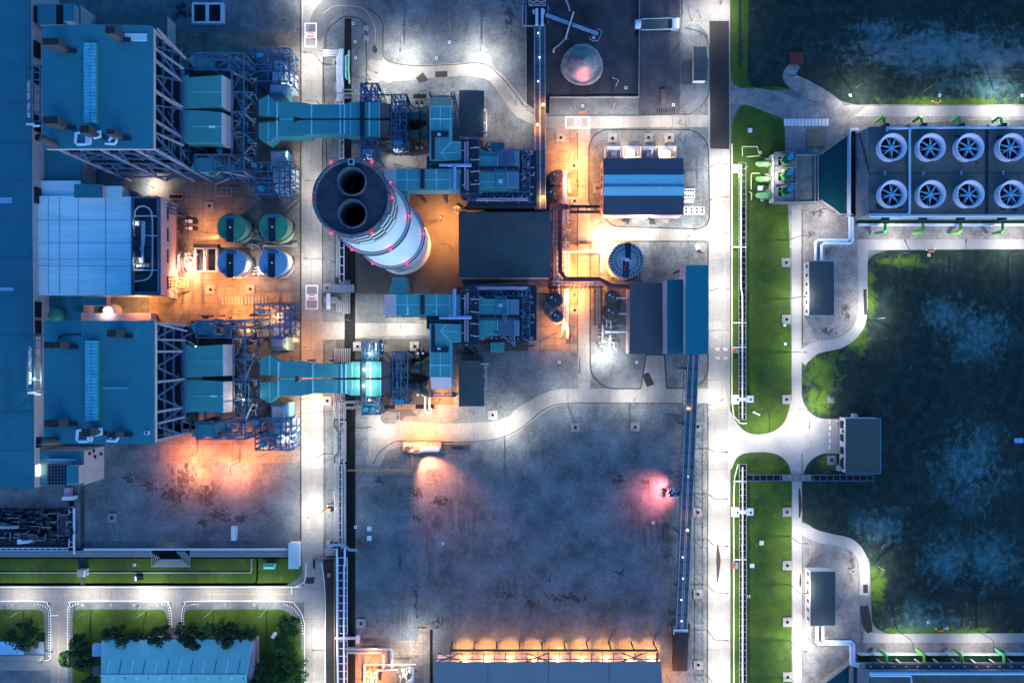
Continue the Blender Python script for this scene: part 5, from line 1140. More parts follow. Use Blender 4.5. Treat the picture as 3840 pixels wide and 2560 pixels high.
for (u0,v0,u1,v1,h,mm,lab,n) in [(2566,708,2606,723,1.8,PALE,"upper rack of cooling units right of the striped-roof building","cooling_unit"),(2566,727,2606,742,1.8,PALE,"lower rack of cooling units right of the striped-roof building","cooling_unit")]:
    t = T(n, lab, "air conditioner", P((u0+u1)/2,(v0+v1)/2,0)); part("casing", MB().pb(u0,v0,u1,v1,0,h), mm, t)
    for k in range(4):
        x,y,_ = P(u0+5+k*9.5,(v0+v1)/2,h); part("fan", MB().cyl(x,y,h,h+.12,.42,10), LOUV, t)
for k in range(4):
    u = 2566+k*20; t = T("transformer", "small pale cabinet, number %s from the left in the row right of the striped-roof building" % ["one","two","three","four"][k], "transformer", P(u+7,790,0)); part("casing", MB().pb(u,775,u+15,803,0,1.8), PALE, t)
    for a_ in (782,795): x,y,_ = P(u+7,a_,1.8); part("bushing", MB().cyl(x,y,1.8,2.1,.4,10), LOUV, t)
m = MB(); m.pb(2567,750,2600,760,0,1.6); one("cooling_unit", m, STEELL, "narrow grey cabinet just above the row of small pale cabinets", "cabinet")
for i, u in enumerate([2335,2430]):
    m = MB()
    for k in range(12): q = rnd.uniform(0,22); w_ = rnd.uniform(0,18); m.pb(u+q,818+w_,u+q+rnd.uniform(2,9),818+w_+rnd.uniform(2,7),0,rnd.uniform(.6,1.8))
    many("yard_machine", m, STEELD, ["left","right"][i]+" small dark machine on the gravel below the striped-roof building", "machinery", "machine_block")
for i, (u, v) in enumerate([(2370,822),(2483,822)]): m = MB(); m.pb(u,v,u+24,v+14,0,.5); one("concrete_slab", m, BASE, ["left","right"][i]+" flat slab on the gravel below the striped-roof building", "slab")

def step(name, lab, u0, v0, u1, v1, z, rm, base=0):
    t = T(name, lab, "building", P((u0+u1)/2,(v0+v1)/2,0)); a = P(u0,v1,z); b = P(u1,v0,z)
    part("wall", MB().box(a[0]+.1,a[1]+.1,base,b[0]-.1,b[1]-.1,z-.3), WALL, t); part("roof", MB().box(a[0],a[1],z-.3,b[0],b[1],z), rm, t)
    return t
zs = MAT("step_roof_one",(.12,.11,.115),.5,var=.1,bump=.03,corr=('X',1.2,.5)); 
step("process_building", "lowest and broadest of the three stepped dark blue roofs", 2362,1060,2483,1327,9, zs)
s2 = step("process_building", "middle of the three stepped blue roofs", 2502,1048,2564,1327,17, MAT("step_roof_two",(.02,.13,.17),.5,var=.1,bump=.03,corr=('X',1.2,.5)))
s3 = step("transfer_tower", "highest and rightmost of the three stepped blue roofs", 2572,994,2657,1328,21.3, MAT("step_roof_three",(.01,.19,.23),.5,var=.1,bump=.03,corr=('X',1.2,.5)), 12)
m = MB()
for u in (2580,2650):
    for v in (1000,1080,1160,1240,1320): x,y,_ = P(u,v,21); m.beam((x,y,0),(x,y,12.2),.6)
part("support_leg", m, STEELD, s3)
# clarifier
t, x, y, rr = tank("clarifier", "large round tank with radial rafters like a wheel, above the stepped roofs", 2349,976,66,8.5,WALLW,MAT("clarifier_floor",(.10,.12,.13),.6,var=.4,scale=.6),None)
m = MB()
for k in range(32): a_ = 2*math.pi*k/32; m.beam((x+.8*math.cos(a_),y+.8*math.sin(a_),8.95),(x+rr*.98*math.cos(a_),y+rr*.98*math.sin(a_),8.6),.2)
for q in (.5,.75,.97):
    for k in range(48): a_ = 2*math.pi*k/48; a2 = 2*math.pi*(k+1)/48; m.beam((x+rr*q*math.cos(a_),y+rr*q*math.sin(a_),8.85),(x+rr*q*math.cos(a2),y+rr*q*math.sin(a2),8.85),.14)
part("rafter", m, PALE, t); part("drive_unit", MB().box(x-.8,y-.5,8.9,x+.8,y+.6,10), PALE, t); part("walkway", MB().box(x-.4,y,9,x+1.5,y+rr,9.4), STEELD, t); part("walkway", MB().box(x-1.3,y-rr,9,x+.9,y,9.3), DARKM, t)
part("lamp_arm", MB().beam((x-.2,y-1,9.6),(x-1,y-4,9.6),.3), RPAINT, t)
# small process tanks
def ptank(lab, u, v, r, z, wm, rm, smallpads=True):
    t, x, y, rr = tank("process_tank", lab, u, v, r, z, wm, rm, None, 32)
    m = MB()
    for k in range(14): a_ = R(k*25+10); m.beam((x+rr*math.cos(a_),y+rr*math.sin(a_),z),(x+rr*math.cos(a_),y+rr*math.sin(a_),z+1),.08)
    m.lathe(x,y,[(rr,z+.95),(rr+.08,z+.95),(rr+.08,z+1.03),(rr,z+1.03)],32,False); part("railing", m, STEELD, t)
    m = MB()
    for k in range(18): a_ = R(200+k*9); zz = z*(1-k/18); m.beam((x+rr*math.cos(a_),y+rr*math.sin(a_),zz),(x+(rr+.8)*math.cos(a_),y+(rr+.8)*math.sin(a_),zz),.22,.08)
    part("stair", m, PIPE, t)
    m = MB(); m.cyl(x-rr*.4,y+rr*.3,z,z+.5,.4,12); m.cyl(x+.2,y,z,z+.8,.25,10); part("manway", m, PALE, t)
ptank("smaller of the two brown tanks beside the conveyor above the coal shed",2088,660,21,5,COPPER,COPPER)
ptank("larger of the two brown tanks beside the conveyor above the coal shed",2077,728,27,5,COPPER,COPPER)
ptank("larger dark tank of the pair below the coal shed",2079,1124,28,7,COPPER,MAT("tank_dark_top",(.07,.06,.06),.5,var=.5,scale=.8))
ptank("smaller dark tank of the pair below the coal shed",2090,1187,21,7,COPPER,MAT("tank_grey_top",(.08,.085,.11),.5,var=.4,scale=.8))
ptank("upper of the two brown tanks left of the stepped roofs",2296,1114,26,6,COPPER,COPPER)
ptank("lower of the two brown tanks left of the stepped roofs",2294,1172,29,6,COPPER,COPPER)
def rack(name, lab, u0, v0, u1, v1, z, n, pipes, mm=PIPE, fm=STEELR, r=.22, horiz=False, cat="pipe rack"):
    """trestle with cross beams and its pipes"""
    t = T(name, lab, cat, P((u0+u1)/2,(v0+v1)/2,0)); m = MB(); L_ = (u1-u0) if horiz else (v1-v0)
    for k in range(n+1):
        if horiz: q = u0+L_*k/n; m.pbeam((q,v0,z),(q,v1,z),.28); e = [(q,v0),(q,v1)]
        else: q = v0+L_*k/n; m.pbeam((u0,q,z),(u1,q,z),.28); e = [(u0,q),(u1,q)]
        if z > 1:
            for (a_,b_) in e: x,y,_ = P(a_,b_,z); m.beam((x,y,0),(x,y,z),.3)
    if horiz: m.pbeam((u0,v0,z),(u1,v0,z),.28); m.pbeam((u0,v1,z),(u1,v1,z),.28)
    else: m.pbeam((u0,v0,z),(u0,v1,z),.28); m.pbeam((u1,v0,z),(u1,v1,z),.28)
    part("trestle", m, fm, t); m = MB()
    for k in range(pipes):
        f = (k+.7)/(pipes+.4)
        if horiz: m.ptube([(u0,v0+(v1-v0)*f,z+.4),(u1,v0+(v1-v0)*f,z+.4)], r, 8)
        else: m.ptube([(u0+(u1-u0)*f,v0,z+.4),(u0+(u1-u0)*f,v1,z+.4)], r, 8)
    if pipes: part("pipe", m, mm, t)
    return t
rack("pipe_rack","maroon pipe rack along the right wall of the coal shed",2070,770,2104,1062,6,14,3)
m = MB(); m.ptube([(2101,790,7.4),(2101,1018,7.4),(2125,1046,7.4),(2250,1046,7.4),(2290,1070,7.4),(2318,1074,7.4),(2360,1076,7.4)],.75,8); one("process_pipe", m, STEELR, "thick maroon duct bending from the coal shed wall to the stepped roofs", "pipe")
m = MB(); m.ptube([(2062,790,7.6),(2062,772,7.6),(2130,770,7.6)],.55,8); m.ptube([(2100,792,7.6),(2114,780,7.6),(2136,780,7.6)],.5,8); one("process_pipe", m, STEELR, "maroon elbow duct at the top corner of the coal shed", "pipe")
rack("pipe_rack","maroon pipe rack crossing the orange-lit road below the clarifier",2070,1046,2262,1076,6,12,2,horiz=True)
rack("pipe_rack","narrow maroon pipe rack left of the two brown tanks by the stepped roofs",2231,1060,2256,1215,5,10,2)
rack("pipe_rack","pale pipe rack right of the two brown tanks above the coal shed",2108,640,2124,770,4,8,3,WALLW,PALE)
rack("pipe_rack","pale pipe rack right of the dark tank pair below the coal shed",2112,1085,2130,1235,4,8,2,WALLW,PALE)
t = T("pump_row","long row of small lit pumps and valves right of the maroon rack","pump",P(2115,960,0)); m = MB()
for k in range(120):
    v = rnd.uniform(905,1050); u = rnd.uniform(2106,2134); m.pb(u,v,u+rnd.uniform(2,8),v+rnd.uniform(1.5,4),0,rnd.uniform(.5,2.2))
for k in range(18): v = 908+k*8; m.ptube([(2106,v,1.4),(2136,v,1.4)],.15,6)
TT_ = many("pump_cluster", m, WALLW, "long row of small lit pumps and valves right of the maroon rack", "pumps", "pump"); bpy.data.objects.remove(t)
for (u0,v0,u1,v1,n,lab) in [(2062,640,2070,770,40,"litter of small pumps between the conveyor and the brown tanks"),(2240,1215,2300,1300,60,"white lit group of pumps and pipes at the lower left of the stepped roofs"),(2284,985,2310,1045,40,"small pumps at the left foot of the clarifier"),(1700,770,1716,800,14,"small machinery at the upper left of the coal shed"),(2095,625,2120,660,20,"small valves right of the smaller brown tank"),(2240,1220,2352,1226,10,"thin pale service pipe group")][:5]:
    m = MB()
    for k in range(n):
        u = rnd.uniform(u0,u1); v = rnd.uniform(v0,v1); m.pb(u,v,u+rnd.uniform(1.5,5),v+rnd.uniform(1.2,4),0,rnd.uniform(.5,2.4))
        if k % 4 == 0: m.ptube([(u,v,1.5),(u+rnd.uniform(10,24),v,1.5)],.2,6)
    many("pump_cluster", m, PIPE, lab, "pumps", "pump")
m = MB()
for k in range(26):
    u = rnd.uniform(2066,2136); v = rnd.uniform(640,1000); L_ = rnd.uniform(40,160)
    if k % 3 == 2: m.ptube([(u,v,2.5),(u+rnd.uniform(8,30),v,2.5),(u+rnd.uniform(8,30),v+12,2.5)],.14,6)
    else: m.ptube([(u,v,3),(u,v+L_,3),(u+6,v+L_,1)],.14,6)
for k in range(16): u = rnd.uniform(2064,2134); v = rnd.uniform(1080,1230); m.ptube([(u,v,3),(u,v+rnd.uniform(15,50),3),(u+rnd.uniform(-8,8),v+40,2)],.13,6)
for k in range(16): u = rnd.uniform(2232,2310); v = rnd.uniform(1060,1290); m.ptube([(u,v,3),(u,v+rnd.uniform(15,50),3),(u+rnd.uniform(-8,18),v+30,2)],.13,6)
many("pipe_network", m, PALE, "fine network of thin pale pipes along the orange-lit corridor right of the coal shed", "pipes", "pipe")
for pts, r, lab in [([(2104,943,3),(2255,943,3)],.45,"pale straight pipe crossing the orange road left of the clarifier"),([(2255,945,2),(2255,1020,2)],.35,"dark upright pipe just left of the clarifier"),([(2268,1243,3),(2350,1243,3)],.4,"pale pipe joining the lit pump group to the stepped roofs"),([(2310,1117,6),(2352,1117,6)],.3,"short pale pipe from the upper brown tank to the stepped roofs"),([(2320,1176,6),(2352,1176,6)],.3,"short pale pipe from the lower brown tank to the stepped roofs")]:
    one("process_pipe", MB().ptube(pts,r), PALE, lab, "pipe")
m = MB(); m.pb(2172,904,2226,916,0,3.2); m.cm = 1; m.pb(2172,903,2224,916,3.2,3.4); one("road_shelter", m, [WALLW, BROWN], "small brown-roofed shelter standing in the orange-lit road", "shelter")

# ================================================================ belt conveyors
def conveyor(lab, a, b, w, group=None):
    t = T("conveyor_gallery", lab, "conveyor", (P(*a)[0],P(*a)[1],0)); A = Vector(P(*a)); B = Vector(P(*b)); d = (B-A).normalized(); sd_ = Vector((d.y,-d.x,0)).normalized()
    part("gallery", MB().beam(A,B,w,w*.8), MAT("gallery_blue",(.03,.09,.11),.5,var=.2,scale=.3,corr=('Y',1.2,.3)), t)
    m = MB()
    for s in (-1,1): m.beam(A+sd_*s*w*.52+Vector((0,0,w*.4)),B+sd_*s*w*.52+Vector((0,0,w*.4)),.22)
    part("edge_rail", m, STEELL, t); m = MB(); n = int((B-A).length/5)
    for k in range(n+1):
        p = A+(B-A)*k/n
        if k % 4 == 1:
            for s in (-1,1): m.beam((p.x+s*w*.5,p.y,0),(p.x+s*.3*w,p.y,p.z-w*.4),.3)
        m.beam(p+Vector((-w*.5,0,w*.42)),p+Vector((w*.5,0,w*.42)),.2)
    part("support", m, STEELD, t); return t
conveyor("left gallery of the upper pair of belt conveyors running down from the coal yard",(2013,95,7),(2016,785,10),1.7); conveyor("right gallery of the upper pair of belt conveyors running down from the coal yard",(2034,95,7),(2036,785,10),1.7)
conveyor("left gallery of the lower pair of belt conveyors, below the stepped roofs",(2588,1330,15),(2543,2352,3.5),1.6); conveyor("right gallery of the lower pair of belt conveyors, below the stepped roofs",(2610,1330,15),(2567,2352,3.5),1.6)
rack("conveyor_walkway","grated walkway between the upper pair of belt conveyors",2020,100,2030,785,7.2,60,0,fm=STEELD,cat="walkway")
t = T("conveyor_walkway","ladder-like walkway along the left side of the lower belt conveyors","walkway",P(2560,1800,0)); m = MB()
for k in range(72):
    f = k/72; u = 2568-32*f; v = 1335+1010*f; z = 13-10*f; m.pbeam((u-2,v,z),(u+9,v,z),.16)
m.pbeam((2566,1335,13),(2534,2345,3),.2); m.pbeam((2577,1335,13),(2545,2345,3),.2); part("grating", m, STEEL, t)
for i, (u,v) in enumerate([(2018,125),(2023,216),(2018,305),(2020,675),(2580,1786),(2560,2088),(2561,2168),(2555,2248),(2556,2327)]):
    m = MB(); x,y,_ = P(u,v,9); m.lathe(x,y,[(.1,8.6),(.24,8.9),(.24,9.2),(.05,9.4)],8); one("gallery_lamp", m, EM("cold_lamp",(.7,.85,1),1.5) if i == 0 else bpy.data.materials["cold_lamp"], "small cold white lamp on the %s belt conveyors" % ("upper" if v < 1000 else "lower"), "lamp", "small lamps along the %s conveyors" % ("upper" if v < 1000 else "lower"))
for i, (u,v,w) in enumerate([(2036,395,800),(2015,470,700),(2036,740,700),(2577,1490,300),(2577,1530,260),(2576,1985,320)]):
    x,y,_ = P(u,v,12); t = T("conveyor_lamp", ["orange lamp over the upper conveyors, nearest the coal yard","orange lamp over the upper conveyors, at the road crossing","orange lamp over the upper conveyors, by the coal shed","upper of the orange lamp pair on the lower conveyors by the crossroads","lower of the orange lamp pair on the lower conveyors by the crossroads","orange lamp alone on the lower conveyors by the grass strip"][i], "lamp", (x,y,10))
    part("post", MB().beam((x,y,8),(x,y,12.6),.15), STEELD, t); part("lamp_head", MB().lathe(x,y,[(.05,12.4),(.4,12.5),(.4,12.8),(.05,13)],10), LAMPO, t); plight(x,y,12.2 if v<1000 else 13.5,(1,.30,.05),w,t,.3)
t = T("conveyor_tail_house","dark sloping tail house at the bottom end of the lower belt conveyors","building",P(2555,2440,0))
m = MB(); m.pb(2526,2358,2580,2378,0,3.4); part("head", m, PALE, t); m = MB(); a = P(2524,2515,1.2); b = P(2583,2370,3.6)
m.add([(a[0],a[1],0),(b[0],a[1],0),(b[0],b[1],0),(a[0],b[1],0),(a[0],a[1],1.2),(b[0],a[1],1.2),(b[0],b[1],3.6),(a[0],b[1],3.6)],[(4,5,6,7),(0,1,5,4),(1,2,6,5),(2,3,7,6),(3,0,4,7)]); part("belt_cover", m, MAT("sooty_belt",(.03,.022,.025),.8,var=.5,scale=.2,streak=(1,.1,1)), t)
m = MB(); m.pb(2512,2343,2518,2390,0,3); m.pb(2583,2343,2588,2390,0,3); m.pb(2512,2343,2588,2347,2.6,3); part("portal", m, BROWN, t)
# side bridge of the conveyor
t = T("drive_platform","lit drive platform attached to the left of the lower conveyors","platform",P(2530,1850,0)); m = MB()
m.pb(2512,1836,2548,1862,7,7.3); m.pbeam((2503,1700,8),(2512,1850,7),.2); m.pbeam((2545,1700,8),(2548,1850,7),.2)
for k in range(7): m.pbeam((2504+k,1705+k*22,8),(2546,1700+k*22,8),.15)
m.pbeam((2510,1780,8),(2546,1760,8),.3)
part("deck", m, STEEL, t); m = MB()
for k in range(14): u = rnd.uniform(2515,2545); v = rnd.uniform(1828,1868); m.pb(u,v,u+5,v+5,7.3,8.5)
part("drive", m, WALLW, t)
m = MB(); m.pbeam((2495,1552,4),(2565,1560,6),.4); m.pbeam((2495,1549,3.8),(2499,1556,3.8),.7); one("conveyor_stay", m, STEEL, "raking steel stay left of the lower conveyors near the crossroads", "stay")

# stacker and coal yard
t = T("conveyor_drive_house","steel drive tower with two white belt heads at the top end of the upper conveyors","machinery",P(2025,50,0)); m = MB(); m.pb(1965,15,2056,95,5,6); part("deck", m, STEELD, t)
m = MB()
for u in (2013,2034): m.pb(u-5,32,u+5,94,7.5,8.8)
part("belt_head", m, MAT("white_belt_cover",(.5,.58,.75),.5,var=.1), t); m = MB(); m.pb(1998,36,2004,44,6,8); m.pb(2040,36,2044,44,6,8); part("motor", m, PALE, t)
m = MB()
for a in [((1984,-10),(1984,22)),((2015,-10),(2015,22)),((2045,-10),(2045,22)),((1984,22),(2045,22)),((1984,0),(2015,22)),((1984,22),(2015,0)),((2015,0),(2045,22)),((2015,22),(2045,0)),((1960,20),(1960,98)),((1972,20),(1972,98)),((2055,20),(2056,90)),((1960,98),(2000,98))]: m.pbeam((*a[0],8),(*a[1],8),.28)
part("lattice", m, STEELL, t)
t = T("stacker_boom","white-covered stacker boom slanting across the coal yard","conveyor",P(2150,90,0)); A = Vector(P(2048,57,9)); B = Vector(P(2243,128,12)); d_ = (B-A).normalized(); n_ = Vector((-d_.y,d_.x,0)).normalized()
m = MB()
for k in range(16): p = A+(B-A)*(k/16); q = A+(B-A)*((k+.88)/16); m.beam(p,q,1.15,.6)
part("belt_cover", m, MAT("boom_cover",(.32,.38,.52),.5,var=.15), t); m = MB()
for s in (-1.3,1.3): m.beam(A+n_*s,B+n_*s,.2); m.beam(A+n_*s-Vector((0,0,1.5)),B+n_*s-Vector((0,0,1)),.2)
for k in range(17): p = A+(B-A)*k/16; m.beam(p-n_*1.3,p+n_*1.3-Vector((0,0,1)),.14)
m.beam(A-n_*2.4+d_*.5,A+(B-A)*.42-n_*2.8,.15); m.beam(A-n_*2.4,A-n_*.8,.15)
for k in range(8): p = A+(B-A)*(.05*k+.02); m.beam(p-n_*1.3,p+d_*1.0-n_*2.6,.1)
part("truss", m, STEELD, t); m = MB(); q = [(2210,145),(2225,155),(2244,152),(2258,118),(2240,108)]
for a,b in zip(q,q[1:]+q[:1]): m.pbeam((*a,11),(*b,11),.2)
m.pb(2222,135,2232,142,11,12); part("tail_platform", m, STEELL, t)
t = T("stacker_mast","stacker's cross arm with mast lying across the white-covered boom","crane",P(2130,90,0)); m = MB(); m.pbeam((2152,45,16),(2119,150,12),.55); part("arm", m, STEELL, t)
m = MB()
for a,b in [((2128,75),(2150,40)),((2150,40),(2162,44)),((2162,44),(2142,105)),((2115,100),(2107,145)),((2107,145),(2130,152)),((2130,152),(2140,112)),((2115,100),(2140,112))]: m.pbeam((*a,11),(*b,11),.25)
m.pb(2112,110,2136,148,9.5,10); part("platform", m, STEELD, t); part("column", MB().cyl(*P(2132,92,8)[:2],0,10,1.2,12), STEELD, t); part("marker", MB().pb(2125,138,2131,144,11,12), RPAINT, t)
t = T("stacker_rail","curved pale rail track sweeping below the stacker","track",P(2120,100,0)); m = MB(); strip(m, [(2108,-20),(2128,20),(2136,48)],7,.9); strip(m,[(2118,150),(2098,172),(2076,188)],6,.9); part("track", m, STEELL, t); part("end_stop", MB().pb(2074,182,2079,190,0,2), PALE, t)
# coal pile (cone-shaped heap, pale dusted)
m = MB(); x0_,y0_,_ = P(2186,232,3); prof = [(0,6.2),(1.2,5.9),(3,4.7),(4.6,3.3),(5.8,2.1),(6.4,1.0),(6.9,.3),(7.6,.1),(8.2,.5),(8.7,.45),(9.2,.02)]
seg = 72; vs = []; rn = random.Random(5)
for i,(r,z) in enumerate(prof):
    for k in range(seg): a_ = 2*math.pi*k/seg; q = 1+.03*math.sin(3*a_+i)+rn.uniform(-.012,.012); vs.append((x0_+.86*r*q*math.cos(a_),y0_+.86*r*q*math.sin(a_),max(.03,z*(1+rn.uniform(-.05,.05)))))
m.add(vs,[(i*seg+k,(i+1)*seg+k,(i+1)*seg+(k+1)%seg,i*seg+(k+1)%seg) for i in range(len(prof)-1) for k in range(seg)])
PILE = MAT("ash_heap",(.42,.36,.34),.95,var=.5,scale=.4,bump=.8,bscale=2); patch(PILE,(.03,.03,.035),[(2180,195,35,25)],.55,.6,.08,.9)
one("ash_pile", m, PILE, "round pale heap with a dark pitted crest in the coal yard", "heap", smooth=True)
t = T("yard_lamp","thin bent lamp post on the coal yard right of the round heap","street lamp",P(2309,322,0)); part("pole", MB().pbeam((2309,324,0),(2320,302,8),.2).pbeam((2320,302,8),(2300,292,8.4),.15), STEELL, t); part("lamp_head", MB().pb(2298,290,2302,294,8.2,8.6), PALE, t)
# coal yard walls
m = MB()
for a,b in [((1972,105),(1974,410)),((1974,410),(2000,425)),((2062,368),(2062,430)),((2062,368),(2394,367)),((2394,367),(2397,-40)),((2000,430),(2062,431)),((2292,368),(2296,415))]: A = P(*a); B = P(*b); m.beam((A[0],A[1],.6),(B[0],B[1],.6),.3,1.2)
one("yard_wall", m, BASE, "low concrete wall around the dark coal yard", "wall")
m = MB(); A = P(2552,-40,4); B = P(2553,500,4)
for s in (-.35,.35): m.beam((A[0]+s,A[1],4),(B[0]+s,B[1],4),.16)
for k in range(12): y = A[1]+(B[1]-A[1])*k/11; m.beam((A[0],y,0),(A[0],y,4),.25)
one("cable_gantry", m, BROWN, "thin straight cable gantry crossing the gravel and road right of the coal yard", "gantry")
t = T("truck_ramp","covered truck ramp with a pale rounded hood at its left end, top of the plant","shelter",P(2460,95,0)); m = MB(); m.pb(2404,70,2522,110,0,1.2); part("ramp", m, ROOFD, t); m = MB(); m.tube([P(2382,92,1.6),P(2402,92,1.6)],1.6,16); part("hood", m, PALE, t)
m = MB(); m.pbeam((2404,72,2),(2522,68,2),.2); m.pbeam((2404,113,2),(2522,110,2),.25); m.pb(2522,68,2548,106,0,2.4); part("side_rail", m, PALE, t); part("pit", MB().pb(2383,115,2392,134,0,.4), BLACK, t)
building("storage_shed","dark grey corrugated lean-to roof beside the dark asphalt patch","shed",[(2602,175),(2650,175),(2650,302),(2602,302)],3,WALLW,ROOFDY)
for k in range(9): pass
m = MB()
for k in range(9): m.pb(2465+k*8,405,2466.5+k*8,424,0,.4)
many("drain_slot", m, BLACK, "short dark drain slot in the row above the crossing road", "drain", None, "drain slots above the crossing road")
# ================================================================ pipe trenches
def trench(lab, u0, u1, v0, v1, horiz=False, z=.03):
    m = MB(); m.pb(u0,v0,u1,v1,.0,.13); return one("pipe_trench", m, BLACK, lab, "trench")
trench("long black pipe trench running down the middle beside the left road",1292,1332,640,2640)
trench("black pipe trench at the loop road's island",1292,1318,70,640)
trench("black pipe trench along the lower left yard, running left to right",-60,1130,2056,2094)
def ladder(lab, u0, u1, v0, v1, step_, z=1.2, mm=PIPEW, horiz=False, w=.28):
    m = MB()
    if horiz:
        n = int((u1-u0)/step_); m.pbeam((u0,v0,z),(u1,v0,z),w); m.pbeam((u0,v1,z),(u1,v1,z),w)
        for k in range(n+1): u = u0+(u1-u0)*k/n; m.pbeam((u,v0,z),(u,v1,z),w*.8)
    else:
        n = int((v1-v0)/step_); m.pbeam((u0,v0,z),(u0,v1,z),w); m.pbeam((u1,v0,z),(u1,v1,z),w)
        for k in range(n+1): v = v0+(v1-v0)*k/n; m.pbeam((u0,v,z),(u1,v,z),w*.8)
    return many("pipe_rack", m, mm, lab, "pipe rack", "rack_beam")
def pipes(lab, name, lst, r=.22, mm=PIPE):
    m = MB()
    for p in lst: m.ptube(p, r, 6)
    return many(name, m, mm, lab, "pipes", "pipe") if len(lst) > 1 else one(name, m, mm, lab, "pipe")
m = MB(); m.pb(1256,640,1290,1080,.0,.14); m.pb(1252,1345,1292,2640,0,.15); one("pipe_trench", m, STEELD, "dark pipe bed left of the long middle trench", "trench")
ladder("ladder-like pipe bridge in the trench between twin duct and chimney",1274,1288,185,640,22); ladder("ladder-like pipe bridge in the trench left of the chimney",1274,1290,800,1060,30)
ladder("ladder-like pipe bridge in the trench beside the big yard, upper half",1272,1290,1500,2040,27); ladder("ladder-like pipe bridge in the trench beside the big yard, lower half",1268,1302,2090,2600,27,mm=PIPEW)
for k, (lab, ps_) in enumerate([("bundle of pale pipes turning down beside the upper left road, four abreast",[[(1212+0*i,189+7*i,1.4),(1283-6*i,189+7*i,1.4),(1283-6*i,380,1.4)] for i in range(4)]),
     ("bundle of pipes running under the upper twin duct",[[(1258+6*i,370,1.2),(1258+6*i,590,1.2)] for i in range(4)]),
     ("bundle of pipes left of the chimney shaft ending in a jog",[[(1262+5*i,830,1.2),(1262+5*i,1035+4*i,1.2),(1280+2*i,1050+4*i,1.2),(1280+2*i,1066,1.2)] for i in range(3)]),
     ("bundle of pipes turning left beside the small footbridge",[[(1214,1116+6*i,1.2),(1262+6*i,1116+6*i,1.2),(1262+6*i,1170,1.2)] for i in range(4)]),
     ("bundle of pipes in the trench right of the small footbridge",[[(1290+7*i,1050,1.2),(1290+7*i,1176,1.2)] for i in range(4)]),
     ("bundle of pale pipes above the lower twin duct",[[(1256+8*i,1306,1.3),(1256+8*i,1360,1.3)] for i in range(8)]),
     ("bundle of pipes fanning below the lower twin duct",[[(1248+7*i,1474,1.3),(1253+7*i,1520,1.3),(1253+7*i,1570,1.3)] for i in range(7)]),
     ("set of nested square-cornered expansion pipes, upper loop in the middle trench",[[(1256+i*0,1578+6*i,1.6),(1296-5*i,1578+6*i,1.6),(1296-5*i,1730-5*i,1.6),(1258,1730-5*i,1.6)] for i in range(4)]),
     ("set of nested square-cornered expansion pipes, lower loop in the middle trench",[[(1284,1604+7*i,1.9),(1254+5*i,1604+7*i,1.9),(1254+5*i,1708-6*i,1.9),(1284,1708-6*i,1.9)] for i in range(3)]),
     ("bundle of slim pipes along the trench beside the big yard",[[(1255+5*i,1735,1.3),(1255+5*i,2030,1.3)] for i in range(4)]),
     ("pair of bright blue-white pipes down the lower middle trench",[[(1263,2056,1.7),(1265,2440,1.7),(1268,2600,1.7)],[(1293,2050,1.7),(1293,2110,1.7),(1290,2130,1.7),(1290,2600,1.7)]]),
     ("pair of pipes down the trench beside the big yard",[[(1283,1740,1.6),(1283,2056,1.6)],[(1294,1740,1.6),(1295,2056,1.6)]]),
     ("bundle of pipes crossing under the left road's lower end",[[(1218,2058+7*i,1.3),(1262,2058+7*i,1.3)] for i in range(4)]),
     ("bundle of long pipes along the lower left trench",[[(-60,2066+6*i,1.3),(570,2066+6*i,1.3)] for i in range(4)]),
     ("bundle of long pipes along the lower left trench, right of the expansion loop",[[(712,2066+6*i,1.3),(1080,2066+6*i,1.3)] for i in range(4)]),
     ("nested expansion loop pipes bulging onto the green strip, lower left",[[(560+8*i,2066+5*i,1.5),(592-6*i+12*0,2070+5*i,1.5)][:1]+[(569+7*i,2090,1.5),(569+7*i,2122-6*i,1.5),(712-7*i,2122-6*i,1.5),(712-7*i,2090,1.5),(690-7*i,2066,1.5)] for i in range(5)]),
     ("single blue-white pipe along the upper edge of the lower left trench",[[(315,2058,2),(1080,2058,2)],[(278,1905,1.5),(278,2075,1.5)]]),
     ("short pipes stepping from the trench to the upper twin duct's tower",[[(1285,337,2),(1333,337,2),(1333,360,2)],[(1260,351,2.4),(1322,351,2.4),(1322,368,2.4)],[(1288,362,1.8),(1322,362,1.8)],[(1288,368,1.8),(1322,368,1.8)]]),
     ("short pipes stepping from the trench to the lower twin duct's tower",[[(1292,1504,2),(1342,1504,2),(1342,1520,2)],[(1265,1509,2),(1330,1509,2),(1330,1528,2)],[(1294,1525,1.8),(1330,1525,1.8)],[(1294,1531,1.8),(1330,1531,1.8)],[(1330,1523,1.4),(1358,1523,1.4)]]),
     ]): pipes(lab, "pipe_bundle", ps_, .17 if k in (7,8,15) else .25 if k not in (10,11,16) else .38, PIPE if k not in (10,16,0) else PIPEW)
pipes("looped bright green pipe in the trench inside the loop road","green_pipe",[[(1308,190,1.6),(1308,205,1.6),(1297,212,1.6),(1297,290,1.6),(1303,298,1.6)],[(1308,205,1.6),(1306,260,1.6),(1311,315,1.6)]],.35,MAT("mint_pipe",(.25,.7,.5),.4,var=.1))
pipes("pale green pipe elbow at the top corner of the upper riser duct","green_pipe",[[(1580,355,5),(1580,339,5),(1603,339,5),(1603,372,5)]],.3,MAT("pale_green_pipe",(.5,.7,.4),.4,var=.1))
for (u0,v0,u1,v1,lab) in [(1549,353,1598,368,"short black trench left of the upper riser duct"),(1440,1519,1480,1532,"short black trench left of the stack of slabs, below the lower twin duct"),(1558,1516,1628,1532,"short black trench at the foot of the lower riser duct")]: trench(lab,u0,u1,v0,v1)
m = MB()
for k in range(6): u = 1482+k*12; m.pb(u,1515,u+10,1534,.1,.45)
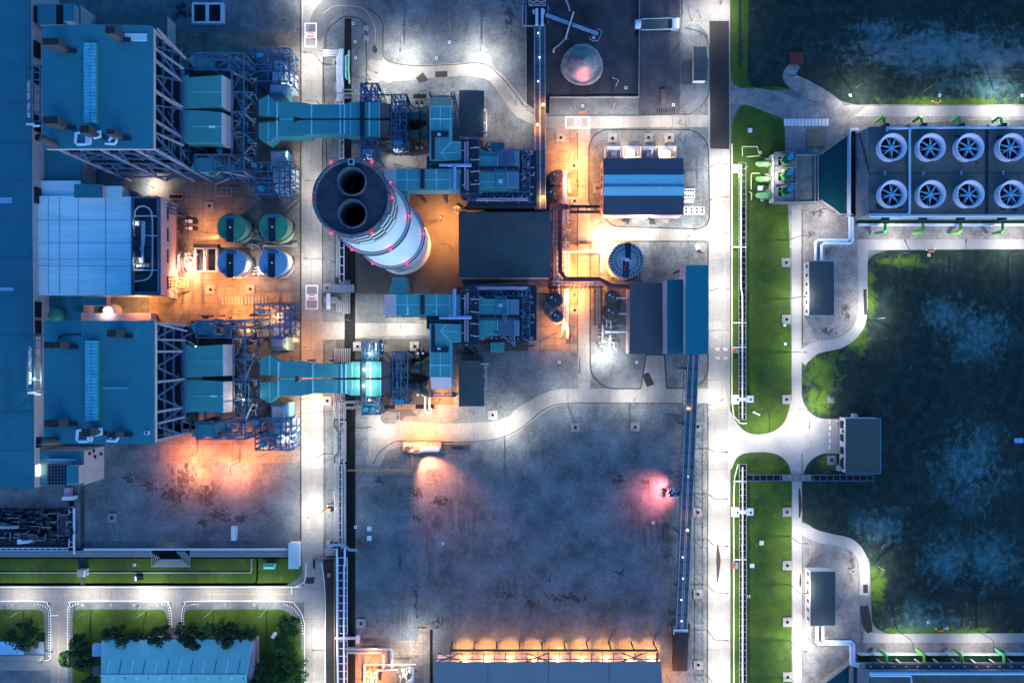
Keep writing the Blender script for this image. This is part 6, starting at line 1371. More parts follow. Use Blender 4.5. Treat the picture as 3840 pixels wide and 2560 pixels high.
many("trench_slab", m, BASEB, "brown trench slab in the row below the round ducts of the lower unit", "drain cover", None, "brown trench slabs")
m = MB(); m.ptube([(1594,1475,4),(1594,1540,2),(1600,1546,2),(1616,1546,2),(1616,1530,3)],.35); m.ptube([(1610,1470,4),(1610,1535,2)],.35); one("process_pipe", m, PALE, "pale lit pipe loop at the foot of the lower riser duct", "pipe")
# footbridges over the trench
t = T("footbridge","grey footbridge over the middle trench just below the chimney","bridge",P(1290,1082,0)); part("deck", MB().pb(1243,1066,1328,1096,2.6,2.9), MAT("bridge_deck",(.26,.30,.33),.6,var=.15,corr=('Y',3,.3)), t); part("side_deck", MB().pb(1224,1100,1238,1160,1.6,1.9), PALE, t)
m = MB()
for u in (1248,1325): m.pb(u,1070,u+4,1092,0,2.6)
part("support", m, STEELD, t); part("landing", MB().pb(1218,1062,1240,1096,0,.6), BASE, t)
t = T("footbridge","cranked grey footbridge with square end pads over the middle trench","bridge",P(1290,2045,0)); m = MB(); strip(m,[(1235,2044),(1258,2034),(1295,2034),(1318,2052),(1348,2053)],11,3.0,False); part("deck", m, MAT("bridge_deck2",(.20,.30,.38),.6,var=.1), t)
part("pad", MB().pb(1222,2028,1238,2050,0,1.5), BASE, t); part("pad", MB().pb(1338,2042,1353,2062,0,1.5), BROWN, t)
m = MB(); m.pb(1255,2387,1335,2397,1.6,2.0); one("footbridge", m, STEELL, "narrow flat grey crossing over the lower middle trench", "bridge")
m = MB(); m.pb(1334,2382,1346,2412,0,2); one("gate_post", m, PALE, "short pale block at the right end of the narrow trench crossing", "post")
for (v,lab) in [(1905,"orange-topped"),(2150,"red")]: 
    m = MB(); m.pb(1226,v,1238,v+14,0,1.4); one("hydrant_box", m, ORANGE, lab+" hydrant box on the gravel left of the middle trench", "box")
m = MB(); m.ptube([(1226,1893,1),(1262,1893,1)],.2); m.ptube([(1228,1893,1),(1228,1900,1)],.3); one("hydrant_pipe", m, PIPE, "short hydrant pipe above the orange-topped hydrant box", "pipe")
m = MB(); m.pb(1174,2100,1181,2130,.1,.3); one("pipe_trench", m, BLACK, "small black slot at the painted corner of the left road's lower end", "drain")
m = MB(); m.beam(P(1172,2094,.4),P(1255,2090,.4),.4,.8); m.beam(P(1255,2090,.4),P(1256,2640,.4),.4,.8); one("retaining_wall", m, BASEB, "brown low wall between the road's lower end and the middle trench", "wall")
# gas pipe to the skid
m = MB()
for i in range(3): m.ptube([(1300,1760+3*i,1.2),(1543+3*i,1760+3*i,1.2),(1543+3*i,1690,1.2)],.06,6)
many("gas_pipe", m, MAT("mustard_pipe",(.4,.28,.1),.6), "thin yellow pipes running right from the trench to the lit skid", "pipes", "pipe")
# compressor skid
t = T("compressor_skid","brightly lit skid with round silencer and horizontal tank in the big yard","machinery",P(1580,1672,0)); part("base", MB().pb(1510,1652,1655,1698,0,.3), WALLW, t)
m = MB()
for q in [((1510,1652),(1655,1652)),((1510,1698),(1655,1698)),((1510,1652),(1510,1698)),((1655,1652),(1655,1698))]: m.pbeam((*q[0],.9),(*q[1],.9),.2,1.2)
part("kerb_wall", m, BASEB, t); x,y,_ = P(1524,1686,4); part("silencer", MB().cyl(x,y,.3,4,.95,20).cyl(x,y,4,4.1,.8,20), MAT("silencer_dark",(.12,.10,.12),.6,var=.2), t)
part("horizontal_tank", MB().tube([P(1570,1682,1.9),P(1574,1682,1.9),P(1646,1682,1.9),P(1650,1682,1.9)],[.5,1.2,1.2,.5],18), WALLW, t)
m = MB()
for k in range(26): u = rnd.uniform(1536,1570); v = rnd.uniform(1660,1692); m.pb(u,v,u+rnd.uniform(2,9),v+rnd.uniform(2,6),.3,rnd.uniform(.8,2.6))
for k in range(5): m.pb(1580+k*12,1664,1584+k*12,1670,.3,3)
part("engine", m, WALLW, t)
m = MB()
for v in (1655,1668,1680,1692): m.pbeam((1660,v,.6),(1758 if v>1655 else 1700,v,.6),.18)
m.pbeam((1758,1660,.6),(1758,1692,.6),.18); m.pb(1690,1674,1740,1678,.3,.9); one("skid_rails", m, STEELD, "faint rail frame trailing right of the lit skid", "rail")

# lower left plant yard
t = T("machinery_yard","dim cluttered machinery yard below the long hall at the left edge","machinery",P(130,1960,0)); part("pit", MB().pb(-60,1905,275,2050,0,.15), MAT("yard_pit",(.045,.05,.055),.9,var=.5,scale=.3), t); m = MB()
for k in range(160):
    u = rnd.uniform(-40,250); v = rnd.uniform(1905,2035); m.pb(u,v,u+rnd.uniform(3,30),v+rnd.uniform(2,9),.1,rnd.uniform(.6,3.5))
part("equipment", m, DARKM, t); m = MB()
for k in range(30):
    u = rnd.uniform(-20,230); v = rnd.uniform(1915,2030); m.ptube([(u,v,2.5),(u+rnd.uniform(10,50),v,2.5),(u+rnd.uniform(10,50),v+rnd.uniform(-25,25),2.5)],.13,6)
m.ptube([(0,1975,3),(70,1975,3)],.6,12); part("pipework", m, PIPE, t)
m = MB(); m.pp([(64,2022),(111,2018),(108,2036),(64,2040)],0,2.4); one("tarpaulin", m, PALE, "white tarpaulin lump in the dim machinery yard, lower left", "cover")
m = MB(); m.pb(215,1930,248,2010,0,2.6); m.cm=1; m.pb(217,1933,246,2007,2.6,2.7); one("container", m, [STEELL, DARKM], "pale-rimmed rectangular bin at the right of the dim machinery yard", "container")
trench("narrow black trench down the right of the dim machinery yard",259,276,1826,2056)
ladder("ladder-like rack over the narrow trench right of the dim yard",259,275,1900,2050,18); ladder("ladder-like rack along the top of the lower left trench",-40,255,2054,2062,20,horiz=True)
m = MB(); m.pb(302,1822,316,2192,.02,.2); one("road_strip", m, MAT("strip_dark",(.05,.055,.06),.9,var=.3), "straight dark drain strip running down from the annex to the lower left road", "drain")
m = MB(); m.pb(232,1862,272,1875,0,3); m.cm=1; m.pb(240,1830,262,1870,0,2); one("annex_stub", m, [PALE, STEELL], "small pale canopy below the annex at the top of the narrow trench", "canopy")
t = T("gate_house","small grey hut with pale side on the green strip, over the dark drain strip","shed",P(305,2148,0)); part("wall", MB().pb(290,2137,318,2162,0,2.6), WALLW, t); part("roof", MB().pb(288,2136,312,2162,2.6,2.9), ROOFS, t)
t = T("guard_shelter","tall pale-roofed shelter at the road end of the lower left trench","shelter",P(1100,2084,0)); part("wall", MB().pb(1083,2038,1118,2130,0,3.4), WALLW, t); part("roof", MB().pb(1081,2036,1120,2132,3.6,3.9), MAT("shelter_roof",(.55,.66,.62),.5,var=.1,corr=('Y',2,.3)), t); part("support", MB().pb(1084,2040,1086,2042,3,3.6), PALE, t)
t = T("small_pavilion","tiny mint-green pyramid roof on the grass beside the tall shelter","shelter",P(1007,2125,0)); a = P(985,2134,2.4); b = P(1030,2114,2.4)
m = MB(); xm0 = a[0]+1; xm1 = b[0]-1; ymm = (a[1]+b[1])/2; m.add([(a[0],a[1],1.8),(b[0],a[1],1.8),(b[0],b[1],1.8),(a[0],b[1],1.8),(xm0,ymm,2.6),(xm1,ymm,2.6)],[(0,1,5,4),(1,2,5),(2,3,4,5),(3,0,4)]); part("roof", m, TEALP, t); part("wall", MB().box(a[0]+.3,a[1]+.3,0,b[0]-.3,b[1]-.3,1.8), WALLW, t)
m = MB(); m.pb(512,2158,531,2174,0,1.4); m.cm = 1; m.pb(505,2160,511,2178,0,.6); one("transformer_box", m, [BLACK, PALE], "black box with white base on the lower left green strip", "box")
m = MB(); m.beam(P(-60,2146,.25),P(943,2146,.25),.3,.4); m.beam(P(943,2146,.25),P(943,2094,.25),.35,.4); one("garden_kerb", m, PIPE, "thin pale fence line along the lower left green strip", "fence")
m = MB(); m.ptube([(505,2080,.4),(505,2100,.4)],.15); one("thin_post", m, BROWN, "thin brown stub at the edge of the lower left trench", "post")
m = MB()
for k in range(9): 
    u = [45,130,308,415,500,590,740,845,953][k]; m.pb(u-5,2262,u+5,2272,0,.25)
many("drain_cover", m, BASE, "square drain cover in the verge below the lower left road", "drain cover", None, "verge drain covers")

# ---------------------------------------------------------------- ponds, office and carport in the lower left
t = building("open_tank","twin open concrete pits with black interiors near the top left","basin",[(719,10),(839,10),(839,88),(719,88)],1.6,PALE,PALE)
for (a_,b_) in ((728,770),(784,826)): m = MB(); m.pb(a_,18,b_,80,1.6,1.68); part("pit", m, BLACK, t)
m = MB()
for k in range(12): u = rnd.uniform(642,715); v = rnd.uniform(0,70); m.pb(u,v,u+rnd.uniform(4,12),v+rnd.uniform(4,9),0,1.4)
many("pump_cluster", m, DARKM, "dark small pumps left of the twin open pits", "pumps", "pump")
t = T("office_building","pale blue-roofed office with ribs and a ridge at the bottom left","building",P(650,2480,0)); z = 4.6; a = P(378,2640,z); b = P(946,2398,z); yr = P(0,2529,5.6)[1]
part("wall", MB().box(a[0]+.4,a[1]+.4,0,b[0]+.9,b[1]-.4,4.2), MAT("pink_wall",(.6,.35,.35),.7,var=.1), t)
xA = P(378,0,z)[0]; xB = P(930,0,z)[0]
m = MB(); m.add([(xA,b[1],4.2),(P(946,0,z)[0],b[1],4.2),(xB,yr,5.9),(xA+.8,yr,5.9),(xA,a[1],4.2),(xB,a[1],4.2)],[(0,3,2,1),(3,4,5,2)]); part("roof", m, MAT("office_roof",(.28,.56,.50),.5,var=.2,scale=.08,streak=(1,.08,1),bump=.03), t)
m = MB(); m.beam((xA+.6,yr,6.0),(xB,yr,6.0),.5,.2); m.beam((xB,yr,5.98),(P(946,0,z)[0],b[1],4.3),.35,.15); part("ridge_cap", m, PALE, t)
m = MB(); m2 = MB(); sl = (5.9-4.2)/(b[1]-yr)
for i in range(12):
    u = 405+i*44.5; x = P(u,0,5.2)[0]; y0 = yr+.6; y1 = P(0,2472,5.2)[1]; mm_ = m if i%2 == 0 else m2; w_ = .55 if i%2==0 else .3
    f = lambda y: 5.9-abs(y-yr)*sl+.05
    mm_.beam((x,y0,f(y0)),(x+.7,y1,f(y1)),w_,.08); mm_.beam((x+2,yr-.6,5.9),(x+2.3,yr-4,5.1),w_,.08)
part("skylight", m, PALE, t); part("roof_rib", m2, ROOFB, t)
m = MB(); m.pp([(346,2414),(380,2414),(380,2460),(346,2460)],3,4.4); part("side_roof", m, ROOFM, t); m = MB(); m.pp([(348,2495),(378,2495),(378,2534),(348,2534)],3,4); part("porch", m, ROOFD, t)
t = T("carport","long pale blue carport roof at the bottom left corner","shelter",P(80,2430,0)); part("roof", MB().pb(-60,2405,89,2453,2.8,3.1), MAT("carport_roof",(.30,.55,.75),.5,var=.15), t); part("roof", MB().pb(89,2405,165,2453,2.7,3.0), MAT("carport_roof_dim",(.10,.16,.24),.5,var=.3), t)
m = MB()
for u in (0,50,100,160): x,y,_ = P(u,2450,3); m.beam((x,y,0),(x,y,2.7),.2)
part("post", m, PIPE, t)
m = MB(); x,y,_ = P(-30,2453); x1 = P(165,0)[0]; m.box(x,y-2.4,0,x1,y-.2,.12); one("carport_apron", m, BASE, "weathered paving strip below the carport", "paving")

# ================================================================ trees
def tree(lab, u, v, r, h, seed, dense=1.0, mm=LEAF):
    r *= 1.13
    rg = random.Random(seed); x,y,_ = P(u,v,h*.6); t = T("broadleaf_tree", lab, "tree", (x,y,0), "trees around the blue-roofed office")
    m = MB(); m.tube([(x,y,0),(x+.1,y,h*.3),(x,y+.1,h*.55)],[.28,.22,.14],8)
    for k in range(6): a = k*1.05+rg.random(); rr = r*.6; m.tube([(x,y,h*(.3+.04*k)),(x+rr*.5*math.cos(a),y+rr*.5*math.sin(a),h*.55),(x+rr*math.cos(a),y+rr*math.sin(a),h*.72)],[.14,.09,.04],6)
    part("trunk", m, BARK, t)
    m = MB(); cl = []
    for k in range(int(15*dense)):
        a = rg.uniform(0,6.28); q = r*math.sqrt(rg.random())*.82; cl.append((x+q*math.cos(a),y+q*math.sin(a),h*(.55+.35*(1-(q/r)**2)*rg.uniform(.6,1.1)),r*rg.uniform(.22,.4)))
    vs = []; fs = []
    for (cx_,cy_,cz_,cr_) in cl:
        for j in range(int(110*dense)):
            d = Vector((rg.gauss(0,1),rg.gauss(0,1),rg.gauss(0,1)*.8)).normalized()*cr_*rg.uniform(.55,1.08); p = Vector((cx_,cy_,cz_))+d
            n = (d.normalized()+Vector((rg.uniform(-.6,.6),rg.uniform(-.6,.6),rg.uniform(-.2,.8)))).normalized(); s_ = n.cross(Vector((rg.random(),rg.random(),rg.random()))).normalized(); tt = n.cross(s_); w_ = rg.uniform(.16,.36)
            i = len(vs); vs += [tuple(p-s_*w_-tt*w_*.6),tuple(p+s_*w_-tt*w_*.6),tuple(p+s_*w_*.6+tt*w_),tuple(p-s_*w_*.6+tt*w_)]; fs.append((i,i+1,i+2,i+3))
    m.v = vs; m.f = fs; m.m = [0]*len(fs); part("crown", m, mm, t); return t
LEAF2 = MAT("green_leaves", (.045,.11,.015), .8, var=.6, scale=.6, bump=0, col2=(.01,.035,.008))
for i, (u,v,r,h,lab,mm) in enumerate([(90,2378,5.6,6.5,"dark tree over the long carport at the lower left corner",LEAF),(118,2412,2.6,4.5,"small dark tree spilling onto the carport roof",LEAF),(256,2468,2.9,4.5,"bright-edged bush by the side road left of the office",LEAF2),(310,2470,3.6,5,"round dark tree at the left end of the office roof",LEAF),(292,2400,3.4,5,"loose dark tree above the left end of the office",LEAF),
      (440,2378,4.8,6,"dark tree overhanging the office roof near its left end",LEAF),(520,2378,3.0,5,"small dark tree between two others above the office",LEAF),(598,2378,4.0,6,"dark tree just left of the side road above the office",LEAF),(712,2370,4.6,6.5,"dark tree just right of the side road above the office",LEAF),(735,2400,3.4,5.5,"dark tree drooping over the office roof, right of the side road",LEAF),
      (800,2352,4.4,6,"broad green-tinged tree in the row above the office",LEAF2),(860,2378,4.6,6.5,"dark tree overhanging the office roof near its right end",LEAF),(925,2370,3.6,5.5,"dark tree at the right end of the row above the office",LEAF),
      (1085,2346,4.1,6,"round green tree by the striped kerb of the road bend",LEAF2),(1070,2435,5.6,7,"large green tree at the right of the office",LEAF2),(1100,2520,5.4,7,"large green tree at the bottom beside the left road",LEAF2),(1010,2500,5.2,7,"large dark tree right of the office gable",LEAF),(985,2560,4.5,6,"dark tree cut by the bottom edge right of the office",LEAF),(335,2548,2.6,4,"dark bush at the bottom edge left of the office",LEAF),(1030,2545,4.6,6.5,"dark tree between two large ones at the bottom edge",LEAF2)]): tree(lab,u,v,r,h,100+i,1.0,mm)
m = MB(); m.pp([(1022,2376),(1033,2382),(1026,2394),(1015,2388)],1,3.2); one("sign_board", m, PAINT, "small tilted white board among the trees right of the office", "sign")

# ================================================================ lit loading bay at the bottom
t = T("warehouse","broad slate-blue warehouse roof at the bottom, below the row of lit bays","building",P(2050,2540,0)); z = 8
part("wall", MB().pp([(1634,2488),(2480,2486),(2486,2640),(1628,2640)],0,7.6), WALLW, t); part("roof", MB().pp([(1629,2482),(2479,2480),(2489,2660),(1626,2660)],7.6,8), ROOFS, t)
m = MB(); m.pbeam((1830,2483,8.05),(1828,2600,8.05),.1); m.pbeam((2058,2483,8.05),(2056,2600,8.05),.1); m.pbeam((2285,2483,8.05),(2286,2600,8.05),.1); part("roof_seam", m, ROOFD, t)
t = T("canopy_frame","dark open canopy frame with nine glowing bays above the warehouse roof","canopy frame",P(2080,2460,0)); m = MB(); zc_ = 7
m.pbeam((1688,2437,zc_),(2466,2437,zc_),.5,.6); m.pbeam((1632,2470,6),(2466,2470,6),.22); m.pbeam((1688,2437,zc_),(1688,2482,zc_),.3); m.pbeam((2466,2437,zc_),(2466,2482,zc_),.35)
for i in range(19):
    u = 1733+i*40.5; m.pbeam((u,2440 if i%2 else 2447,6.6),(u,2482,6.6),.22 if i%2 else .3)
part("frame", m, STEELD, t); m = MB()
for u in (1632,1960,2320): m.pbeam((u+10,2446,6),(u+100,2480,6),.25); m.pbeam((u+100,2446,6),(u+10,2480,6),.25)
part("brace", m, STEELD, t); m = MB()
for i in range(10): x,y,_ = P(1690+i*86,2437,zc_); m.beam((x,y,0),(x,y,zc_),.4)
part("post", m, STEELD, t)
for i, u in enumerate([1741,1825,1914,2003,2092,2184,2274,2363,2445]):
    x,y,_ = P(u,2478,5.6); y -= 0
    L0 = T("bay_lamp","orange wall lamp of the lit loading bays in front of the warehouse","lamp",(x,y,5),"nine wall lamps of the loading bays")
    part("lamp_head", MB().box(x-.5,y-.1,5.2,x+.5,y+.35,5.8), LAMPO, L0)
    plight(x,y+1.0,5.6,(1,.36,.08),2300,L0,.25,84,(x,y+1.7,0),blend=.5); plight(x,y+1.1,5.9,(1,.46,.16),700,L0,.2)
m = MB(); m.pb(2502,1843,2505,1849,0,5); one("thin_post", m, STEELD, "dark post standing in the pink light left of the lower conveyors", "post")  # post added in the floodlight beam only for the shadow it throws
# pump yard at bottom
t = T("valve_yard","orange-lit valve yard with thick bent pipes at the bottom left of the big yard","machinery",P(1440,2490,0)); part("floor", MB().pb(1338,2425,1545,2640,0,.2), SLAB, t); m = MB()
for pts, r in [([(1300,2430,2.4),(1462,2430,2.4),(1470,2438,2.4),(1470,2500,2.4)],.55),([(1300,2444,2.4),(1430,2444,2.4),(1437,2452,2.4),(1437,2510,2.4)],.55),([(1412,2555,2),(1414,2512,2),(1490,2508,2)],.35),([(1368,2600,2),(1368,2500,2)],.3),([(1550,2640,2),(1550,2505,2),(1530,2500,2)],.45)]: m.ptube([p for p in pts],r,10)
part("bent_pipe", m, PIPE, t); m = MB()
for k in range(90): u = rnd.choice([rnd.uniform(1360,1415),rnd.uniform(1495,1548)]); v = rnd.uniform(2500,2580); m.pb(u,v,u+rnd.uniform(2,5),v+rnd.uniform(3,16),.2,rnd.uniform(.6,2.5))
part("valves", m, WALLW, t); m = MB(); m.pbeam((1366,2490,3),(1560,2490,3),.3); m.pbeam((1366,2490,3),(1366,2560,3),.3); part("rail", m, WALLW, t); part("pit_cover", MB().pb(1433,2512,1488,2580,.2,1), BASEB, t)
m = MB(); m.pb(1612,2360,1622,2640,.02,.2); m.pb(1566,2350,1600,2354,.0,.12); one("drain_channel", m, BLACK, "dark rough drain channel left of the warehouse", "drain")

# ================================================================ right side: pump station, basin, cooling towers, sheds
t = T("pump_station","concrete pump deck with three teal pumps between grass and basin","pump station",P(2975,665,0))
part("deck", MB().pb(2905,572,3070,760,0,3.2), MAT("pump_deck",(.20,.18,.17),.9,var=.5,scale=.5), t); part("side_wall", MB().pb(2893,580,2905,757,0,2.6), WALLW, t)
m = MB(); m.pb(2905,572,2985,757,3.2,3.26); part("lit_floor", m, BASE, t); m = MB()
for q in [((2905,572),(2985,572)),((2905,757),(3066,757)),((2905,572),(2905,757)),((2984,572),(2984,757)),((3055,583),(3055,757)),((3067,583),(3067,757)),((2984,581),(3066,581)),((2905,626),(2984,626)),((2905,690),(2984,690))]: m.pbeam((*q[0],3.6),(*q[1],3.6),.28,.8)
part("kerb_wall", m, BASE, t)
m = MB()
for v in (590,648,705): m.pb(2919,v,2930,v+30,3.26,3.32)
part("floor_opening", m, BLACK, t)
proto = None
for i, v in enumerate((598,655,715)):
    nm = ["uppermost","middle","lowest"][i]
    if proto is None:
        T0 = T("vertical_pump", nm+" of the three teal pumps with green brackets on the pump deck", "pump", P(2953,v,3.2), "three teal pumps"); x,y,_ = P(2953,v,5); a_ = .6
        m = MB()
        def rb(cx_,cy_,w_,h_,z0_,z1_,ang): 
            c_,s_ = math.cos(ang),math.sin(ang); m.prism([(cx_+c_*p-s_*q,cy_+s_*p+c_*q) for p,q in ((-w_,-h_),(w_,-h_),(w_,h_),(-w_,h_))],z0_,z1_)
        rb(x,y,1.5,1.0,3.3,5.2,.7); rb(x+.9,y+.5,1.1,1.1,3.3,5.6,.75); rb(x-.6,y-.4,1.0,1.0,3.3,5.0,.75); part("casing", m, PUMPT, T0)
        m = MB(); m.beam((x-1.9,y+.6,4.8),(x-1.0,y+1.6,4.8),.5); m.beam((x-2.0,y-.9,4.8),(x-1.0,y-2.0,4.8),.6); m.beam((x-1.9,y+.4,4.6),(x-2.1,y-.8,4.6),.4); m.beam((x-.8,y-2,4.6),(x+.6,y-1.6,4.6),.35); part("bracket", m, PUMPG, T0)
        part("motor", MB().cyl(x+.6,y+.5,5.2,7.2,.95,24), MOTOR, T0); part("pipework", MB().ptube([(2924,v+2,4),(2940,v,4)],.15).ptube([(2930,v-14,4),(2952,v-18,4)],.25), WALLW, T0); proto = T0
        T1 = T("pump_inlet", nm+" of the three bright green inlet pipes beside the pump deck", "pipe", P(2870,v+18,0), "three green inlet pipes"); vv = v+17
        part("pipe", MB().tube([P(2841,vv,.2),P(2843,vv,1.2),P(2850,vv,1.9),P(2860,vv,1.9),P(2892,vv,1.7)],[.8,.95,1.0,1.0,1.0],18), MAT("lime_pipe",(.30,.62,.20),.4,var=.1), T1, smooth=True)
        m = MB(); m.tube([P(2880,vv,1.8),P(2883,vv,1.8)],1.3,18); m.tube([P(2888,vv,1.8),P(2891,vv,1.8)],1.3,18); m.pb(2869,vv+8,2889,vv+14,0,1); m.pb(2870,vv-22,2890,vv-12,0,2); part("flange", m, MAT("flange_grey",(.2,.25,.15),.6,var=.4,scale=1), T1); pv = v
    else: dup(proto, Vector(proto.location)+Vector((0,-(v-pv)*.0981,0)), nm+" of the three teal pumps with green brackets on the pump deck"); dup(T1, Vector(T1.location)+Vector((0,-(v-pv)*.1,0)), nm+" of the three bright green inlet pipes beside the pump deck")
m = MB(); m.ps([(3070,584),(3186,502),(3186,808),(3140,808),(3070,754)],1.0); m.cm=0; setting("water", m, WATER)
t = T("basin_wall","concrete rim walls around the dark trapezoid water basin","wall",P(3120,650,0)); m = MB()
for q in [((3069,584),(3186,500)),((3069,755),(3142,808)),((3142,808),(3188,808))]: A = P(*q[0]); B = P(*q[1]); m.beam((A[0],A[1],1.2),(B[0],B[1],1.2),.4,2.4)
part("rim", m, BASE, t); part("weir", MB().pb(3186,484,3191,808,0,3), PALE, t); part("screen_channel", MB().pb(3193,490,3208,806,0,1.2), BLACK, t); part("walkway", MB().pb(3191,480,3222,490,1,2), WALLW, t)
def ctower(lab, v0, v1, fans, wlab):
    z = 10.; t = T("cooling_tower", lab, "cooling tower", P(3550,(v0+v1)/2,0)); part("deck", MB().pb(3260,v0,3960,v1,9.4,z), CTDECK, t)
    a = P(3260,v1,z); b = P(3960,v0,z); m = MB()
    m.add([(a[0],a[1],9.4),(b[0],a[1],9.4),(b[0],b[1],9.4),(a[0],b[1],9.4),(a[0]-.6,a[1]-.4,0),(b[0],a[1]-.4,0),(b[0],b[1],0),(a[0]-.6,b[1]+.4,0)],[(0,3,7,4),(4,5,1,0),(6,7,3,2),(5,6,2,1)]); part("louvre_wall", m, CTWALL, t)
    m = MB()
    for k in range(1,5): y = a[1]+(b[1]-a[1])*k/5; m.beam((a[0]+.0,y,9.5),(a[0]-.7,y-.8,.5),.3)
    part("wall_rib", m, BASE, t)
    m = MB(); m.pbeam((3555+146,v0,z+.1),(3555+146,v1,z+.1),.9,.15) if False else m.pb(3695,v0,3707,v1,z,z+.12); part("deck_joint", m, STEELD, t); m = MB(); m.pbeam((3262,(v0+v1)/2+10,z+.05),(3960,(v0+v1)/2+10,z+.05),.14,.08); part("deck_seam", m, STEELD, t)
    return t, a, b, z
CT, ca, cb_, cz = ctower("large cooling tower with two rows of round fan stacks at the right edge", 476, 803, True, "")
stain = MB()
FR = random.Random(4)
def fanstack(u, v, lab, proto=[None]):
    zt_ = 14.2; x,y,_ = P(u,v,12); 
    if proto[0]: return dup(proto[0], (x,y,10), lab, FR.uniform(-.6,.6))
    t = T("fan_stack", lab, "fan", (x,y,10), "fan stacks on the cooling tower"); part("shroud", MB().lathe(x,y,[(4.5,10),(4.25,11.2),(4.05,12.0),(4.35,12.6),(4.98,13.2),(4.9,13.25),(4.2,12.7),(3.88,12.1),(3.88,11.6),(4.1,10.4)],48,False), CTSTACK, t, smooth=True)
    part("shaft_opening", MB().lathe(x,y,[(4.2,10.06),(.01,10.07)],48,False), BLACK, t); m = MB()
    f = T; blade = MB()
    for k in range(7):
        a_ = 2*math.pi*k/7+.25; c_,s_ = math.cos(a_),math.sin(a_); n_=(-s_,c_)
        pts = [(.5,.10),(1.5,.36),(3.78,.14),(3.78,-.02),(1.5,-.38),(.5,-.12)]
        blade.prism([(x+c_*p+n_[0]*q,y+s_*p+n_[1]*q) for p,q in pts],12.15,12.27)
    part("fan_blades", blade, FANM, t); part("hub", MB().lathe(x,y,[(.85,11.95),(.85,12.35),(.5,12.5),(.45,12.65),(.05,12.7)],20), FANM, t)
    m = MB(); m.beam((x-4,y-.8,11.2),(x+4,y-.8,11.2),.3); m.beam((x-4,y+.8,11.2),(x+4,y+.8,11.2),.3); m.beam((x,y-4,11),(x,y+4,11),.25); part("drive_support", m, STEELL, t); proto[0] = t; return t
cols = ["first","second","third","fourth"]
for i, u in enumerate((3342,3487,3631,3788)):
    fanstack(u,555,"white round fan stack, upper row, %s from the left"%cols[i]); fanstack(u+1,730,"white round fan stack, lower row, %s from the left"%cols[i])
m = MB()
for pts in [[(3326,493,10.7),(3326,481,10.7),(3408,481,10.7)],[(3411,795,10.7),(3411,487,10.7),(3418,479,10.7),(3960,479,10.7)],[(3260,805,10.6),(3400,805,10.6),(3412,795,10.6)],[(3260,811,10.9),(3960,811,10.9)]]: m.ptube(pts,.42,10)
one("riser_pipe", m, PIPEW, "pale blue header pipes running over the cooling tower deck", "pipe")
m = MB()
for u in (3319,3463,3606,3763): m.pb(u-4,640,u+4,657,10,10.35)
many("deck_hatch", m, MAT("hatch_mid",(.3,.4,.5),.6,var=.4,scale=1.5), "small hatch in the row between the two rows of fan stacks", "hatch", None, "deck hatches")
m = MB(); gx = 0
for (u,v,ru,rv) in [(3300,775,22,14),(3370,775,20,9),(3460,700,12,10),(3750,515,18,14),(3760,780,16,10),(3805,785,14,10),(3480,608,6,5),(3665,610,8,5),(3590,510,12,6),(3363,603,10,5),(3490,500,14,5)]:
    x,y,_ = P(u,v,10); q = [(x+ru*.096*math.cos(k*.7)*rnd.uniform(.6,1.1),y+rv*.096*math.sin(k*.7)*rnd.uniform(.6,1.1)) for k in range(9)]; m.sheet(q,10.02)
part("deck_stain", m, MAT("deck_stain_dark",(.03,.035,.045),.9,var=.4), CT)
m = MB(); m.beam(P(3222,500,6),P(3262,655,9.8),.7,.3); one("tower_stair", m, BROWN, "brown stair flight slanting across the tower's pale end wall", "stairs")
# green pipe arms
def arm(u, v, du, dv, lab, cm=PIPEG):
    m = MB(); m.ptube([(u,v,2),(u,v-dv*.55 if False else v+dv*.5,4.5),(u,v+dv,4.5),(u+du,v+dv*1.0+ (6 if dv<0 else 6),2.5)],.36,8); return m
for i, (u, col) in enumerate([(3316,0),(3457,0),(3599,1),(3756,1)]):
    nm = cols[i]
    m = MB(); m.ptube([(u,462,3),(u-1,441,4.5),(u-6,438,4.5),(u-34,458,1.5)],.5,8); one("green_standpipe", m, PUMPG if not col else PIPEG, "green bent standpipe above the cooling tower, %s from the left"%nm, "pipe")
    m = MB(); m.ptube([(u+4,840,3),(u+4,866,4.5),(u,870,4.5),(u-34,876,1.5)],.5,8); one("green_standpipe", m, PUMPG if i in (1,2) else PIPEG, "green bent standpipe below the cooling tower, %s from the left"%nm, "pipe")
    m = MB(); m.ptube([(u+10,2490,4),(u+8,2460,4.5),(u+4,2454,4.5),(u-24,2432,1.5)],.5,8); one("green_standpipe", m, PUMPG if i in (1,2) else PIPEG, "green bent standpipe above the lower cooling tower, %s from the left"%nm, "pipe")
    m = MB(); m.pb(u+6,462,u+20,474,5,8.5); m.pb(u+8,806,u+20,824,5,8.5); one("tower_bracket", m, DARKM, "dark valve boxes at the %s cell of the cooling tower"%nm, "box")
m = MB(); m.pb(3222,816,3960,838,.1,1.0); one("basin_trough", m, MAT("green_water",(.01,.05,.02),.2,var=.3), "narrow green water trough along the lower side of the cooling tower", "basin")
m = MB(); m.pb(3218,838,3960,846,0,1.4); one("basin_kerb", m, PALE, "pale kerb wall along the lower side of the cooling tower", "wall")
